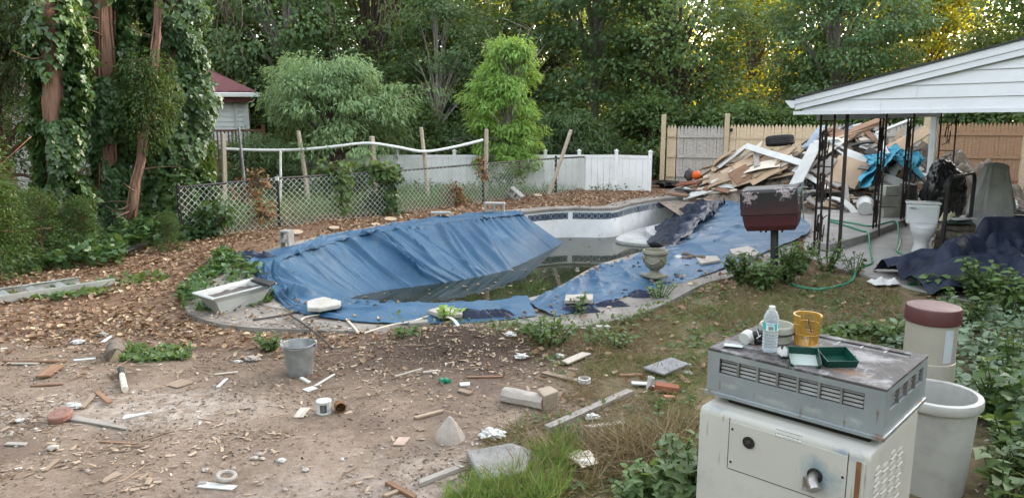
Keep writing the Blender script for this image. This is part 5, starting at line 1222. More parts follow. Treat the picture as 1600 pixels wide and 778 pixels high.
for i in range(110):
    y = 15.0+i*.06; P_.append([(x, y, (lambda h: h*(.86+.5*(mnoise.noise(Vector((x*3.2, y*3.2, 4)))))-.03)(hh(x, y))) for x in np.linspace(3.6, 12.4, 150)])
mb = MB(); mb.grid(P_); tag(mb.build('debris_rubble', RUBM, smooth=0), 'mixed small rubble and broken scraps filling the debris heap', 'rubble', kind='stuff')
W1 = wood('tan_board', (.40,.29,.195), (.29,.20,.13)); W2 = wood('brown_board', (.25,.145,.09), (.16,.09,.055)); W3 = wood('pale_board', (.60,.54,.46), (.48,.42,.35)); W4 = wood('grey_board', (.30,.275,.25), (.2,.185,.165))
PW = M('white_painted_board', (.50,.50,.485), (.42,.42,.405), scale=3, rough=.55, bump=.08, objvar=.1, stains=[((.36,.32,.27), 4, .6, .75, .6)])
CARD = M('brown_cardboard', (.38,.28,.195), (.32,.23,.16), scale=3, rough=.85, bump=.06, objvar=.2)
DK = M('dark_scrap', (.035,.033,.035), (.06,.055,.05), rough=.7, bump=.3); BG = M('blue_grey_scrap', (.26,.31,.37), (.19,.23,.29), rough=.6)
RED = M('reddish_board', (.22,.075,.045), (.15,.05,.032), rough=.6, stretch=(1,12,12))
def plank(name, label, cat, a, b, wd, th, mat, group=None, nrm=None, jag=True, bend=0, taper=1, roll=0):
    a, b = Vector(a), Vector(b); X = (b-a); L_ = X.length; X.normalize()
    nv = Vector(nrm) if nrm is not None else Vector((0,0,1))
    Y = nv.cross(X).normalized(); Z = X.cross(Y).normalized()
    if roll: q = Matrix.Rotation(roll, 3, X); Y = q @ Y; Z = q @ Z
    mb = MB(); n = 7 if bend else 3
    rings = []
    for i in range(n):
        u = i/(n-1); w_ = wd*(1+(taper-1)*u)*(1+(random.uniform(-.03,.03) if jag else 0)); z = bend*math.sin(PI*u)
        if i in (0, n-1) and jag: e = [random.uniform(-.06,.06)*min(L_, .6) for _ in range(2)]
        else: e = [0, 0]
        x = (u-.5)*L_
        rings.append([(x+e[0], -w_/2, z-th/2), (x+e[1], w_/2, z-th/2), (x+e[1], w_/2, z+th/2), (x+e[0], -w_/2, z+th/2)])
    mb.loft(rings); o = mb.build(name, mat, None, smooth=0, bevel=min(th*.2, .004))
    mm = Matrix.Identity(4)
    for r_ in range(3): mm[r_][0], mm[r_][1], mm[r_][2], mm[r_][3] = X[r_], Y[r_], Z[r_], ((a+b)/2)[r_]
    o.matrix_world = mm
    return tag(o, label, cat, group)
def hb(label, p1, p2, wd, th, mat, cat='board', name='board', group='boards of the debris heap', lift=.10, jag=True, bend=0, roll=0, taper=1):
    a, b = on_heap(*p1, lift), on_heap(*p2, lift); m_ = (a+b)/2; e = .25
    nv = Vector((hh(m_.x-e, m_.y)-hh(m_.x+e, m_.y), hh(m_.x, m_.y-e)-hh(m_.x, m_.y+e), 2*e)).normalized()
    return plank(name, label, cat, a, b, wd, th, mat, group, nv, jag, bend, taper, roll)
hb('long white metal trim on the heap, left half of the bent piece below the tire', (1122,262), (1166,228), .16, .03, PW, 'trim', 'metal_trim', None, .28, False)
hb('long white metal trim on the heap, right half of the bent piece below the tire', (1164,228), (1256,256), .17, .03, PW, 'trim', 'metal_trim', None, .34, False)
hb('big white panel leaning over the grill box corner of the heap', (1243,288), (1277,222), .34, .03, PW, 'panel', 'leaning_sheet', None, .45, False, roll=-.3)
hb('reddish brown board at the left end of the debris heap', (1058,288), (1104,283), .20, .03, RED, 'board', 'board', None, .08)
hb('white painted board at the low left edge of the heap', (1070,309), (1116,296), .17, .025, PW, 'board', 'board', None, .06)
hb('long thin pale strip across the low left of the heap', (1085,305), (1152,297), .05, .03, W3, 'strip', 'wood_strip', None, .13)
hb('thin tan strip lying at the front foot of the heap by the pool coping', (1088,311), (1140,317), .05, .03, W1, 'strip', 'wood_strip', None, .05)
hb('short dark grey post standing out of the heap under the white trim', (1183,262), (1181,236), .13, .10, W4, 'post', 'wood_post', None, .35, False)
hb('long white strip across the middle of the tan sheets in the heap', (1111,285), (1157,258), .08, .02, PW, 'strip', 'wood_strip', None, .22)
hb('long grey moulding resting on the tan sheets of the heap', (1112,286), (1192,262), .08, .04, W3, 'moulding', 'moulding', None, .2)
hb('long brown beam pointing up right from the heap top behind the carport post', (1288,222), (1384,185), .22, .07, W2, 'beam', 'wood_beam', None, .22)
hb('pale board edge lying on the long brown beam of the heap top', (1300,219), (1386,190), .10, .04, W1, 'board', 'board', None, .26)
hb('wide tan board slanting up to the right by the white downspout', (1392,240), (1450,202), .24, .04, W1, 'board', 'board', None, .30)
hb('second tan board slanting beside the wide tan one near the downspout', (1380,236), (1425,212), .17, .04, W1, 'board', 'board', None, .22)
hb('white L shaped trim, long leg rising to the right', (1369,209), (1424,187), .07, .05, PW, 'trim', 'metal_trim', None, .42, False)
hb('white L shaped trim, short leg hanging to the blue cloth', (1370,209), (1387,241), .09, .04, PW, 'trim', 'metal_trim', None, .40, False)
hb('thin white strip crossing the heap left of the second iron post', (1284,219), (1330,249), .05, .03, PW, 'strip', 'wood_strip', None, .25, False)
hb('second thin white strip crossing beside the first one', (1310,229), (1352,245), .05, .03, PW, 'strip', 'wood_strip', None, .22, False)
hb('big brown cardboard sheet under the blue cloth', (1300,262), (1345,276), .75, .012, CARD, 'cardboard', 'cardboard_sheet', None, .25, bend=.05)
hb('cardboard sheet above the blue cloth', (1358,243), (1394,246), .35, .012, CARD, 'cardboard', 'cardboard_sheet', None, .26, bend=.04)
hb('tan cardboard sheet left of the carport corner post', (1282,288), (1303,268), .40, .012, CARD, 'cardboard', 'cardboard_sheet', None, .2)
hb('curved white plank lying on the raised slab under the heap', (1297,309), (1337,335), .16, .03, PW, 'plank', 'white_plank', None, .12, bend=.10)
hb('short grey plank standing upright in front of the heap', (1324,320), (1320,278), .10, .03, W4, 'plank', 'plank', None, .25, False)
rs = random.Random(5)
where = lambda x, y: ('left of the tire' if x < 1160 else 'around the tire' if x < 1250 else 'behind the carport corner post' if x < 1310 else 'between the two left iron posts' if x < 1365 else 'near the blue cloth' if x < 1420 else 'below the white downspout')
kinds = [(W1,'tan board'),(W2,'brown board'),(W3,'pale board'),(W4,'grey board'),(PW,'white board'),(CARD,'cardboard piece'),(DK,'dark scrap'),(BG,'blue grey scrap')]
def scrap(x, y, ki, ang, ln, wd, th, lift):
    mat, nm = kinds[ki]; x2, y2 = x+ln*math.cos(ang), y+ln*math.sin(ang)
    g = nm.split()[-1] if nm.split()[-1] in ('board', 'piece', 'scrap') else 'board'
    lab = f"{nm} in the debris heap {where(x, y)}"
    hb(lab, (x, y), (x2, y2), wd, th, mat, g, nm.replace(' ', '_'), f"{nm}s {where(x, y)}", lift, roll=rs.uniform(-.35, .35), bend=rs.choice((0, 0, .03)), taper=rs.uniform(.6, 1.1))
for k in range(58):                 # layered flaps of tan sheet, left side
    x = rs.uniform(1090, 1215); y = 296-(x-1090)*.20-rs.uniform(0, 34)+ (x > 1170)*8
    scrap(x, y, rs.choice((0,0,5,5,5,2,1)), rs.uniform(-.7,-.1), rs.uniform(28, 58), rs.uniform(.14,.42), rs.choice((.012,.02,.03)), rs.uniform(.06,.26))
for k in range(85):                 # mixed scraps, top and right
    x = rs.uniform(1240, 1440); c_ = 250-52*math.exp(-((x-1320)/80)**2); y = c_+rs.uniform(-4, 70)
    scrap(x, y, rs.choice((0,1,1,2,2,4,4,4,4,6,6,7,5,3,3,6)), rs.uniform(-1.0, .8), rs.uniform(16, 52), rs.uniform(.05,.28), rs.choice((.015,.03,.05)), rs.uniform(.04,.32))
for k in range(44):                 # low front
    x = rs.uniform(1225, 1370); y = rs.uniform(292, 330)
    scrap(x, y, rs.choice((0,1,2,3,4,6,6)), rs.uniform(-.6,.6), rs.uniform(14, 40), rs.uniform(.05,.16), rs.choice((.02,.04)), rs.uniform(.03,.2))
for k in range(14):
    x = rs.uniform(1045, 1120); y = 306-(x-1045)*.08-rs.uniform(0, 14)
    scrap(x, y, rs.choice((1,2,3,4,6)), rs.uniform(-.5,.3), rs.uniform(18, 40), rs.uniform(.05,.15), .03, rs.uniform(.02,.14))
TYRE = M('tyre_rubber', (.016,.016,.017), (.026,.025,.024), scale=9, rough=.75, bump=.35)
q = on_heap(1221, 226, .25); ty = thing('car_tyre', 'black car tyre lying flat on top of the debris heap', 'tyre', (q.x, q.y+.1, q.z-.02), rot=(R(-8), R(-3), 0))
mb = MB(); pr2 = [(.20,.04),(.23,.0),(.29,-.01),(.325,.02)]+[(.335-.008*(k % 2), .035+.02*k) for k in range(8)]+[(.325,.20),(.29,.225),(.23,.215),(.20,.175),(.215,.11)]
mb.lathe(pr2+[pr2[0]], 48, cap=False); mb.build('tread', TYRE, ty, smooth=40)
mb = MB(); mb.lathe([(.245,.2175),(.25,.2215),(.285,.2275),(.29,.2255)], 40, cap=False); mb.build('sidewall_ring', TYRE, ty)
ORG = M('orange_plastic', (.62,.10,.02), (.55,.09,.02), rough=.4, bump=.03)
q = on_heap(1088, 274, .2); ob = thing('orange_ball', 'bright orange ball at the left end of the debris heap', 'ball', (q.x, q.y, q.z))
mb = MB(); mb.blob((0,0,0), .12, .12, .12, 0, 1, 0, 4); mb.build('ball', ORG, ob)
mb = MB(); mb.lathe([(.018,0),(.016,.012),(0,.013)], 10, (0,0,.115)); mb.build('valve', INK, ob)
mb = MB(); mb.blob((0,0,0), .12, .1, .16, .3, 2, 4); o = mb.build('dark_sack', DK, None, smooth=80); o.location = q+Vector((-.16, .1, .0)); tag(o, 'dark grey sack behind the orange ball', 'sack')
CYAN = M('light_blue_cloth', (.08,.33,.45), (.06,.26,.37), scale=3, rough=.6, bump=.2, bscale=60)
q = on_heap(1385, 262, .1); bc = thing('light_blue_cloth', 'light blue crumpled vinyl sheet draped on the right of the debris heap', 'vinyl sheet', (0,0,0))
P_ = []
for i in range(90):
    row = []
    for j in range(60):
        u, v = i/89, j/59; px = 1343+82*u+8*math.sin(v*5); py = 246-16*math.exp(-((u-.62)/.25)**2)+v*(36+14*math.sin(u*6.3+.6)); p_ = on_heap(px, py, .30)
        f1 = float(ridge(vn(np.array(u*6+v*1.5), np.array(v*1.5+2), 81))); f2 = float(ridge(vn(np.array(u*13-v*3), np.array(v*4), 82)))
        row.append((p_.x, p_.y-.28*f1-.08*f2, p_.z+.12*f1))
    P_.append(row)
mb = MB(); mb.grid(P_); mb.build('sheet', CYAN, bc, smooth=80, recalc=False)
pA, pB = on_heap(1405,246,.4), on_heap(1440,278,.35); mb = MB(); mb.tube(catmull([pA, pA.lerp(pB,.4)+Vector((0,-.05,.06)), pB], 20), [.07]*21, 10); mb.build('rolled_edge', CYAN, bc)
q = on_heap(1421, 278, .3); ww = thing('wheel_hoop', 'black thin spoked wheel hoop standing below the light blue sheet', 'wheel', q, rot=(PI/2, .2, .5))
mb = MB(); mb.tube([(.2*math.cos(a), .2*math.sin(a), 0) for a in np.linspace(0, 2*PI, 33)], .014, 6); mb.build('rim', BLACKM, ww)
mb = MB()
for k in range(7): a = k*PI/7; mb.tube([(.2*math.cos(a), .2*math.sin(a), .01), (-.2*math.cos(a), -.2*math.sin(a), -.01)], .005, 4)
mb.build('spokes', BLACKM, ww)
def crum(name, label, cat, px, py, rx, ry, rz_, mat, seed, heap=True, z=.03):
    c = on_heap(px, py, .15) if heap else at(px, py, z); mb = MB(); mb.blob((0,0,rz_*.5), rx, ry, rz_, .6, 2.4, seed, 3, 0 if not heap else None); o = mb.build(name, mat, None, smooth=30); o.location = c; return tag(o, label, cat)
crum('white_bundle', 'white bundle of torn sheeting near the top of the heap behind the corner post', 'bundle', 1296, 230, .34, .25, .14, PW, 2)
crum('brown_bag', 'small brown paper bag near the heap top between the iron posts', 'bag', 1348, 214, .14, .12, .1, CARD, 5)
crum('grey_bundle', 'blue grey bundle in the heap left of the brown paper bag', 'bundle', 1331, 213, .2, .14, .13, BG, 7)
crum('black_sheeting', 'black plastic sheeting crumpled at the left foot of the heap by the gate', 'sheeting', 1046, 291, .5, .3, .1, BAGM, 11, False)
crum('rag_pile', 'pale rag pile by the brown fence right of the covered grill', 'rags', 1573, 336, .22, .2, .22, WPL, 13, False)
crum('dark_scrap_pile', 'dark scrap pile by the brown fence at the right edge', 'scrap', 1592, 338, .3, .2, .12, DK, 17, False)
for i, (px, py) in enumerate(((1556,332),(1583,325),(1570,325))): crum('rubble_piece', ['white rubble piece beside the covered grill','pale rubble piece nearest the right fence post','grey rubble piece behind the pale rag pile'][i], 'rubble', px, py, .12, .1, .1, [PW, W3, SOLB][i], 20+i, False)

# ------------------------------------------------------------------ single pieces on the ground
def gp(px, py, lift=0.0): q = at(px, py, 0); return Vector((q.x, q.y, float(gh(np.array(q.x), np.array(q.y)))+lift))
WX = wood('weathered_tan_board', (.33,.25,.185), (.22,.165,.12)); WY = wood('weathered_pale_board', (.44,.39,.335), (.32,.28,.24))
def gplank(label, p1, p2, wd, th, mat, name='plank', cat='plank', lift=.0, **k):
    mat = WX if mat is W1 else (WY if mat is W3 else mat)
    lift -= .004
    th *= .62; wd *= (.8 if wd < .2 else 1)
    return plank(name, label, cat, gp(*p1, th/2+.006+lift), gp(*p2, th/2+.006+lift), wd, th, mat, **k)
gplank('grey brown tapered plank lying right of the red brown disc', (104,652), (196,669), .10, .025, W4, taper=.35)
gplank('broken reddish brown board chunk at the left, above the disc', (68,592), (90,577), .13, .03, W2, lift=.02)
gplank('thin brown lath at the left edge below the broken chunk', (50,604), (98,602), .035, .02, W2, 'lath', 'lath')
gplank('short brown lath leaning by the pale rag near the disc', (152,617), (173,634), .05, .02, W2, 'lath', 'lath', lift=.02)
gplank('crooked tan lath crossing above the red brown disc', (128,640), (150,618), .045, .02, W1, 'lath', 'lath', lift=.01)
gplank('flat tan board piece on the dusty patch', (266,605), (293,595), .19, .015, W1, 'board', 'board')
gplank('white wedge of board in the dusty patch', (192,652), (238,646), .09, .02, PW, 'board', 'board', taper=.15)
gplank('small white stick on the dusty patch near the metal bucket', (340,606), (354,592), .035, .02, PW, 'stick', 'stick')
gplank('narrow pale stick behind the dusty patch', (335,586), (372,582), .03, .02, W3, 'stick', 'stick')
gplank('thin long brown stick below the plank by the disc', (152,688), (214,692), .02, .015, W2, 'stick', 'stick')
gplank('dark lath left of the chips at the left edge', (8,693), (40,693), .05, .02, W4, 'lath', 'lath')
gplank('tan wood wedge in the front left dirt', (159,752), (186,738), .055, .02, W1, 'wedge', 'wedge', taper=1.6)
gplank('tan split lath left of the front wedge', (69,735), (90,718), .04, .015, W1, 'lath', 'lath')
gplank('thin split lath right of the front wedge', (216,749), (234,738), .035, .015, W1, 'lath', 'lath')
gplank('tiny upright lath below the thin split one', (229,757), (236,746), .045, .015, W1, 'lath', 'lath')
gplank('long pale stick left of the green caps', (618,588), (661,579), .03, .025, W3, 'stick', 'stick')
gplank('second pale stick pointing at the green caps', (662,585), (685,583), .04, .025, W3, 'stick', 'stick')
gplank('long brown lath right of the green caps', (728,592), (786,591), .03, .02, W2, 'lath', 'lath')
gplank('curved white plastic strip on the dark soil mound', (701,538), (717,549), .04, .012, WPL, 'plastic_strip', 'strip', lift=.12, bend=.02)
gplank('long tan stick in the middle of the dirt', (648,654), (694,644), .045, .03, W1, 'stick', 'stick')
gplank('small pinkish tile standing in the middle of the dirt', (622,697), (632,684), .10, .02, M('pinkish_tile', (.45,.33,.27), rough=.8), 'tile', 'tile')
gplank('broken grey shingle with torn end beside the label can', (466,652), (477,637), .095, .015, W3, 'shingle', 'shingle')
gplank('white spatula blade with stick handle by the bucket, blade', (476,609), (492,604), .10, .012, WPL, 'spatula', 'spatula')
gplank('white thin stick leading up right of the spatula', (492,602), (523,584), .025, .018, PW, 'stick', 'stick')
gplank('white stub at the foot of the metal bucket', (470,591), (484,598), .04, .03, PW, 'stub', 'stub')
gplank('pale plank at the edge of the weeds', (882,574), (917,559), .11, .025, W3, lift=.02)
gplank('tan plank left of the white ring cap', (850,585), (905,597), .09, .02, W1)
gplank('brown lath behind the white cup', (966,588), (1004,586), .05, .03, W2, 'lath', 'lath')
gplank('pale plank with frayed end below the edging timber', (915,670), (976,661), .06, .025, W3)
gplank('long old edging timber between dirt and grass', (855,674), (985,614), .08, .09, W4, 'edging_timber', 'timber', lift=-.02, jag=False)
gplank('tilted grey slate piece among weeds left of the heater', (1020,586), (1063,570), .22, .03, M('grey_slate', (.24,.24,.25), rough=.9, bump=.4), 'slate', 'slate', lift=.03)
gplank('white trim scrap beside the tilted slate', (1040,580), (1078,578), .07, .015, PW, 'trim_scrap', 'trim')
gplank('brown strip under the tilted slate', (1058,583), (1076,598), .06, .02, W2, 'lath', 'lath')
gplank('white strip left of the white cup', (988,602), (1012,603), .07, .02, PW, 'strip', 'strip', lift=.02)
gplank('green grey board sunk in weeds by the brick', (1000,601), (1040,595), .1, .02, M('green_grey_board', (.10,.12,.10), rough=.8), 'board', 'board')
gplank('dark stick at the bottom edge', (605,755), (650,782), .05, .04, W2, 'stick', 'stick')
gplank('second pale stick at the bottom edge', (600,778), (632,765), .035, .03, W1, 'stick', 'stick')
gplank('old timber at the bottom left of the grey slab', (655,758), (722,735), .06, .05, W4, 'timber', 'timber')
gplank('grey plastic pipe lying in the weeds beyond the soil mound', (848,524), (950,517), .06, .05, W4, 'pipe', 'pipe', jag=False)
gplank('weathered round timber behind the soil mound', (640,525), (668,524), .14, .12, W4, 'timber', 'timber')
gplank('pale plank leaning to the tarp edge on the deck', (514,514), (521,497), .07, .02, W3)
gplank('white board lump in the weeds at the end of the grey pipe', (931,517), (952,516), .09, .03, PW, 'board', 'board', lift=.03)
gplank('thin branch on the litter left of the bucket', (5,567), (100,567), .04, .035, W2, 'branch', 'branch')
gplank('white slat in the litter above the stump log', (115,564), (148,561), .05, .02, PW, 'slat', 'slat')
gplank('pale long lath on the litter edge at the left', (10,569), (58,569), .05, .02, W3, 'lath', 'lath')
gplank('white blade scrap right of the crumpled litter rag', (160,533), (178,521), .05, .015, PW, 'scrap', 'scrap')
q = gp(181, 556); log('short weathered log lying end on in the weeds at the left', (q.x, q.y, -.01), .07, .34, 2.0, name='log')
# tool handle, disc, bucket, can ...
a_, b_ = gp(189, 581, .03), gp(196, 615, .03); tl = thing('tool_handle', 'wooden tool handle with a dark ferrule lying in the dirt', 'tool handle', (0,0,0))
mb = MB(); mb.tube([a_.lerp(b_, .3), b_], [.022, .026], 10); mb.build('handle', W3, tl); mb = MB(); mb.tube([a_, a_.lerp(b_, .3)], [.028, .024], 10); mb.build('ferrule', DK, tl)
q = gp(90, 660); dc = thing('round_disc', 'red brown round plastic disc with a ring groove lying in the dirt', 'disc', (q.x, q.y+.05, q.z+.02), rot=(R(10), R(-6), 0))
DISC = M('faded_red_plastic', (.26,.135,.105), (.21,.11,.085), rough=.6, bump=.05)
mb = MB(); mb.lathe([(r_*.70, z_*.8) for r_, z_ in [(.0,0),(.115,0),(.122,.01),(.122,.05),(.112,.06),(.062,.06),(.06,.055),(.056,.055),(.054,.06),(0,.06)]], 40); mb.build('disc', DISC, dc, smooth=30)
q = gp(465, 588); bu = thing('metal_bucket', 'dented galvanised metal bucket standing on the dirt', 'bucket', (q.x, q.y+.08, q.z))
GAL2 = M('galvanised_bucket', (.36,.38,.385), (.22,.235,.245), scale=9, rough=.5, metal=.55, bump=.12, bscale=12, stains=[((.46,.47,.47), 6, .56, .74, .6), ((.13,.115,.10), 4, .56, .74, .7)])
mb = MB(); mb.lathe([(.0,.012),(.098,.012),(.1,0),(.103,.0),(.141,.262),(.147,.266),(.147,.274),(.138,.274),(.134,.26),(.098,.02),(0,.02)], 40, cap=False)
mb.v = [(x*(1+.03*math.sin(3*math.atan2(y, x))), y*(1+.02*math.sin(2*math.atan2(y, x)+z*9)), z) for x, y, z in mb.v]; mb.build('body', GAL2, bu)
for sg in (-1, 1): mb = MB(); mb.box((sg*.148, 0, .275), (.012, .04, .05)); mb.build('ear', GAL2, bu, bevel=.004)
mb = MB(); mb.tube([(.148*math.cos(a), -.145*math.sin(a), .285-.03*math.sin(a)) for a in np.linspace(0, PI, 20)], .0045, 5); mb.build('handle', GAL2, bu)
q = gp(504, 647); ca = thing('plaster_can', 'white lidded can with a dark label panel standing in the dirt', 'can', (q.x, q.y+.05, q.z), math.atan2(-q.y, -q.x))
mb = MB(); mb.lathe([(0,0),(.056,0),(.058,.006),(.055,.012),(.055,.082),(.0585,.084),(.0585,.096),(.056,.099),(0,.099)], 36); mb.build('body', WPL, ca, smooth=30)
mb = MB(); patch(mb, -.55, .35, .018, .078, .0556, 8); lb = mb.build('dark_label', M('can_label_dark', (.05,.052,.055), rough=.5, bump=0), ca)
mb = MB(); patch(mb, .42, 1.3, .018, .078, .0556, 8); mb.build('light_label', M('can_label_grey', (.46,.47,.49), (.36,.37,.40), scale=40, rough=.5, bump=0), ca)
mb = MB()
for k in range(7): patch(mb, -.45, .05+.25*random.random(), .026+k*.007, .028+k*.007, .0559, 4)
mb.build('fine_print', M('can_print', (.3,.3,.31), rough=.5, bump=0), lb)
q = gp(530, 643); rc = thing('rusty_can', 'rusty open can tipped over beside the white label can', 'can', (q.x, q.y+.03, q.z+.038), rot=(R(84), 0, R(20)))
mb = MB(); mb.lathe([(0,-.045),(.038,-.045),(.04,-.042),(.04,.045),(.0375,.045),(.0375,-.04),(0,-.04)], 24, cap=False); mb.build('body', RUST, rc)
q = gp(702, 694); py_ = MB(); py_.lathe([(.105,-.02),(.10,.035),(.055,.11),(.012,.165),(0,.17)], 9, (0,0,0)); o = py_.build('concrete_cone', M('rough_concrete', (.42,.37,.335), (.31,.27,.24), scale=9, rough=.95, bump=.5, stains=[((.13,.1,.085), 5, .55, .7, .7)]), None, smooth=25); o.location = (q.x, q.y+.07, q.z); tag(o, 'pointed concrete lump standing in the dirt', 'concrete lump')
ROUGH = M('rough_pale_concrete', (.38,.34,.31), (.29,.26,.235), scale=6, rough=.95, bump=.55, stains=[((.24,.2,.17), 5, .55, .75, .5)])
a_, b_ = gp(788, 630, .05), gp(851, 643, .05); mb = MB(); ln = (b_-a_).length; mb.loft([[(x, math.cos(t)*.075*(1+.08*math.sin(x*19+t)), math.sin(t)*.062*(1+.08*math.sin(x*13+t*2))) for t in np.linspace(0, 2*PI, 9, endpoint=False)] for x in np.linspace(-ln/2, ln/2, 9)]); o = mb.build('concrete_chunk', ROUGH, None, smooth=30); o.location = (a_+b_)/2+Vector((0,.04,0)); o.rotation_euler = (0,0,math.atan2(b_.y-a_.y, b_.x-a_.x)); tag(o, 'long pale concrete chunk lying in the dirt', 'concrete chunk')
q = gp(856, 640); solid('concrete_block', 'small square pale concrete block beside the long chunk', 'concrete block', (q.x, q.y+.04, q.z+.07), (.13,.13,.15), (.1,-.1,.5), M('tan_concrete', (.40,.33,.27), (.30,.24,.19), scale=8, rough=.95, bump=.5), None, .012, .01)
q = gp(913, 599); rg = thing('ring_cap', 'small white ring cap lying in the dirt right of the tan plank', 'cap', (q.x, q.y, q.z)); mb = MB(); mb.lathe([(.045,0),(.05,.002),(.052,.045),(.047,.047),(.043,.047),(.04,.01)], 24, cap=False); mb.build('ring', WPL, rg); mb = MB(); mb.lathe([(.053,.012),(.056,.016),(.053,.02)], 24, cap=False); mb.build('thread', WPL, rg)
q = gp(352, 753); rg2 = thing('white_ring', 'scuffed white plastic ring on a broken white board at the front', 'ring', (q.x, q.y+.02, q.z+.02), rot=(.12,.1,0)); mb = MB(); mb.tube([(.052*math.cos(a), .045*math.sin(a), .02) for a in np.linspace(0, 2*PI, 29)], .014, 9); mb.build('ring', ROUGH, rg2)
gplank('broken white board under the scuffed white ring', (313,757), (366,762), .09, .015, PW, 'board', 'board', taper=.7)
for i, (px, py, r) in enumerate(((320,735,.035),(398,718,.035),(405,712,.035),(410,719,.03),(440,723,.04),(82,702,.06),(316,756,.04),(478,735,.035),(620,505,.04))):
    mb = MB(); r *= .7; mb.blob((0,0,r*.4), r, r*.8, r*.5, .45, 2, i+3, 2, -.01); o = mb.build('pale_stone', WPL if i in (4,) else ROUGH, None, smooth=25); o.location = gp(px, py); tag(o, ['pale flat stone left of the white ring','pale pebble in the cluster above the white ring, left','pale pebble in the cluster above the white ring, back','pale pebble in the cluster above the white ring, front','curved white shard right of the pebble cluster','pale flat stone below the red brown disc','pale stone touching the broken white board','dark tinged stone in the front dirt','pale stone by the near tarp edge'][i], 'stone')
for i, (px, py, s, lab) in enumerate(((381,494,.10,'white foam lump by the planter trough'),(815,566,.09,'grey white lump at the right of the dark soil mound'),(797,545,.08,'pale chip of foam right of the dark soil mound'),(874,562,.07,'crumpled white scrap in the weeds'),(926,655,.08,'crumpled white paper above the frayed plank'),(1070,573,.08,'white foam scrap left of the heater cover'),(1076,583,.05,'small white scrap under the tilted slate'),(372,566,.05,'white ball of foam by the litter edge'),(115,637,.09,'pale crumpled rag above the red brown disc'),(32,660,.05,'white scrap at the left edge of the dirt'),(122,535,.09,'crumpled white rag in the leaf litter'),(160,523,.08,'grey crumpled rag in the leaf litter'),(395,563,.1,'brown stone at the litter edge left of the bucket'),(1017,604,.05,'white shards by the brick'),(768,686,.13,'crumpled pale plastic by the grey slab'))):
    mb = MB(); s *= .62; mb.blob((0,0,s*.35), s, s*.7, s*.42, .75, 2.6, i+31, 3, -.01); o = mb.build('foam_lump' if 'foam' in lab else 'crumpled_scrap', ROUGH if 'stone' in lab else (SOLB if 'grey crumpled' in lab else WPL), None, smooth=30); o.location = gp(px, py); tag(o, lab, 'scrap')
q = gp(1013, 606); cu_ = thing('white_cup', 'small white plastic cup standing among scraps by the brick', 'cup', (q.x, q.y, q.z), rot=(0,R(12),0)); mb = MB(); mb.lathe([(.0,0),(.02,0),(.026,.10),(.029,.102),(.024,.1),(.018,.006),(0,.006)], 20, cap=False); mb.build('body', WPL, cu_); mb = MB(); mb.tube([(.027*math.cos(a), .027*math.sin(a), .1) for a in np.linspace(0, 2*PI, 21)], .003, 5); mb.build('rim', WPL, cu_)
q = gp(1043, 612); solid('red_brick', 'red brick lying among weeds left of the heater', 'brick', (q.x, q.y+.03, q.z+.035), (.19,.09,.06), (0,.08,-.25), M('red_brick_clay', (.28,.105,.06), (.2,.075,.045), rough=.95, bump=.5), None, .003, .004)
q = gp(1042, 622); solid('brick_chip', 'small orange brick chip below the red brick', 'brick', (q.x+.02, q.y, q.z+.015), (.09,.06,.03), (0,.1,.3), M('orange_clay', (.42,.19,.12), rough=.9, bump=.4), None, .008, .003)
for dx, lab in ((0,'left dark green cap of the pair in the dirt'),(.045,'right dark green cap of the pair in the dirt')):
    q = gp(692, 599); mb = MB(); mb.tube([(-.03,0,.018),(.03,-.02,.018)], [.017,.019], 12); o = mb.build('green_bottle_top', M('green_cap_plastic', (.02,.22,.12), rough=.4, bump=0), None); o.location = (q.x+dx, q.y, q.z); o.rotation_euler.z = -.75; tag(o, lab, 'cap', 'green caps')
for px, py, lab in ((726,604,'small white tile below the long brown lath'),): gplank(lab, (718,604), (734,603), .09, .02, WPL, 'tile', 'tile')
gplank('brown plank stub below the small white tile', (718,613), (735,619), .07, .03, W1, 'stub', 'stub')
slab('grey_slab', 'grey concrete paving slab half sunk in grass at the bottom', 'paving slab', [(728,703),(800,690),(832,702),(822,735),(752,749)], -.02, .085, M('rough_grey_slab', (.24,.235,.225), (.16,.155,.15), scale=12, rough=.95, bump=.6, bscale=70, stains=[((.34,.33,.31), 5, .56, .72, .6)]), bevel=.015)
bxm = M('weathered_carton', (.58,.54,.45), (.48,.44,.36), rough=.8, bump=.1)
q = gp(908, 727)
for i, (p1, p2, wd, lab) in enumerate((((882,722),(900,712),.17,'left flap of the flattened pale carton in the grass'),((893,728),(928,720),.17,'middle panel of the flattened pale carton in the grass'),((905,737),(930,731),.10,'front flap with white strip of the flattened pale carton'))):
    gplank(lab, p1, p2, wd, .012, bxm, 'carton_piece', 'carton', lift=.03+.012*i, roll=.15*(i-1))
gplank('white strip on the front carton flap', (905,734), (925,738), .03, .006, PW, 'strip', 'strip', lift=.075)
# bent pipes on the deck by the white stone
mb = MB(); mb.tube(catmull([at(*p, .06) for p in ((470,500),(480,495),(500,492),(520,493),(538,497),(552,510),(560,520))], 40), .012, 6); tag(mb.build('bent_pipe', W3), 'thin pale bent pipe arching on the deck below the white stone', 'pipe')
mb = MB(); mb.tube(catmull([at(*p, .06) for p in ((395,500),(420,496),(450,491),(475,484),(500,478))], 30), .010, 6); tag(mb.build('thin_cable', DK), 'thin dark cable from the foam lump to the tarp edge', 'cable')
mb = MB(); mb.tube(catmull([at(*p, .07) for p in ((455,493),(480,510),(505,530),(520,545))], 30), .010, 6); tag(mb.build('thin_cable', DK), 'thin dark cable crossing the deck to the dirt', 'cable')
mb = MB(); mb.tube(catmull([at(*p, .1) for p in ((196,393),(215,386),(232,378),(247,370))], 20), .035, 8); tag(mb.build('black_pipe', BLACKM), 'black pipe sticking out of the leaf litter under the thin leaning trunk', 'pipe')
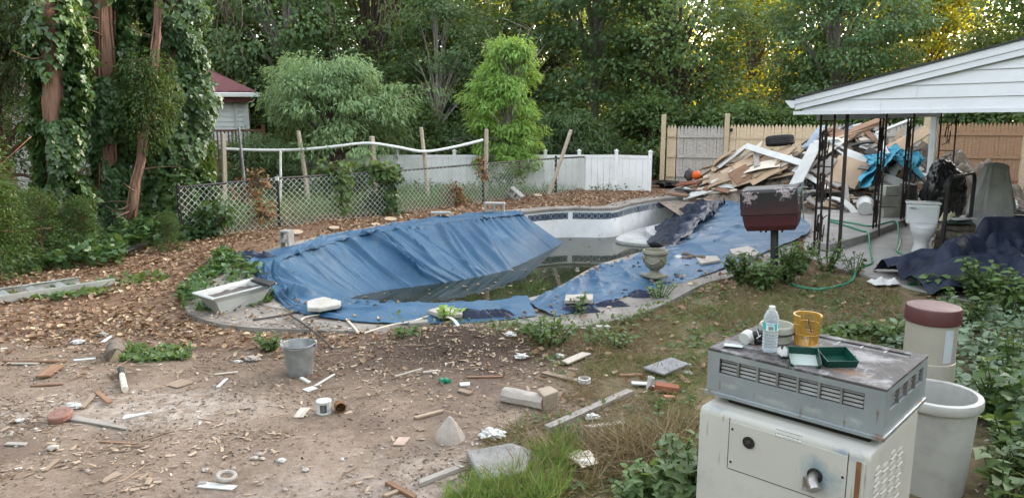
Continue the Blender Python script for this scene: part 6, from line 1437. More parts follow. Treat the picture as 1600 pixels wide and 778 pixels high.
mb = MB(); mb.tube(catmull([at(*p, .08) for p in ((570,520),(610,508),(650,500),(690,486))], 20), .009, 6); tag(mb.build('thin_branch', W3), 'thin pale branch reaching over the near tarp edge', 'branch')
for i, (px, py, r) in enumerate(((610,346,.13),(462,367,.14),(587,355,.09),(522,360,.10),(905,297,.11),(840,309,.12))):
    q = gp(px, py); t_ = thing('wood_slice', ['pale cut wood slice on the litter above the blue tarp middle','pale cut wood slice at the foot of the chain link fence, left','small cut wood slice left of the pale one','flat cut wood piece below the second black post','cut wood piece at the far fence end','cut wood piece right of the tipped cinder block'][i], 'wood slice', q, rot=(R(8), R(4), 0))
    mb = MB(); mb.lathe([(r,0),(r*1.02,.03),(r,.06)], 20); mb.build('bark', BARK, t_, smooth=40); mb = MB(); mb.lathe([(r*.95,.0605),(r*.93,.064),(0,.065)], 20); mb.build('cut_face', M('pale_cut_wood', (.42,.33,.23), (.32,.24,.16), scale=12, rough=.8, bump=.1), t_)
q = gp(450, 391)
# ------------------------------------------------------------------ vegetation
L_DARK = leafmat('woodland_leaf', (.054,.106,.040), (.105,.172,.058), (.23,.29,.055), .36)
L_MID = leafmat('maple_leaf', (.050,.105,.045), (.095,.165,.062), (.19,.26,.06), .32)
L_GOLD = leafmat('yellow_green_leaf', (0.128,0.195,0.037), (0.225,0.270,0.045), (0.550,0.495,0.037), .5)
L_PEACH = leafmat('drooping_shrub_leaf', (0.111,0.186,0.089), (0.194,0.297,0.133), (0.327,0.431,0.149), .3)
L_LIME = leafmat('bright_green_leaf', (.20,.37,.085), (.31,.52,.13), (.42,.54,.10), .38)
L_CONE = leafmat('conifer_spray', (0.041,0.073,0.032), (0.077,0.124,0.047), (0.146,0.201,0.046), .2)
L_CYP = leafmat('cypress_spray', (0.034,0.078,0.024), (0.068,0.127,0.030), (0.146,0.194,0.030), .28)
L_IVY = leafmat('ivy_leaf', (0.027,0.067,0.024), (0.073,0.140,0.048), (0.171,0.257,0.048), .25, .38, .5, hot=(.16,.19,.05), hotfrac=.08)
L_WEED = leafmat('weed_leaf', (.062,.110,.042), (.125,.19,.07), (.22,.29,.06), .34)
L_GRASS = leafmat('grass_blade', (0.072,0.111,0.032), (0.128,0.170,0.055), (0.187,0.230,0.051), .3, hot=(.30,.24,.13), hotfrac=.3)
L_DRYG = leafmat('dry_grass_blade', (.24,.18,.10), (.15,.115,.06), (.3,.22,.1), .2)
L_LITT = leafmat('dead_leaf', (.15,.085,.05), (.38,.27,.18), (.3,.16,.07), .12, .75, .2, hot=(.50,.385,.26), hotfrac=.14)
L_DEAD = leafmat('withered_leaf', (.36,.22,.12), (.22,.125,.07), (.3,.17,.08), .2, .7, .2)
BRK = M('tree_bark', (.11,.088,.07), (.055,.044,.035), scale=5, rough=.95, bump=.8, bscale=14, stretch=(3,3,.5))
BRKR = M('reddish_bark', (.20,.115,.08), (.11,.062,.045), scale=5, rough=.95, bump=.8, bscale=16, stretch=(4,4,.35), stains=[((.33,.22,.16), 7, .56, .74, .6)])
BRKP = M('pale_bark', (.27,.25,.22), (.17,.155,.135), scale=5, rough=.95, bump=.6, bscale=14, stretch=(3,3,.5))
LOBE = [1.0]
def crown_data(seed, H, z0, Rr, ncl, per, clr, size, tmpl, droop=.3, shape=None, shell=.55, flat=.5, lean=(0,0)):
    g = np.random.default_rng(seed)
    shape = shape or (lambda t: np.sin(np.pi*np.clip(.12+.83*t, 0, 1))**.65)
    t = g.random(ncl)**.9; rad = Rr*shape(t)*(shell+(1-shell)*g.random(ncl))**1.0*(.75+.35*g.random(ncl)); az = g.random(ncl)*2*np.pi
    C = np.stack([rad*np.cos(az)+lean[0]*t, rad*np.sin(az)+lean[1]*t, z0+(H-z0)*t], -1)
    lob = fbm(az*.95+seed*3.3, t*3.2+seed, seed+200, 3); rad = rad*(1.05-.55*LOBE[0]+1.0*LOBE[0]*lob); C[:, 0] = rad*np.cos(az)+lean[0]*t; C[:, 1] = rad*np.sin(az)+lean[1]*t; C[:, 2] += (lob-.5)*.12*(H-z0)
    hole = lob > np.quantile(lob, .14); C, az, cs0 = C[hole], az[hole], None; ncl = len(C)
    cs = clr*(.55+.9*g.random(ncl))
    n = ncl*per; k = np.repeat(np.arange(ncl), per)
    off = g.normal(size=(n, 3)); off = off/np.maximum(1, np.linalg.norm(off, axis=1, keepdims=True)/1.6)
    P = C[k]+off*cs[k][:, None]*np.array([1, 1, flat])
    out = unit(np.stack([np.cos(az), np.sin(az), np.zeros(ncl)], -1))[k]
    yd = out*.7+g.normal(size=(n, 3))*.6+np.array([0, 0, -droop])+off*.5
    nr = np.array([0, 0, 1.0])+out*.35+g.normal(size=(n, 3))*.45
    cv = g.random(ncl)                # whole twigs lighter or darker in kind
    var = np.clip(.55*cv[k]+.45*g.random(n), 0, 1)
    return leaves(tmpl, P, yd, nr, size*(.7+.6*g.random(n)), var), C
TREES = {}
def trunk_mb(C, H, r, seed, nl=14, fork=.35, lean=(0,0)):
    g = random.Random(seed); mb = MB(); pts = []
    for i in range(9):
        t = i/8; pts.append(Vector((lean[0]*t+.18*math.sin(t*4+seed)*t, lean[1]*t+.18*math.cos(t*3+seed)*t, -.3+(H*.9+.3)*t)))
    mb.tube(pts, [r*(1.35 if i == 0 else 1-.85*i/8) for i in range(9)], 10)
    idx = list(range(len(C))); g.shuffle(idx)
    for i in idx[:nl]:
        e = Vector(C[i]); zb = min(max(.35*e.z+.1*H, H*.12), H*.8); tt = (zb+.3)/(H*.9+.3); k = min(7, int(tt*8)); s = pts[k].lerp(pts[k+1], tt*8-k)
        m_ = s.lerp(e, .5)+Vector((0, 0, .12*(e-s).length)); q = r*.42*(1-.5*tt)
        mb.tube(catmull([s, m_, e], 8), [q*(1-.8*j/8)+.008 for j in range(9)], 6)
        for c in range(2):
            e2 = e+Vector((g.uniform(-.8,.8), g.uniform(-.8,.8), g.uniform(-.2,.5))); mb.tube([m_, m_.lerp(e2, .6), e2], [q*.4, q*.25, .006], 5)
    return mb
def tree(kind, name, label, x, y, z=0, s=1.0, rz=None, group=None, sz=None):
    """first use builds the kind, later ones copy it part by part"""
    if kind in TREES:
        o = copy_thing(TREES[kind]); o['label'] = label; o.name = name
        if group: o['group'] = group
        elif 'group' in o: del o['group']
    else:
        p = KINDS[kind]; LOBE[0] = p.get('lobe', 1.0); o = thing(name, label, p.get('cat', 'tree'), group=group)
        (V, F, A), C = crown_data(p['seed'], p['H'], p['z0'], p['R'], p['ncl'], p['per'], p['clr'], p['size'], p['tmpl'], p.get('droop', .3), p.get('shape'), p.get('shell', .55), p.get('flat', .5), p.get('lean', (0,0)))
        trunk_mb(C, p['H'], p['r'], p['seed'], p.get('nl', 14), lean=p.get('lean', (0,0))).build('trunk', p['bark'], o)
        np_obj('crown', V, F, p['leaf'], A, o); TREES[kind] = o
    o.location = (x, y, z); o.rotation_euler = (0, 0, random.uniform(0, 6.28) if rz is None else rz); o.scale = (s, s, sz or s)
    return o
cone = lambda t: np.clip(1.05-t, .03, 1)**.8
KINDS = {
 'oak': dict(seed=1, H=11, z0=1.0, R=3.3, ncl=245, per=92, clr=.52, size=.165, tmpl=T_RH, r=.24, bark=BRK, leaf=L_DARK, nl=46),
 'oak2': dict(seed=2, H=12.5, z0=1.8, R=3.0, ncl=220, per=92, clr=.55, size=.175, tmpl=T_RH, r=.2, bark=BRK, leaf=L_DARK, nl=30, droop=.5),
 'maple': dict(seed=3, H=10, z0=.6, R=3.1, ncl=300, per=84, clr=.46, size=.155, tmpl=T_OVAL, r=.17, bark=BRKP, leaf=L_MID, nl=30, droop=.55, flat=.35),
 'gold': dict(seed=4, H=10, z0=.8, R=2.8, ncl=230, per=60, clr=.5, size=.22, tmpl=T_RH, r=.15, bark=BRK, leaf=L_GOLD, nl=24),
 'peach': dict(seed=5, H=3.55, z0=1.2, R=2.3, ncl=190, per=105, clr=.25, size=.15, tmpl=T_NARROW, r=.13, bark=BRK, leaf=L_PEACH, droop=1.1, nl=36, lobe=1.7, shape=lambda t: np.sin(np.pi*np.clip(.25+.68*t, 0, 1))**.6),
 'lime': dict(seed=16, H=3.95, z0=.5, R=.97, ncl=170, per=100, clr=.155, size=.15, tmpl=T_NARROW, r=.06, bark=BRKP, leaf=L_LIME, droop=1.0, nl=36, lobe=1.7, shape=lambda t: np.sin(np.pi*np.clip(.17+.78*t, 0, 1))**.55),
 'sumac': dict(seed=7, H=2.1, z0=.3, R=1.0, ncl=70, per=70, clr=.2, size=.16, tmpl=T_NARROW, r=.04, bark=BRKP, leaf=L_MID, droop=.8, nl=20),
 'cone': dict(seed=8, H=9, z0=.2, R=1.7, ncl=420, per=60, clr=.30, size=.13, tmpl=T_NARROW, r=.15, bark=BRKR, leaf=L_CONE, droop=.6, nl=50, shape=cone, shell=.45),
 'cyp': dict(seed=9, H=2.5, z0=.05, R=.95, ncl=150, per=90, clr=.22, size=.085, tmpl=T_NARROW, r=.05, bark=BRKR, leaf=L_CYP, droop=.1, nl=20, cat='shrub', shape=lambda t: np.clip(1.1-t, .05, 1)**.6),
 'shrub': dict(seed=10, H=1.7, z0=.1, R=.85, ncl=90, per=70, clr=.2, size=.12, tmpl=T_NARROW, r=.03, bark=BRK, leaf=L_PEACH, droop=.2, nl=16, cat='shrub'),
 'under': dict(seed=12, H=3.2, z0=.1, R=1.9, ncl=170, per=64, clr=.36, size=.15, tmpl=T_OVAL, r=.05, bark=BRK, leaf=L_DARK, droop=.3, nl=20, cat='shrub'),
}
# the named ones
tree('peach', 'drooping_shrub_tree', 'rounded drooping grey green tree in front of the white vinyl fence', -4.75, 20.2, -.1, rz=.4)
tree('lime', 'young_tree', 'bright lime green young tree behind the chain link fence', -.08, 20.9, 0, rz=1.0)
for i, (x, y, s) in enumerate(((1.75,23.2,1.0),(2.6,23.6,.85),(1.2,24.0,.9))): tree('sumac', 'sumac_shrub', ['feathery green shrub right of the bright green young tree','smaller feathery shrub beside the end of the white fence','feathery shrub half hidden behind the bright green young tree'][i], x, y, -.1, s)
for i, (x, y, s) in enumerate(((-6.55,19.4,.95),(-5.95,19.9,.75),(-7.3,19.9,.8))): tree('shrub', 'garden_shrub', ['tall narrow leaved shrub right of the brown deck','smaller narrow leaved shrub between the deck and the leaning pole','narrow leaved shrub half behind the deck railing'][i], x, y, -.1, s)
gw_ = 'woods behind the fences'
def woods(kind, lst, label, group):
    for (x, y, s) in lst: tree(kind, {'oak':'oak_tree','oak2':'oak_tree','maple':'maple_tree','gold':'sunlit_tree','under':'understorey_shrub','cone':'conifer_tree'}[kind], label, x, y, -.25, s, group=group)
tree('maple', 'maple_tree', 'mid green maple right beside the maroon roofed house', -7.9, 27.5, -.3, .95)
tree('maple', 'maple_tree', 'dark leafy maple between the drooping shrub tree and the bright young tree', -2.5, 25.5, -.3, .62)
tree('maple', 'maple_tree', 'broad maple with pale trunk right of the bright young tree', 3.0, 28.0, -.3, 1.0)
tree('oak', 'oak_tree', 'dark oak behind the left end of the stockade fence', 5.7, 27.0, -.3, .9)
tree('maple', 'maple_tree', 'leafy maple above the tire and debris heap', 11.2, 27.0, -.3, .85)
tree('oak2', 'oak_tree', 'dark oak above the carport roof at the right edge', 19.3, 27.5, -.3, 1.0, sz=.85)
tree('oak', 'oak_tree', 'dark oak above the middle of the carport roof', 12.6, 30.5, -.3, .8)
woods('oak', [(-5.3,29,.95),(.4,31,1.0),(-12,30,1.0),(-15.5,27,.9)], 'dark oak rising in the near row of the woods behind the white fence', 'near woods oaks')
woods('oak2', [(-8.0,34,1.0),(-2.8,35,.9),(4.6,36,.9),(-14,36,1.0),(-20,33,1.0)], 'tall loose oak in the second row of the woods', 'second row oaks')
woods('oak', [(-11,42,1.0),(-5.6,43,.85),(7.2,44,.8),(-18,42,1.1),(-24,40,1.1),(-30,44,1.2),(24.5,36.5,1.0),(3.8,50,1.0),(21.3,31,.95)], 'far oak filling the third row of the woods', 'third row oaks')
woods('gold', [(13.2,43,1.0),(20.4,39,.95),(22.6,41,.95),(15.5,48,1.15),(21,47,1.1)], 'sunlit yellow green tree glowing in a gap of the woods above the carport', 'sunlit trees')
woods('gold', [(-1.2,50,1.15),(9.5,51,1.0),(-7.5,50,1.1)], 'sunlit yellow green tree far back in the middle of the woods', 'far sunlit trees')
woods('under', [(-3.6,24.6,.8),(1.2,26,.8),(4.4,25,.85),(7.0,24.4,.8),(9.0,24.6,.75),(11.6,24,.85),(14.6,24.4,.9),(-10.4,24,.9),(-6.6,25.2,.9),(17.5,23.6,.9),(-.9,27.5,.9)], 'low dark understorey shrub behind the fences', 'understorey shrubs')
# distant woods, and unseen woods added round the yard to block sun and sky
def mass(name, boxes, n, size, mat, label):
    parts = []
    for (x0, x1, y0, y1, z0, z1, m_) in boxes:
        ncl = max(10, m_//60); C = np.stack([RNG.uniform(x0, x1, ncl), RNG.uniform(y0, y1, ncl), RNG.uniform(z0, z1, ncl)], -1)
        keep = fbm(C[:, 0]*.22+C[:, 1]*.17, C[:, 2]*.3, 77) > .36; C = C[keep]; ncl = len(C); k = np.repeat(np.arange(ncl), 60); nn = len(k)
        P = C[k]+gauss(nn)*np.array([1.1, 1.1, .6]); parts.append(leaves(T_RH, P, gauss(nn)+np.array([0,0,-.3]), gauss(nn)*.6+np.array([0,0,1.0]), size*(.7+.6*RNG.random(nn)), np.clip(.6*RNG.random(ncl)[k]+.4*RNG.random(nn), 0, 1)))
    V, F, A = cat_leaves(parts); o = np_obj(name, V, F, mat, A); return tag(o, label, 'woods', kind='stuff')
mass('distant_woods', [(-45,12,54,62,0,5.5,40000),(12,26,58,66,0,6,18000)], 0, .42, L_DARK, 'distant wood filling the background behind the nearer trees')
mass('unseen_shading_woods', [(21,32,10,24,0,8.5,56000),(16,28,-6,10,0,12,60000),(28,40,20,31,0,9.5,36000),(-30,30,-24,-16,0,10,60000),(-26,-16,-12,14,0,10,50000)], 0, .42, L_DARK, 'unseen wood added round the sides and behind to keep the yard in shade')
# ---- ivy covered trunks at the left
def ivy_trunk(name, label, pts, rad, bark, ivy, seed, n, size=.085, dry=0):
    b0 = Vector(pts[0]); t_ = thing(name, label, 'tree', (b0.x, b0.y, 0)); P = [Vector(p)-Vector((b0.x, b0.y, 0)) for p in pts]
    Q = catmull(P, 30); mb = MB(); m = len(Q)
    mb.tube([q+Vector((.02*math.sin(i*1.7+seed), .02*math.cos(i*1.1), 0)) for i, q in enumerate(Q)], [rad*(1.25-.55*i/m)*(1+.07*math.sin(i*2.3)) for i in range(m)], 14); mb.build('trunk', bark, t_)
    g = random.Random(seed); mb = MB()
    for k in range(9):
        a = g.uniform(0, 6.28); tw = g.uniform(-1.2, 1.2); pp = [Q[i]+Vector((math.cos(a+tw*i/m)*rad*(1.3-.5*i/m)*1.05, math.sin(a+tw*i/m)*rad*(1.3-.5*i/m)*1.05, 0))+Vector((g.uniform(-.02,.02),)*3) for i in range(0, m, 2)]; mb.tube(pp, g.uniform(.007, .02), 6)
    for k in range(12):
        i = g.randrange(4, m-3); a = g.uniform(2.6, 6.4); L_ = g.uniform(.3, .8); s = Q[i]; e = s+Vector((math.cos(a)*L_, math.sin(a)*L_, g.uniform(-.1, .35))); md = s.lerp(e, .5)+Vector((g.uniform(-.08,.08), 0, g.uniform(-.1,.05))); mb.tube(catmull([s, md, e], 6), [.014, .012, .011, .009, .008, .006, .004], 5)
    mb.build('vine_stem', BRKP if dry else BRKR, t_)
    rg = np.random.default_rng(seed); pos = []; nrm = []
    zt = np.array([q.z for q in Q]); xs = np.array([q.x for q in Q]); ys = np.array([q.y for q in Q])
    z = rg.uniform(ivy[0], ivy[1], n*2); a = rg.uniform(0, 2*np.pi, n*2)
    den = fbm(a*.9+seed, z*1.3, seed, 3); bare = np.exp(-((np.angle(np.exp(1j*(a-ivy[3])))/.75)**2))*np.clip((z-ivy[4])/.5, 0, 1)
    keep = (den > np.where(z < 2.4, .33, .42)) & (rg.random(n*2) > bare*.93) & (rg.random(n*2) < np.clip((ivy[1]-z)/1.2, .25, 1)); z, a, den = z[keep], a[keep], den[keep]; n = len(z)
    rr = rad*1.0+ivy[2]*(den-.30)*2.2*(rg.random(n)**.45)
    C = np.stack([np.interp(z, zt, xs)+rr*np.cos(a), np.interp(z, zt, ys)+rr*np.sin(a), z], -1)
    out = np.stack([np.cos(a), np.sin(a), np.zeros(n)], -1)
    V, F, A = leaves(T_IVY, C, out*.35+np.array([0,0,-.9])+rg.normal(size=(n, 3))*.4, out+np.array([0,0,.45])+rg.normal(size=(n, 3))*.42, size*(.6+.8*rg.random(n)), np.clip(.5*den+.5*rg.random(n), 0, 1))
    np_obj('ivy', V, F, L_IVY, A, t_); return t_
aY = atY
def up(px0, py0, px1, py1, y, extra=5.5):
    a, b = aY(px0, py0, y), aY(px1, py1, y); d = (b-a)/(b.z-a.z); z0 = -.2
    return [a+d*(z0-a.z), a.lerp(b, .35)+Vector((.04,0,0)), b, b+d*extra*.5, b+d*extra]
ivy_trunk('ivy_clad_tree', 'tall tree with bare orange lit upper trunk and ivy lower down, leftmost of the trunks', up(86, 300, 72, 0, 11.9), .125, BRKR, (.1, 4.6, .50, -.95, 1.75), 3, 8000)
ivy_trunk('ivy_clad_tree', 'ivy wrapped tree with bare branches, between the leftmost trunk and the thin leaning one', up(168, 340, 160, 0, 13.0), .15, BRKR, (.1, 5.2, .62, -1.2, 2.75), 5, 10500)
ivy_trunk('ivy_clad_tree', 'widest ivy wrapped tree at the left end of the chain link fence', up(272, 350, 270, 0, 13.8), .21, BRKR, (.35, 6.0, .58, -1.2, 3.6), 8, 12000)
ivy_trunk('thin_leaning_tree', 'thin reddish trunk leaning right between the ivy wrapped trees', [at(200, 372), aY(205, 340, 12.4), aY(219, 250, 12.6), aY(236, 140, 12.8), aY(246, 40, 13.2), aY(250,-80,13.4)], .062, BRKR, (2.0, 2.6, .12, 0, 9), 13, 160)
# hanging cedar spray on the thin trunk, dark conifers and canopy behind
def spray_cloud(name, label, cat, items, mat, tmpl, size, per, droop=.6, flat=.6, group=None, stems=True):
    c0 = Vector(items[0][0]); t_ = thing(name, label, cat, (c0.x, c0.y, 0), group=group); parts = []; mb = MB()
    for (c, r, m_) in items:
        c = np.array(c)-np.array([c0.x, c0.y, 0]); off = gauss(m_); off = off/np.maximum(1, np.linalg.norm(off, axis=1, keepdims=True)/1.7)
        P = c+off*np.array(r)*.6; out = unit(off*np.array([1,1,.4])); parts.append(leaves(tmpl, P, out+gauss(m_)*.5+np.array([0,0,-droop]), np.array([0,0,1.])+gauss(m_)*.5, size*(.6+.8*RNG.random(m_)), np.clip(.5*RNG.random()+.5*RNG.random(m_), 0, 1)))
        if stems:
            mb = MB()
            for k in range(4): e = c+gauss(1)[0]*np.array(r)*.5; mb.tube([c+np.array([0,0,-r[2]*.6]), (c+e)/2, e], [.018,.012,.005], 5)
            mb.build('stem', BRK, t_)
    V, F, A = cat_leaves(parts)
    np_obj('foliage', V, F, mat, A, t_); return t_
it = [(aY(px, py, yy), (.35,.3,.35), 900) for px, py, yy in ((232,140,12.7),(222,165,12.6),(240,180,12.8),(228,205,12.7),(215,120,12.7),(250,150,12.8),(238,110,12.8))]
spray_cloud('cedar_branch', 'feathery green cedar sprays hanging around the thin leaning trunk', 'branch', it, L_CYP, T_NARROW, .07, 0, .8)
for i, (x, y, s) in enumerate(((-12.6,17.0,1.0),(-10.6,15.8,.85),(-8.9,16.4,.8))): tree('cone', 'conifer_tree', ['dark conifer at the far left edge behind the leftmost trunk','dark conifer directly behind the leftmost ivy trunk','dark conifer between the two left ivy trunks'][i], x, y, -.2, s)
it = []
rs2 = random.Random(9)
for k in range(34):
    px, py = rs2.uniform(-60, 330), rs2.uniform(-90, 95); 
    if 85 < px < 135 and 50 < py < 130: continue
    it.append((aY(px, py, rs2.uniform(13.5, 15.8)), (.6,.6,.4), 520))
spray_cloud('overhanging_canopy', 'dark overhanging canopy above the ivy wrapped trunks', 'canopy', it, L_CONE, T_NARROW, .12, 0, .7)
it = [(aY(px, py, yy), (.45,.45,.55), 520) for px, py, yy in ((108,75,16.4),(118,95,16.4),(122,120,16.2),(112,60,16.6),(128,85,16.3),(100,100,16.4))]
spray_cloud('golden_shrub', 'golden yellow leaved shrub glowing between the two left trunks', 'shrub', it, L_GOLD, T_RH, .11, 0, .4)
for i, (px, py, s) in enumerate(((6,428,.5),(66,412,.42),(-50,440,.8),(265,392,.24),(132,402,.36))):
    q = at(px, py); tree('cyp', 'cypress_shrub', ['feathery cypress shrub at the left edge above the ladder','feathery cypress shrub in front of the leftmost trunk','large feathery cypress shrub cut by the left edge','small yellowish cypress sprig in the leaf litter','low cypress shrub between the leftmost and second trunk'][i], q.x, q.y, 0, s)
# hanging bare twigs top left
mb = MB(); g = random.Random(21)
for k in range(26):
    px = g.choice((345, 352, 368, 520, 595, 612))+g.uniform(-14, 14); s = aY(px, g.uniform(-60, 10), 15.5 if px < 480 else 21); L_ = g.uniform(.5, 1.9); pts = [s+Vector((.06*math.sin(j*1.1+k)+.05*j*g.uniform(-.3,.5), 0, -L_*j/6)) for j in range(7)]; mb.tube(pts, [.012-.0014*j for j in range(7)], 4)
tag(mb.build('hanging_twigs', BRK), 'bare twigs hanging down at the top beside the ivy trunks', 'twigs', kind='stuff')
# vines and weeds on the chain link fence
def vine(name, label, cen, r, n, mat, tmpl=T_IVY, size=.09, group=None, cat='vine', droop=.7):
    it = [(Vector(cen)+Vector((random.uniform(-1,1)*r[0], random.uniform(-1,1)*r[1], random.uniform(-1,1)*r[2])), (r[0]*.8, max(.06, r[1]*.8), r[2]*.7), n//5) for k in range(5)]
    return spray_cloud(name, label, cat, it, mat, tmpl, size, 0, droop, group=group)
def fpt(px, py):                    # point on the chain link fence
    x = ray(px, py).x/ray(px, py).y
    for i in range(len(CFP)-1):
        a, b = CFP[i], CFP[i+1]
        if i == len(CFP)-2 or x <= b.x/b.y:
            den = (b.x-a.x)-x*(b.y-a.y); t = (x*a.y-a.x)/den; return aY(px, py, a.y+(b.y-a.y)*t)
vine('dead_vine', 'withered tan vine hanging over the left part of the chain link fence', fpt(402,308)+Vector((0,-.08,0)), (.22,.06,.34), 260, L_DEAD, T_DRY, .10)
vine('dead_vine', 'withered brown vine low on the fence right of the third post', fpt(716,308)+Vector((0,-.08,0)), (.26,.06,.28), 320, L_DEAD, T_DRY, .085)
vine('dead_vine', 'withered brown vine at the far right end of the chain link fence', fpt(927,276)+Vector((0,-.08,0)), (.22,.06,.3), 320, L_DEAD, T_DRY, .085)
vine('dead_vine', 'small withered vine on the top rail by the fourth post', fpt(752,262)+Vector((0,-.06,0)), (.1,.05,.18), 90, L_DEAD, T_DRY, .08)
vine('green_vine', 'green vine climbing the fence below the drooping tree', fpt(517,300)+Vector((0,.1,0)), (.25,.1,.42), 520, L_WEED)
vine('green_vine', 'bushy green vine mounded over the fence top left of the third post', fpt(572,278)+Vector((0,.15,.05)), (.42,.12,.24), 620, L_WEED)
vine('green_vine', 'green vine mass behind the fence between the third post and its left neighbour', fpt(586,306)+Vector((0,.25,0)), (.35,.1,.4), 620, L_IVY)
vine('green_vine', 'green vine at the left end of the fence under the widest ivy tree', fpt(318,320)+Vector((0,-.1,0)), (.35,.12,.45), 620, L_IVY)
vine('green_vine', 'thin green vine on the fence under the bright young tree', fpt(800,268)+Vector((0,.1,0)), (.5,.1,.22), 420, L_WEED, T_OVAL, .07)
# weeds beyond the fence
def ground_cover(name, label, poly, n, hmax, mat, tmpl, size, seed, dens=None, z=0, cat='ground cover', ups=.4, z0=.0, spread=1.0):
    g = np.random.default_rng(seed); xs = [p[0] for p in poly]; ys = [p[1] for p in poly]
    x = g.uniform(min(xs), max(xs), n*4); y = g.uniform(min(ys), max(ys), n*4); k = inpoly(x, y, poly); d = fbm(x*1.3, y*1.3, seed, 4); k &= d > (dens or .42); k &= ~(inpoly(x, y, DECK) & (g.random(n*4) < .8)) & ~inpoly(x, y, POOL); x, y, d = x[k][:n], y[k][:n], d[k][:n]; m_ = len(x)
    h = hmax*np.clip((d-.38)*3.2, .12, 1.2)*g.random(m_)**.8
    P = np.stack([x, y, gh(x, y)+z+z0+h], -1); nr = np.array([0,0,1.0])+g.normal(size=(m_, 3))*.45*spread; yd = g.normal(size=(m_, 3))*np.array([1,1,.35])+np.array([0,-.2,ups])
    V, F, A = leaves(tmpl, P, yd, nr, size*(.55+.9*g.random(m_)), np.clip(.5*vn(x*2, y*2, seed)+.5*g.random(m_), 0, 1)); o = np_obj(name, V, F, mat, A); return tag(o, label, cat, kind='stuff')
fence_back = [(CFP[i].x+.0, CFP[i].y+.12) for i in range(6)]
ground_cover('weeds', 'tangle of green weeds behind the chain link fence', fence_back+[(3.8,20.4),(-9,20.4)], 7000, .36, L_WEED, T_OVAL, .07, 5, .50)
ground_cover('lawn', 'pale green lawn of the neighbouring yard behind the fence', fence_back+[(4.0,21.8),(-12,21.8)], 15000, .12, leafmat('lawn_blade', (.12,.22,.08), (.2,.32,.13), (.2,.3,.1), .3), T_BLADE, .22, 6, .2, ups=2)
ground_cover('undergrowth', 'low undergrowth at the foot of the woods', [(-24,22.4),(20,22.4),(24,30),(-26,30)], 12000, .9, L_DARK, T_OVAL, .13, 7, .38)
# ivy patches
def poly(*p): return [tuple(at(*q)[:2]) for q in p]
ground_cover('ivy_ground_cover', 'ivy ground cover under the trunks at the left', poly((-40,436),(40,432),(120,420),(190,418),(205,395),(330,372),(330,345),(200,350),(60,360),(-40,370)), 6500, .42, L_IVY, T_IVY, .10, 11, .36)
ground_cover('ivy_ground_cover', 'ivy growing round the white planter trough', poly((282,478),(300,495),(360,492),(432,478),(440,452),(400,425),(345,408),(296,440)), 1700, .22, L_IVY, T_IVY, .10, 12, .22)
ground_cover('ivy_ground_cover', 'sparse yellowing ivy around the ladder', poly((0,470),(110,470),(250,450),(260,430),(180,436),(90,450),(0,456)), 330, .06, L_WEED, T_IVY, .085, 13, .40)
ground_cover('weeds', 'small green weeds in the dirt beside the stump log', poly((185,566),(290,562),(300,545),(230,537),(190,545)), 700, .09, L_WEED, T_OVAL, .06, 14, .35)
RW = poly((700,528),(760,498),(860,503),(960,482),(1040,462),(1120,440),(1235,440),(1300,430),(1400,455),(1420,520),(1300,600),(1090,600),(1080,778),(690,778),(780,680),(900,610),(820,560))
# ---- grass
def blades(name, label, poly_, n, hgt, mat, seed, dens=.35, clump=0, cat='grass', lean=.5):
    g = np.random.default_rng(seed); xs = [p[0] for p in poly_]; ys = [p[1] for p in poly_]
    x = g.uniform(min(xs), max(xs), n*5); y = g.uniform(min(ys), max(ys), n*5); k = inpoly(x, y, poly_); d = fbm(x*2.2, y*2.2, seed, 4); k &= (d > dens) & (g.random(n*5) < np.clip((d-dens)*6, 0, 1)); k &= ~(inpoly(x, y, DECK) & (g.random(n*5) < .93)); x, y, d = x[k][:n], y[k][:n], d[k][:n]; m_ = len(x)
    P = np.stack([x, y, gh(x, y)-.005], -1); yd = g.normal(size=(m_, 3))*np.array([lean, lean, .15])+np.array([0,0,.55]); nr = g.normal(size=(m_, 3))*np.array([1,1,.2])+np.array([0,-.5,.3])
    V, F, A = leaves(T_BLADE, P, yd, nr, hgt*(.45+.8*g.random(m_))*(.6+1.0*d), g.random(m_), wide=1.3); o = np_obj(name, V, F, mat, A); return tag(o, label, cat, kind='stuff')
blades('grass', 'patchy half dry grass between the pool deck and the heater', RW, 24000, .075, L_GRASS, 31, .40, lean=.9)
blades('dry_grass', 'flattened dry straw among the grass', RW, 20000, .12, L_DRYG, 32, .36, lean=1.9)
blades('long_grass', 'long green grass around the grey slab at the bottom', poly((690,790),(745,758),(810,742),(835,712),(880,690),(905,705),(870,790)), 4200, .105, leafmat('long_grass_blade', (.09,.17,.04), (.17,.26,.07), (.24,.33,.06), .32, hot=(.36,.29,.16), hotfrac=.12), 33, .22, lean=.45)
blades('long_grass', 'tuft of dark green grass right of the grey slab', poly((862,698),(880,680),(905,684),(912,704),(888,712)), 600, .12, leafmat('dark_grass_blade', (.045,.10,.03), (.09,.15,.045), (.14,.22,.05), .3), 34, .0, lean=.7)
blades('dry_grass', 'matted straw in the grass at the bottom', poly((760,778),(860,700),(930,690),(1010,690),(1085,650),(1095,778)), 6500, .2, L_DRYG, 35, .25, lean=2.2)
ground_cover('weeds', 'low broad leaved weeds through the grass by the deck', RW, 3000, .06, L_WEED, T_OVAL, .045, 36, .48)
ground_cover('weeds', 'vetch like weeds along the deck edge beyond the soil mound', poly((560,520),(700,500),(840,500),(930,485),(1010,465),(1050,480),(960,540),(850,560),(760,530),(640,530)), 750, .14, L_WEED, T_OVAL, .045, 37, .50)
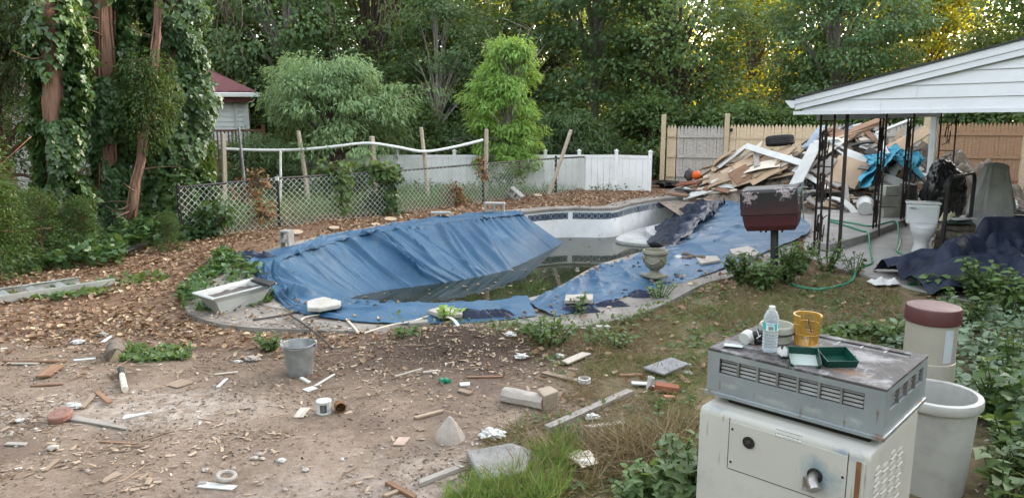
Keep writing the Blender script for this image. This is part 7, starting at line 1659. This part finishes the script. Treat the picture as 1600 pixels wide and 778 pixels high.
# ---- single weeds
def weed(name, label, c, h, r, nst, nlf, size, mat, tmpl=T_OVAL, group=None, cat='weed', seed=1, up_=.5):
    t_ = thing(name, label, cat, c, group=group); g = random.Random(seed); rg = np.random.default_rng(seed); mb = MB(); P = []; Yd = []
    for k in range(nst):
        a = g.uniform(0, 6.28); l = r*math.sqrt(g.random()); e = Vector((math.cos(a)*l, math.sin(a)*l, h*g.uniform(.55, 1.05))); s = Vector((e.x*.25, e.y*.25, -.02)); md = s.lerp(e, .5)+Vector((0,0,.1*h)); Q = catmull([s, md, e], 6); mb.tube(Q, [.0055*max(1, h)*(1-.6*j/6)+.0015 for j in range(7)], 5)
        for j in range(nlf):
            u = .15+.85*(j+.5)/nlf; q = Q[min(6, int(u*6))].lerp(Q[min(6, int(u*6)+1)], u*6-int(u*6)); az = j*2.4+k; P.append(q); Yd.append((math.cos(az), math.sin(az), up_*g.uniform(-.6, .9)))
    P = np.array(P); n = len(P); Yd = np.array(Yd)+rg.normal(size=(n, 3))*.25; nr = np.array([0,0,1.])+rg.normal(size=(n, 3))*.35
    V, F, A = leaves(tmpl, P, Yd, nr, size*(.6+.7*rg.random(n)), np.clip(.3+.5*rg.random(n)+.2*rg.normal(size=n), 0, 1)); mb.build('stem', L_WEED, t_); np_obj('leaves', V, F, mat, A, t_); return t_
WD = [((1165,445),.45,.30,26,12,.085,'bushy weed clump left of the grill post'),((1190,455),.38,.26,22,11,.08,'low weed clump in front of the grill post'),((1228,445),.55,.24,20,12,.085,'tall weed clump right of the grill post'),((1250,428),.45,.28,20,11,.075,'weed clump between the grill post and the carport corner post'),((1292,424),.42,.25,18,10,.06,'thin weeds at the foot of the carport corner post'),((1335,430),.32,.2,12,9,.05,'thin weeds on the patio edge by the second iron post'),
      ((1516,412),.40,.19,20,12,.10,'leafy light green plant in front of the covered grill'),((1535,478),.55,.28,26,12,.095,'broad leaved plant growing through the navy pool cover'),((1470,462),.28,.22,12,10,.10,'small leafy plant at the front of the navy pool cover'),((1500,520),.42,.3,16,11,.10,'weed with narrow leaves behind the maroon capped canister'),((1578,500),.5,.3,18,12,.10,'weed clump at the right edge by the navy cover'),
      ((858,545),.30,.28,20,10,.075,'leafy weed right of the dark soil mound'),((795,530),.2,.2,12,9,.06,'low weed behind the dark soil mound'),((1030,470),.25,.25,14,9,.05,'thin weed beside the stone urn'),((960,545),.13,.3,14,8,.06,'low weed in the grass right of the soil mound'),((700,510),.22,.16,10,9,.06,'weed sprig at the near tarp edge'),((905,497),.36,.08,3,9,.08,'single stemmed weed rising before the paving slab on the tarp'),((640,540),.2,.16,9,9,.075,'weed sprig left of the dark soil mound'),((425,548),.16,.2,12,9,.06,'green sprig at the litter edge behind the metal bucket'),((1000,505),.1,.3,12,8,.055,'flat weed on the deck edge right of the pipe'),((1295,540),.22,.2,16,10,.075,'broad leaved weed right of the yellow basket'),((1385,535),.22,.22,14,10,.08,'pale green leafy weed left of the filter canister'),((1330,525),.14,.22,14,9,.065,'low leafy weed between basket and canister')]
for i, ((px, py), h, r, ns, nl, sz, lab) in enumerate(WD): q = at(px, py); weed('weed_clump', lab, (q.x, q.y, .0), h, r, ns, nl, sz, L_WEED if i != 15 else L_LIME, seed=40+i)
# bush at the bottom beside the heater, and the planting at the right edge
for i, (px, py, h, r, ns, nl, sz) in enumerate(((1068,815,.42,.22,34,13,.075),(1030,800,.30,.22,26,12,.07),(1000,790,.2,.2,18,10,.06),(1085,850,.5,.16,24,13,.075),(1055,740,.24,.15,14,10,.06))):
    q = at(px, py); weed('vine_bush', ['leafy vine bush against the left side of the pool heater','lower leafy vine left of the heater bush','outermost vine sprigs at the bottom left of the heater bush','tall leafy shoots touching the heater corner','small leafy sprig behind the heater bush'][i], (q.x, q.y, 0), h, r, ns, nl, sz, L_WEED, T_IVY if i % 2 else T_OVAL, cat='bush', seed=80+i)
ground_cover('ivy_ground_cover', 'dark ivy bank at the right edge beside the white tub', [(3.0,3.6),(3.15,4.4),(3.4,5.2),(4.2,6.6),(6.5,7.6),(7.0,4.0),(3.6,3.0)], 11000, .50, L_IVY, T_IVY, .075, 15, .30)
ground_cover('ivy_ground_cover', 'pale edged creeper around the filter canister', [(3.0,5.0),(3.2,6.6),(4.8,8.2),(6.4,8.0),(5.2,5.6)], 3000, .28, leafmat('pale_creeper_leaf', (.07,.12,.06), (.2,.26,.18), (.2,.25,.1), .2), T_OVAL, .075, 16, .42)
for i, (px, py, z_, h, r, ns, nl, sz) in enumerate(((1578,730,.35,.34,.2,9,7,.085),(1562,690,.3,.3,.14,8,6,.085),(1592,660,.3,.36,.2,9,7,.09),(1570,600,.2,.45,.22,11,8,.09),(1590,560,.1,.55,.3,12,8,.10),(1450,800,.0,.2,.16,11,8,.07))):
    q = at(px, py); q = aY(px, py, q.y*.86); weed('maple_seedling', ['pale maple seedling low at the right edge','maple seedling close to the rim of the white tub','maple seedling cut by the right edge, middle','maple seedling behind the white tub','taller maple seedling at the right edge below the navy cover','ivy sprig in front of the white tub at the bottom'][i], (q.x, q.y, max(0, q.z-.3)), h, r, ns, nl, sz, L_WEED if i < 5 else L_IVY, T_IVY, cat='seedling', seed=110+i, up_=.2)
# ---- leaf litter, twigs, chips, pebbles
def scat(n, x0, x1, y0, y1, w, seed):
    g = np.random.default_rng(seed); x = g.uniform(x0, x1, n); y = g.uniform(y0, y1, n); l, gr_, d, u = zones(x, y); k = (g.random(n) < w(l, gr_, d, u, x, y)) & ~inpoly(x, y, POOL)
    x, y = x[k], y[k]; z = gh(x, y); z = np.where(inpoly(x, y, DECK), .046, z); z = np.where(inpoly(x, y, PATIO), np.maximum(z, .03), z); z = np.where(inpoly(x, y, RAISED), .152, z); return x, y, z, g
DKP = lambda x, y: np.where(inpoly(x, y, DECK), .13, 1.0)*np.where(inpoly(x, y, PATIO), .06, 1.0)
fl_ = fence_back
def before_fence(x, y):
    yf = np.interp(x, [p[0] for p in fl_], [p[1] for p in fl_]); return np.where(y < yf-.1, 1.0, 0.12)
x, y, z, g = scat(150000, -11, 5.5, 5.4, 20.5, lambda l, gr_, d, u, x, y: np.clip((l*.5*(1-d)+.035*gr_)*DKP(x, y)*before_fence(x, y)*(.25+1.5*vn(x*1.6, y*1.6, 4)), 0, .8)+.01*(gr_), 50)
n = len(x); V, F, A = leaves(T_DRY, np.stack([x, y, z+g.uniform(.0, .035, n)], -1), g.normal(size=(n, 3))*np.array([1,1,.22]), np.array([0,0,1.0])+g.normal(size=(n, 3))*.4, .062*(.5+.9*g.random(n)), g.random(n)); tag(np_obj('leaf_litter', V, F, L_LITT, A), 'thick layer of dead brown and tan leaves on the bank', 'leaf litter', kind='stuff')
L_TWIG = leafmat('twig_bark_bits', (.10,.065,.042), (.30,.22,.15), (0,0,0), 0, .9, .2)
x, y, z, g = scat(34000, -9, 4.5, 3.0, 20, lambda l, gr_, d, u, x, y: (.10*l+.16*np.clip(1-l-gr_, 0, 1)*vn(x*1.5, y*2.5, 6)+.25*d+.05*gr_)*DKP(x, y)*before_fence(x, y), 51)
n = len(x); T_TW = (np.array([[-.02,0,0],[.02,0,0],[.015,1,.02],[-.015,1,.02],[0,0,.04],[0,1,.05]]), np.array([[0,4,5,3],[4,1,2,5]]))
V, F, A = leaves(T_TW, np.stack([x, y, z+.004], -1), g.normal(size=(n, 3))*np.array([1,.7,.06]), np.array([0,0,1.0])+g.normal(size=(n, 3))*.15, .16*(.3+1.2*g.random(n)**2), g.random(n)); tag(np_obj('twigs', V, F, L_TWIG, A), 'scattered broken twigs and roots on the dirt', 'twigs', kind='stuff')
L_CHIP = leafmat('wood_chip', (.20,.14,.095), (.42,.33,.25), (0,0,0), 0, .9, .2, hot=(.5,.46,.41), hotfrac=.04)
x, y, z, g = scat(60000, -6, 3.5, 2.8, 8.2, lambda l, gr_, d, u, x, y: np.clip(np.clip(1-gr_, 0, 1)*.5*np.clip(fbm(x*1.1, y*1.7, 8)-.50, 0, 1)*9.0+.05*(1-gr_)+.02*gr_+.10*d, 0, .7), 52)
n = len(x); V, F, A = leaves(T_CHIP, np.stack([x, y, z+.006], -1), g.normal(size=(n, 3))*np.array([1,1,.12]), np.array([0,0,1.0])+g.normal(size=(n, 3))*.25, .035*(.25+1.6*g.random(n)**3), g.random(n)); tag(np_obj('wood_chips', V, F, L_CHIP, A), 'small wood chips and bark flakes scattered over the dirt', 'wood chips', kind='stuff')
x, y, z, g = scat(150000, -6, 3.5, 2.8, 7.6, lambda l, gr_, d, u, x, y: np.clip((1-gr_*.8)*(.06+.9*np.clip(fbm(x*1.9, y*2.6, 18)-.42, 0, 1)*2.5), 0, .8), 57)
n = len(x); V, F, A = leaves(T_CHIP, np.stack([x, y, z+.003], -1), g.normal(size=(n, 3))*np.array([1,1,.2]), np.array([0,0,1.0])+g.normal(size=(n, 3))*.4, .016*(.3+1.3*g.random(n)**2), g.random(n), wide=1.8); tag(np_obj('soil_grit', V, F, leafmat('soil_grit', (.075,.052,.04), (.29,.22,.17), (0,0,0), 0, .95, .1), A), 'fine grit and bark crumbs trodden into the dirt', 'grit', kind='stuff')
# pebbles
ico = bmesh.new(); bmesh.ops.create_icosphere(ico, subdivisions=1, radius=.5); tv = np.array([tuple(v.co) for v in ico.verts]); tf = np.array([[v.index for v in f.verts] for f in ico.faces]); ico.free()
T_PEB = (tv*np.array([1, .8, .55]), tf); L_PEB = leafmat('pebble_stone', (.22,.185,.155), (.42,.38,.34), (0,0,0), 0, .9, .2, hot=(.5,.48,.45), hotfrac=.05)
x, y, z, g = scat(34000, -6, 5, 2.8, 8.5, lambda l, gr_, d, u, x, y: np.clip(.10*(1-gr_*.7)*(.3+2.2*np.clip(vn(x*2.3, y*3, 12)-.35, 0, 1))+.3*u*.4+.02, 0, .6), 53)
n = len(x); V, F, A = leaves(T_PEB, np.stack([x, y, z+.002], -1), g.normal(size=(n, 3)), g.normal(size=(n, 3))*.4+np.array([0,0,1.]), .028*(.25+1.5*g.random(n)**3), g.random(n)); tag(np_obj('pebbles', V, F, L_PEB, A, smooth=True), 'small pebbles and plaster crumbs on the dirt', 'pebbles', kind='stuff')
for own, nn, sd in ((lt, 90, 3), (rt, 110, 4)):
    me_ = [c for c in own.children if c.name.startswith('sheet')][0].data; co = np.empty(len(me_.vertices)*3, np.float32); me_.vertices.foreach_get('co', co); co = co.reshape(-1, 3); g = np.random.default_rng(sd)
    co = co[(co[:, 2] > (-.5 if own is lt else -.02))]; cl = fbm(co[:, 0]*1.7, co[:, 1]*1.7, 88); co = co[cl > .46]; P_l = co[g.integers(0, len(co), nn)]+np.array([0, 0, .006]); m_ = nn
    V, F, A = leaves(T_DRY, P_l+g.normal(size=(m_, 3))*np.array([.02,.02,0]), g.normal(size=(m_, 3))*np.array([1,1,.1]), np.array([0,0,1.])+g.normal(size=(m_, 3))*.3, .05*(.3+.9*g.random(m_)), g.random(m_)); tag(np_obj('fallen_leaves', V, F, L_LITT, A), 'dead leaves caught on the blue tarps', 'leaves', kind='stuff')
# leaves lying on the sheets and floating in the water
g = np.random.default_rng(60); n = 420; x = g.uniform(-3, 4, n); y = g.uniform(9, 17, n); k = inpoly(x, y, poly_offset(POOL, -.2)); x, y = x[k], y[k]; n = len(x)
V, F, A = leaves(T_DRY, np.stack([x, y, np.full(n, WATER_Z+.002)], -1), g.normal(size=(n, 3))*np.array([1,1,.02]), np.array([0,0,1.])+g.normal(size=(n, 3))*.05, .05*(.4+g.random(n)), g.random(n)); tag(np_obj('floating_leaves', V, F, L_LITT, A), 'dead leaves floating on the murky pool water', 'leaves', kind='stuff')
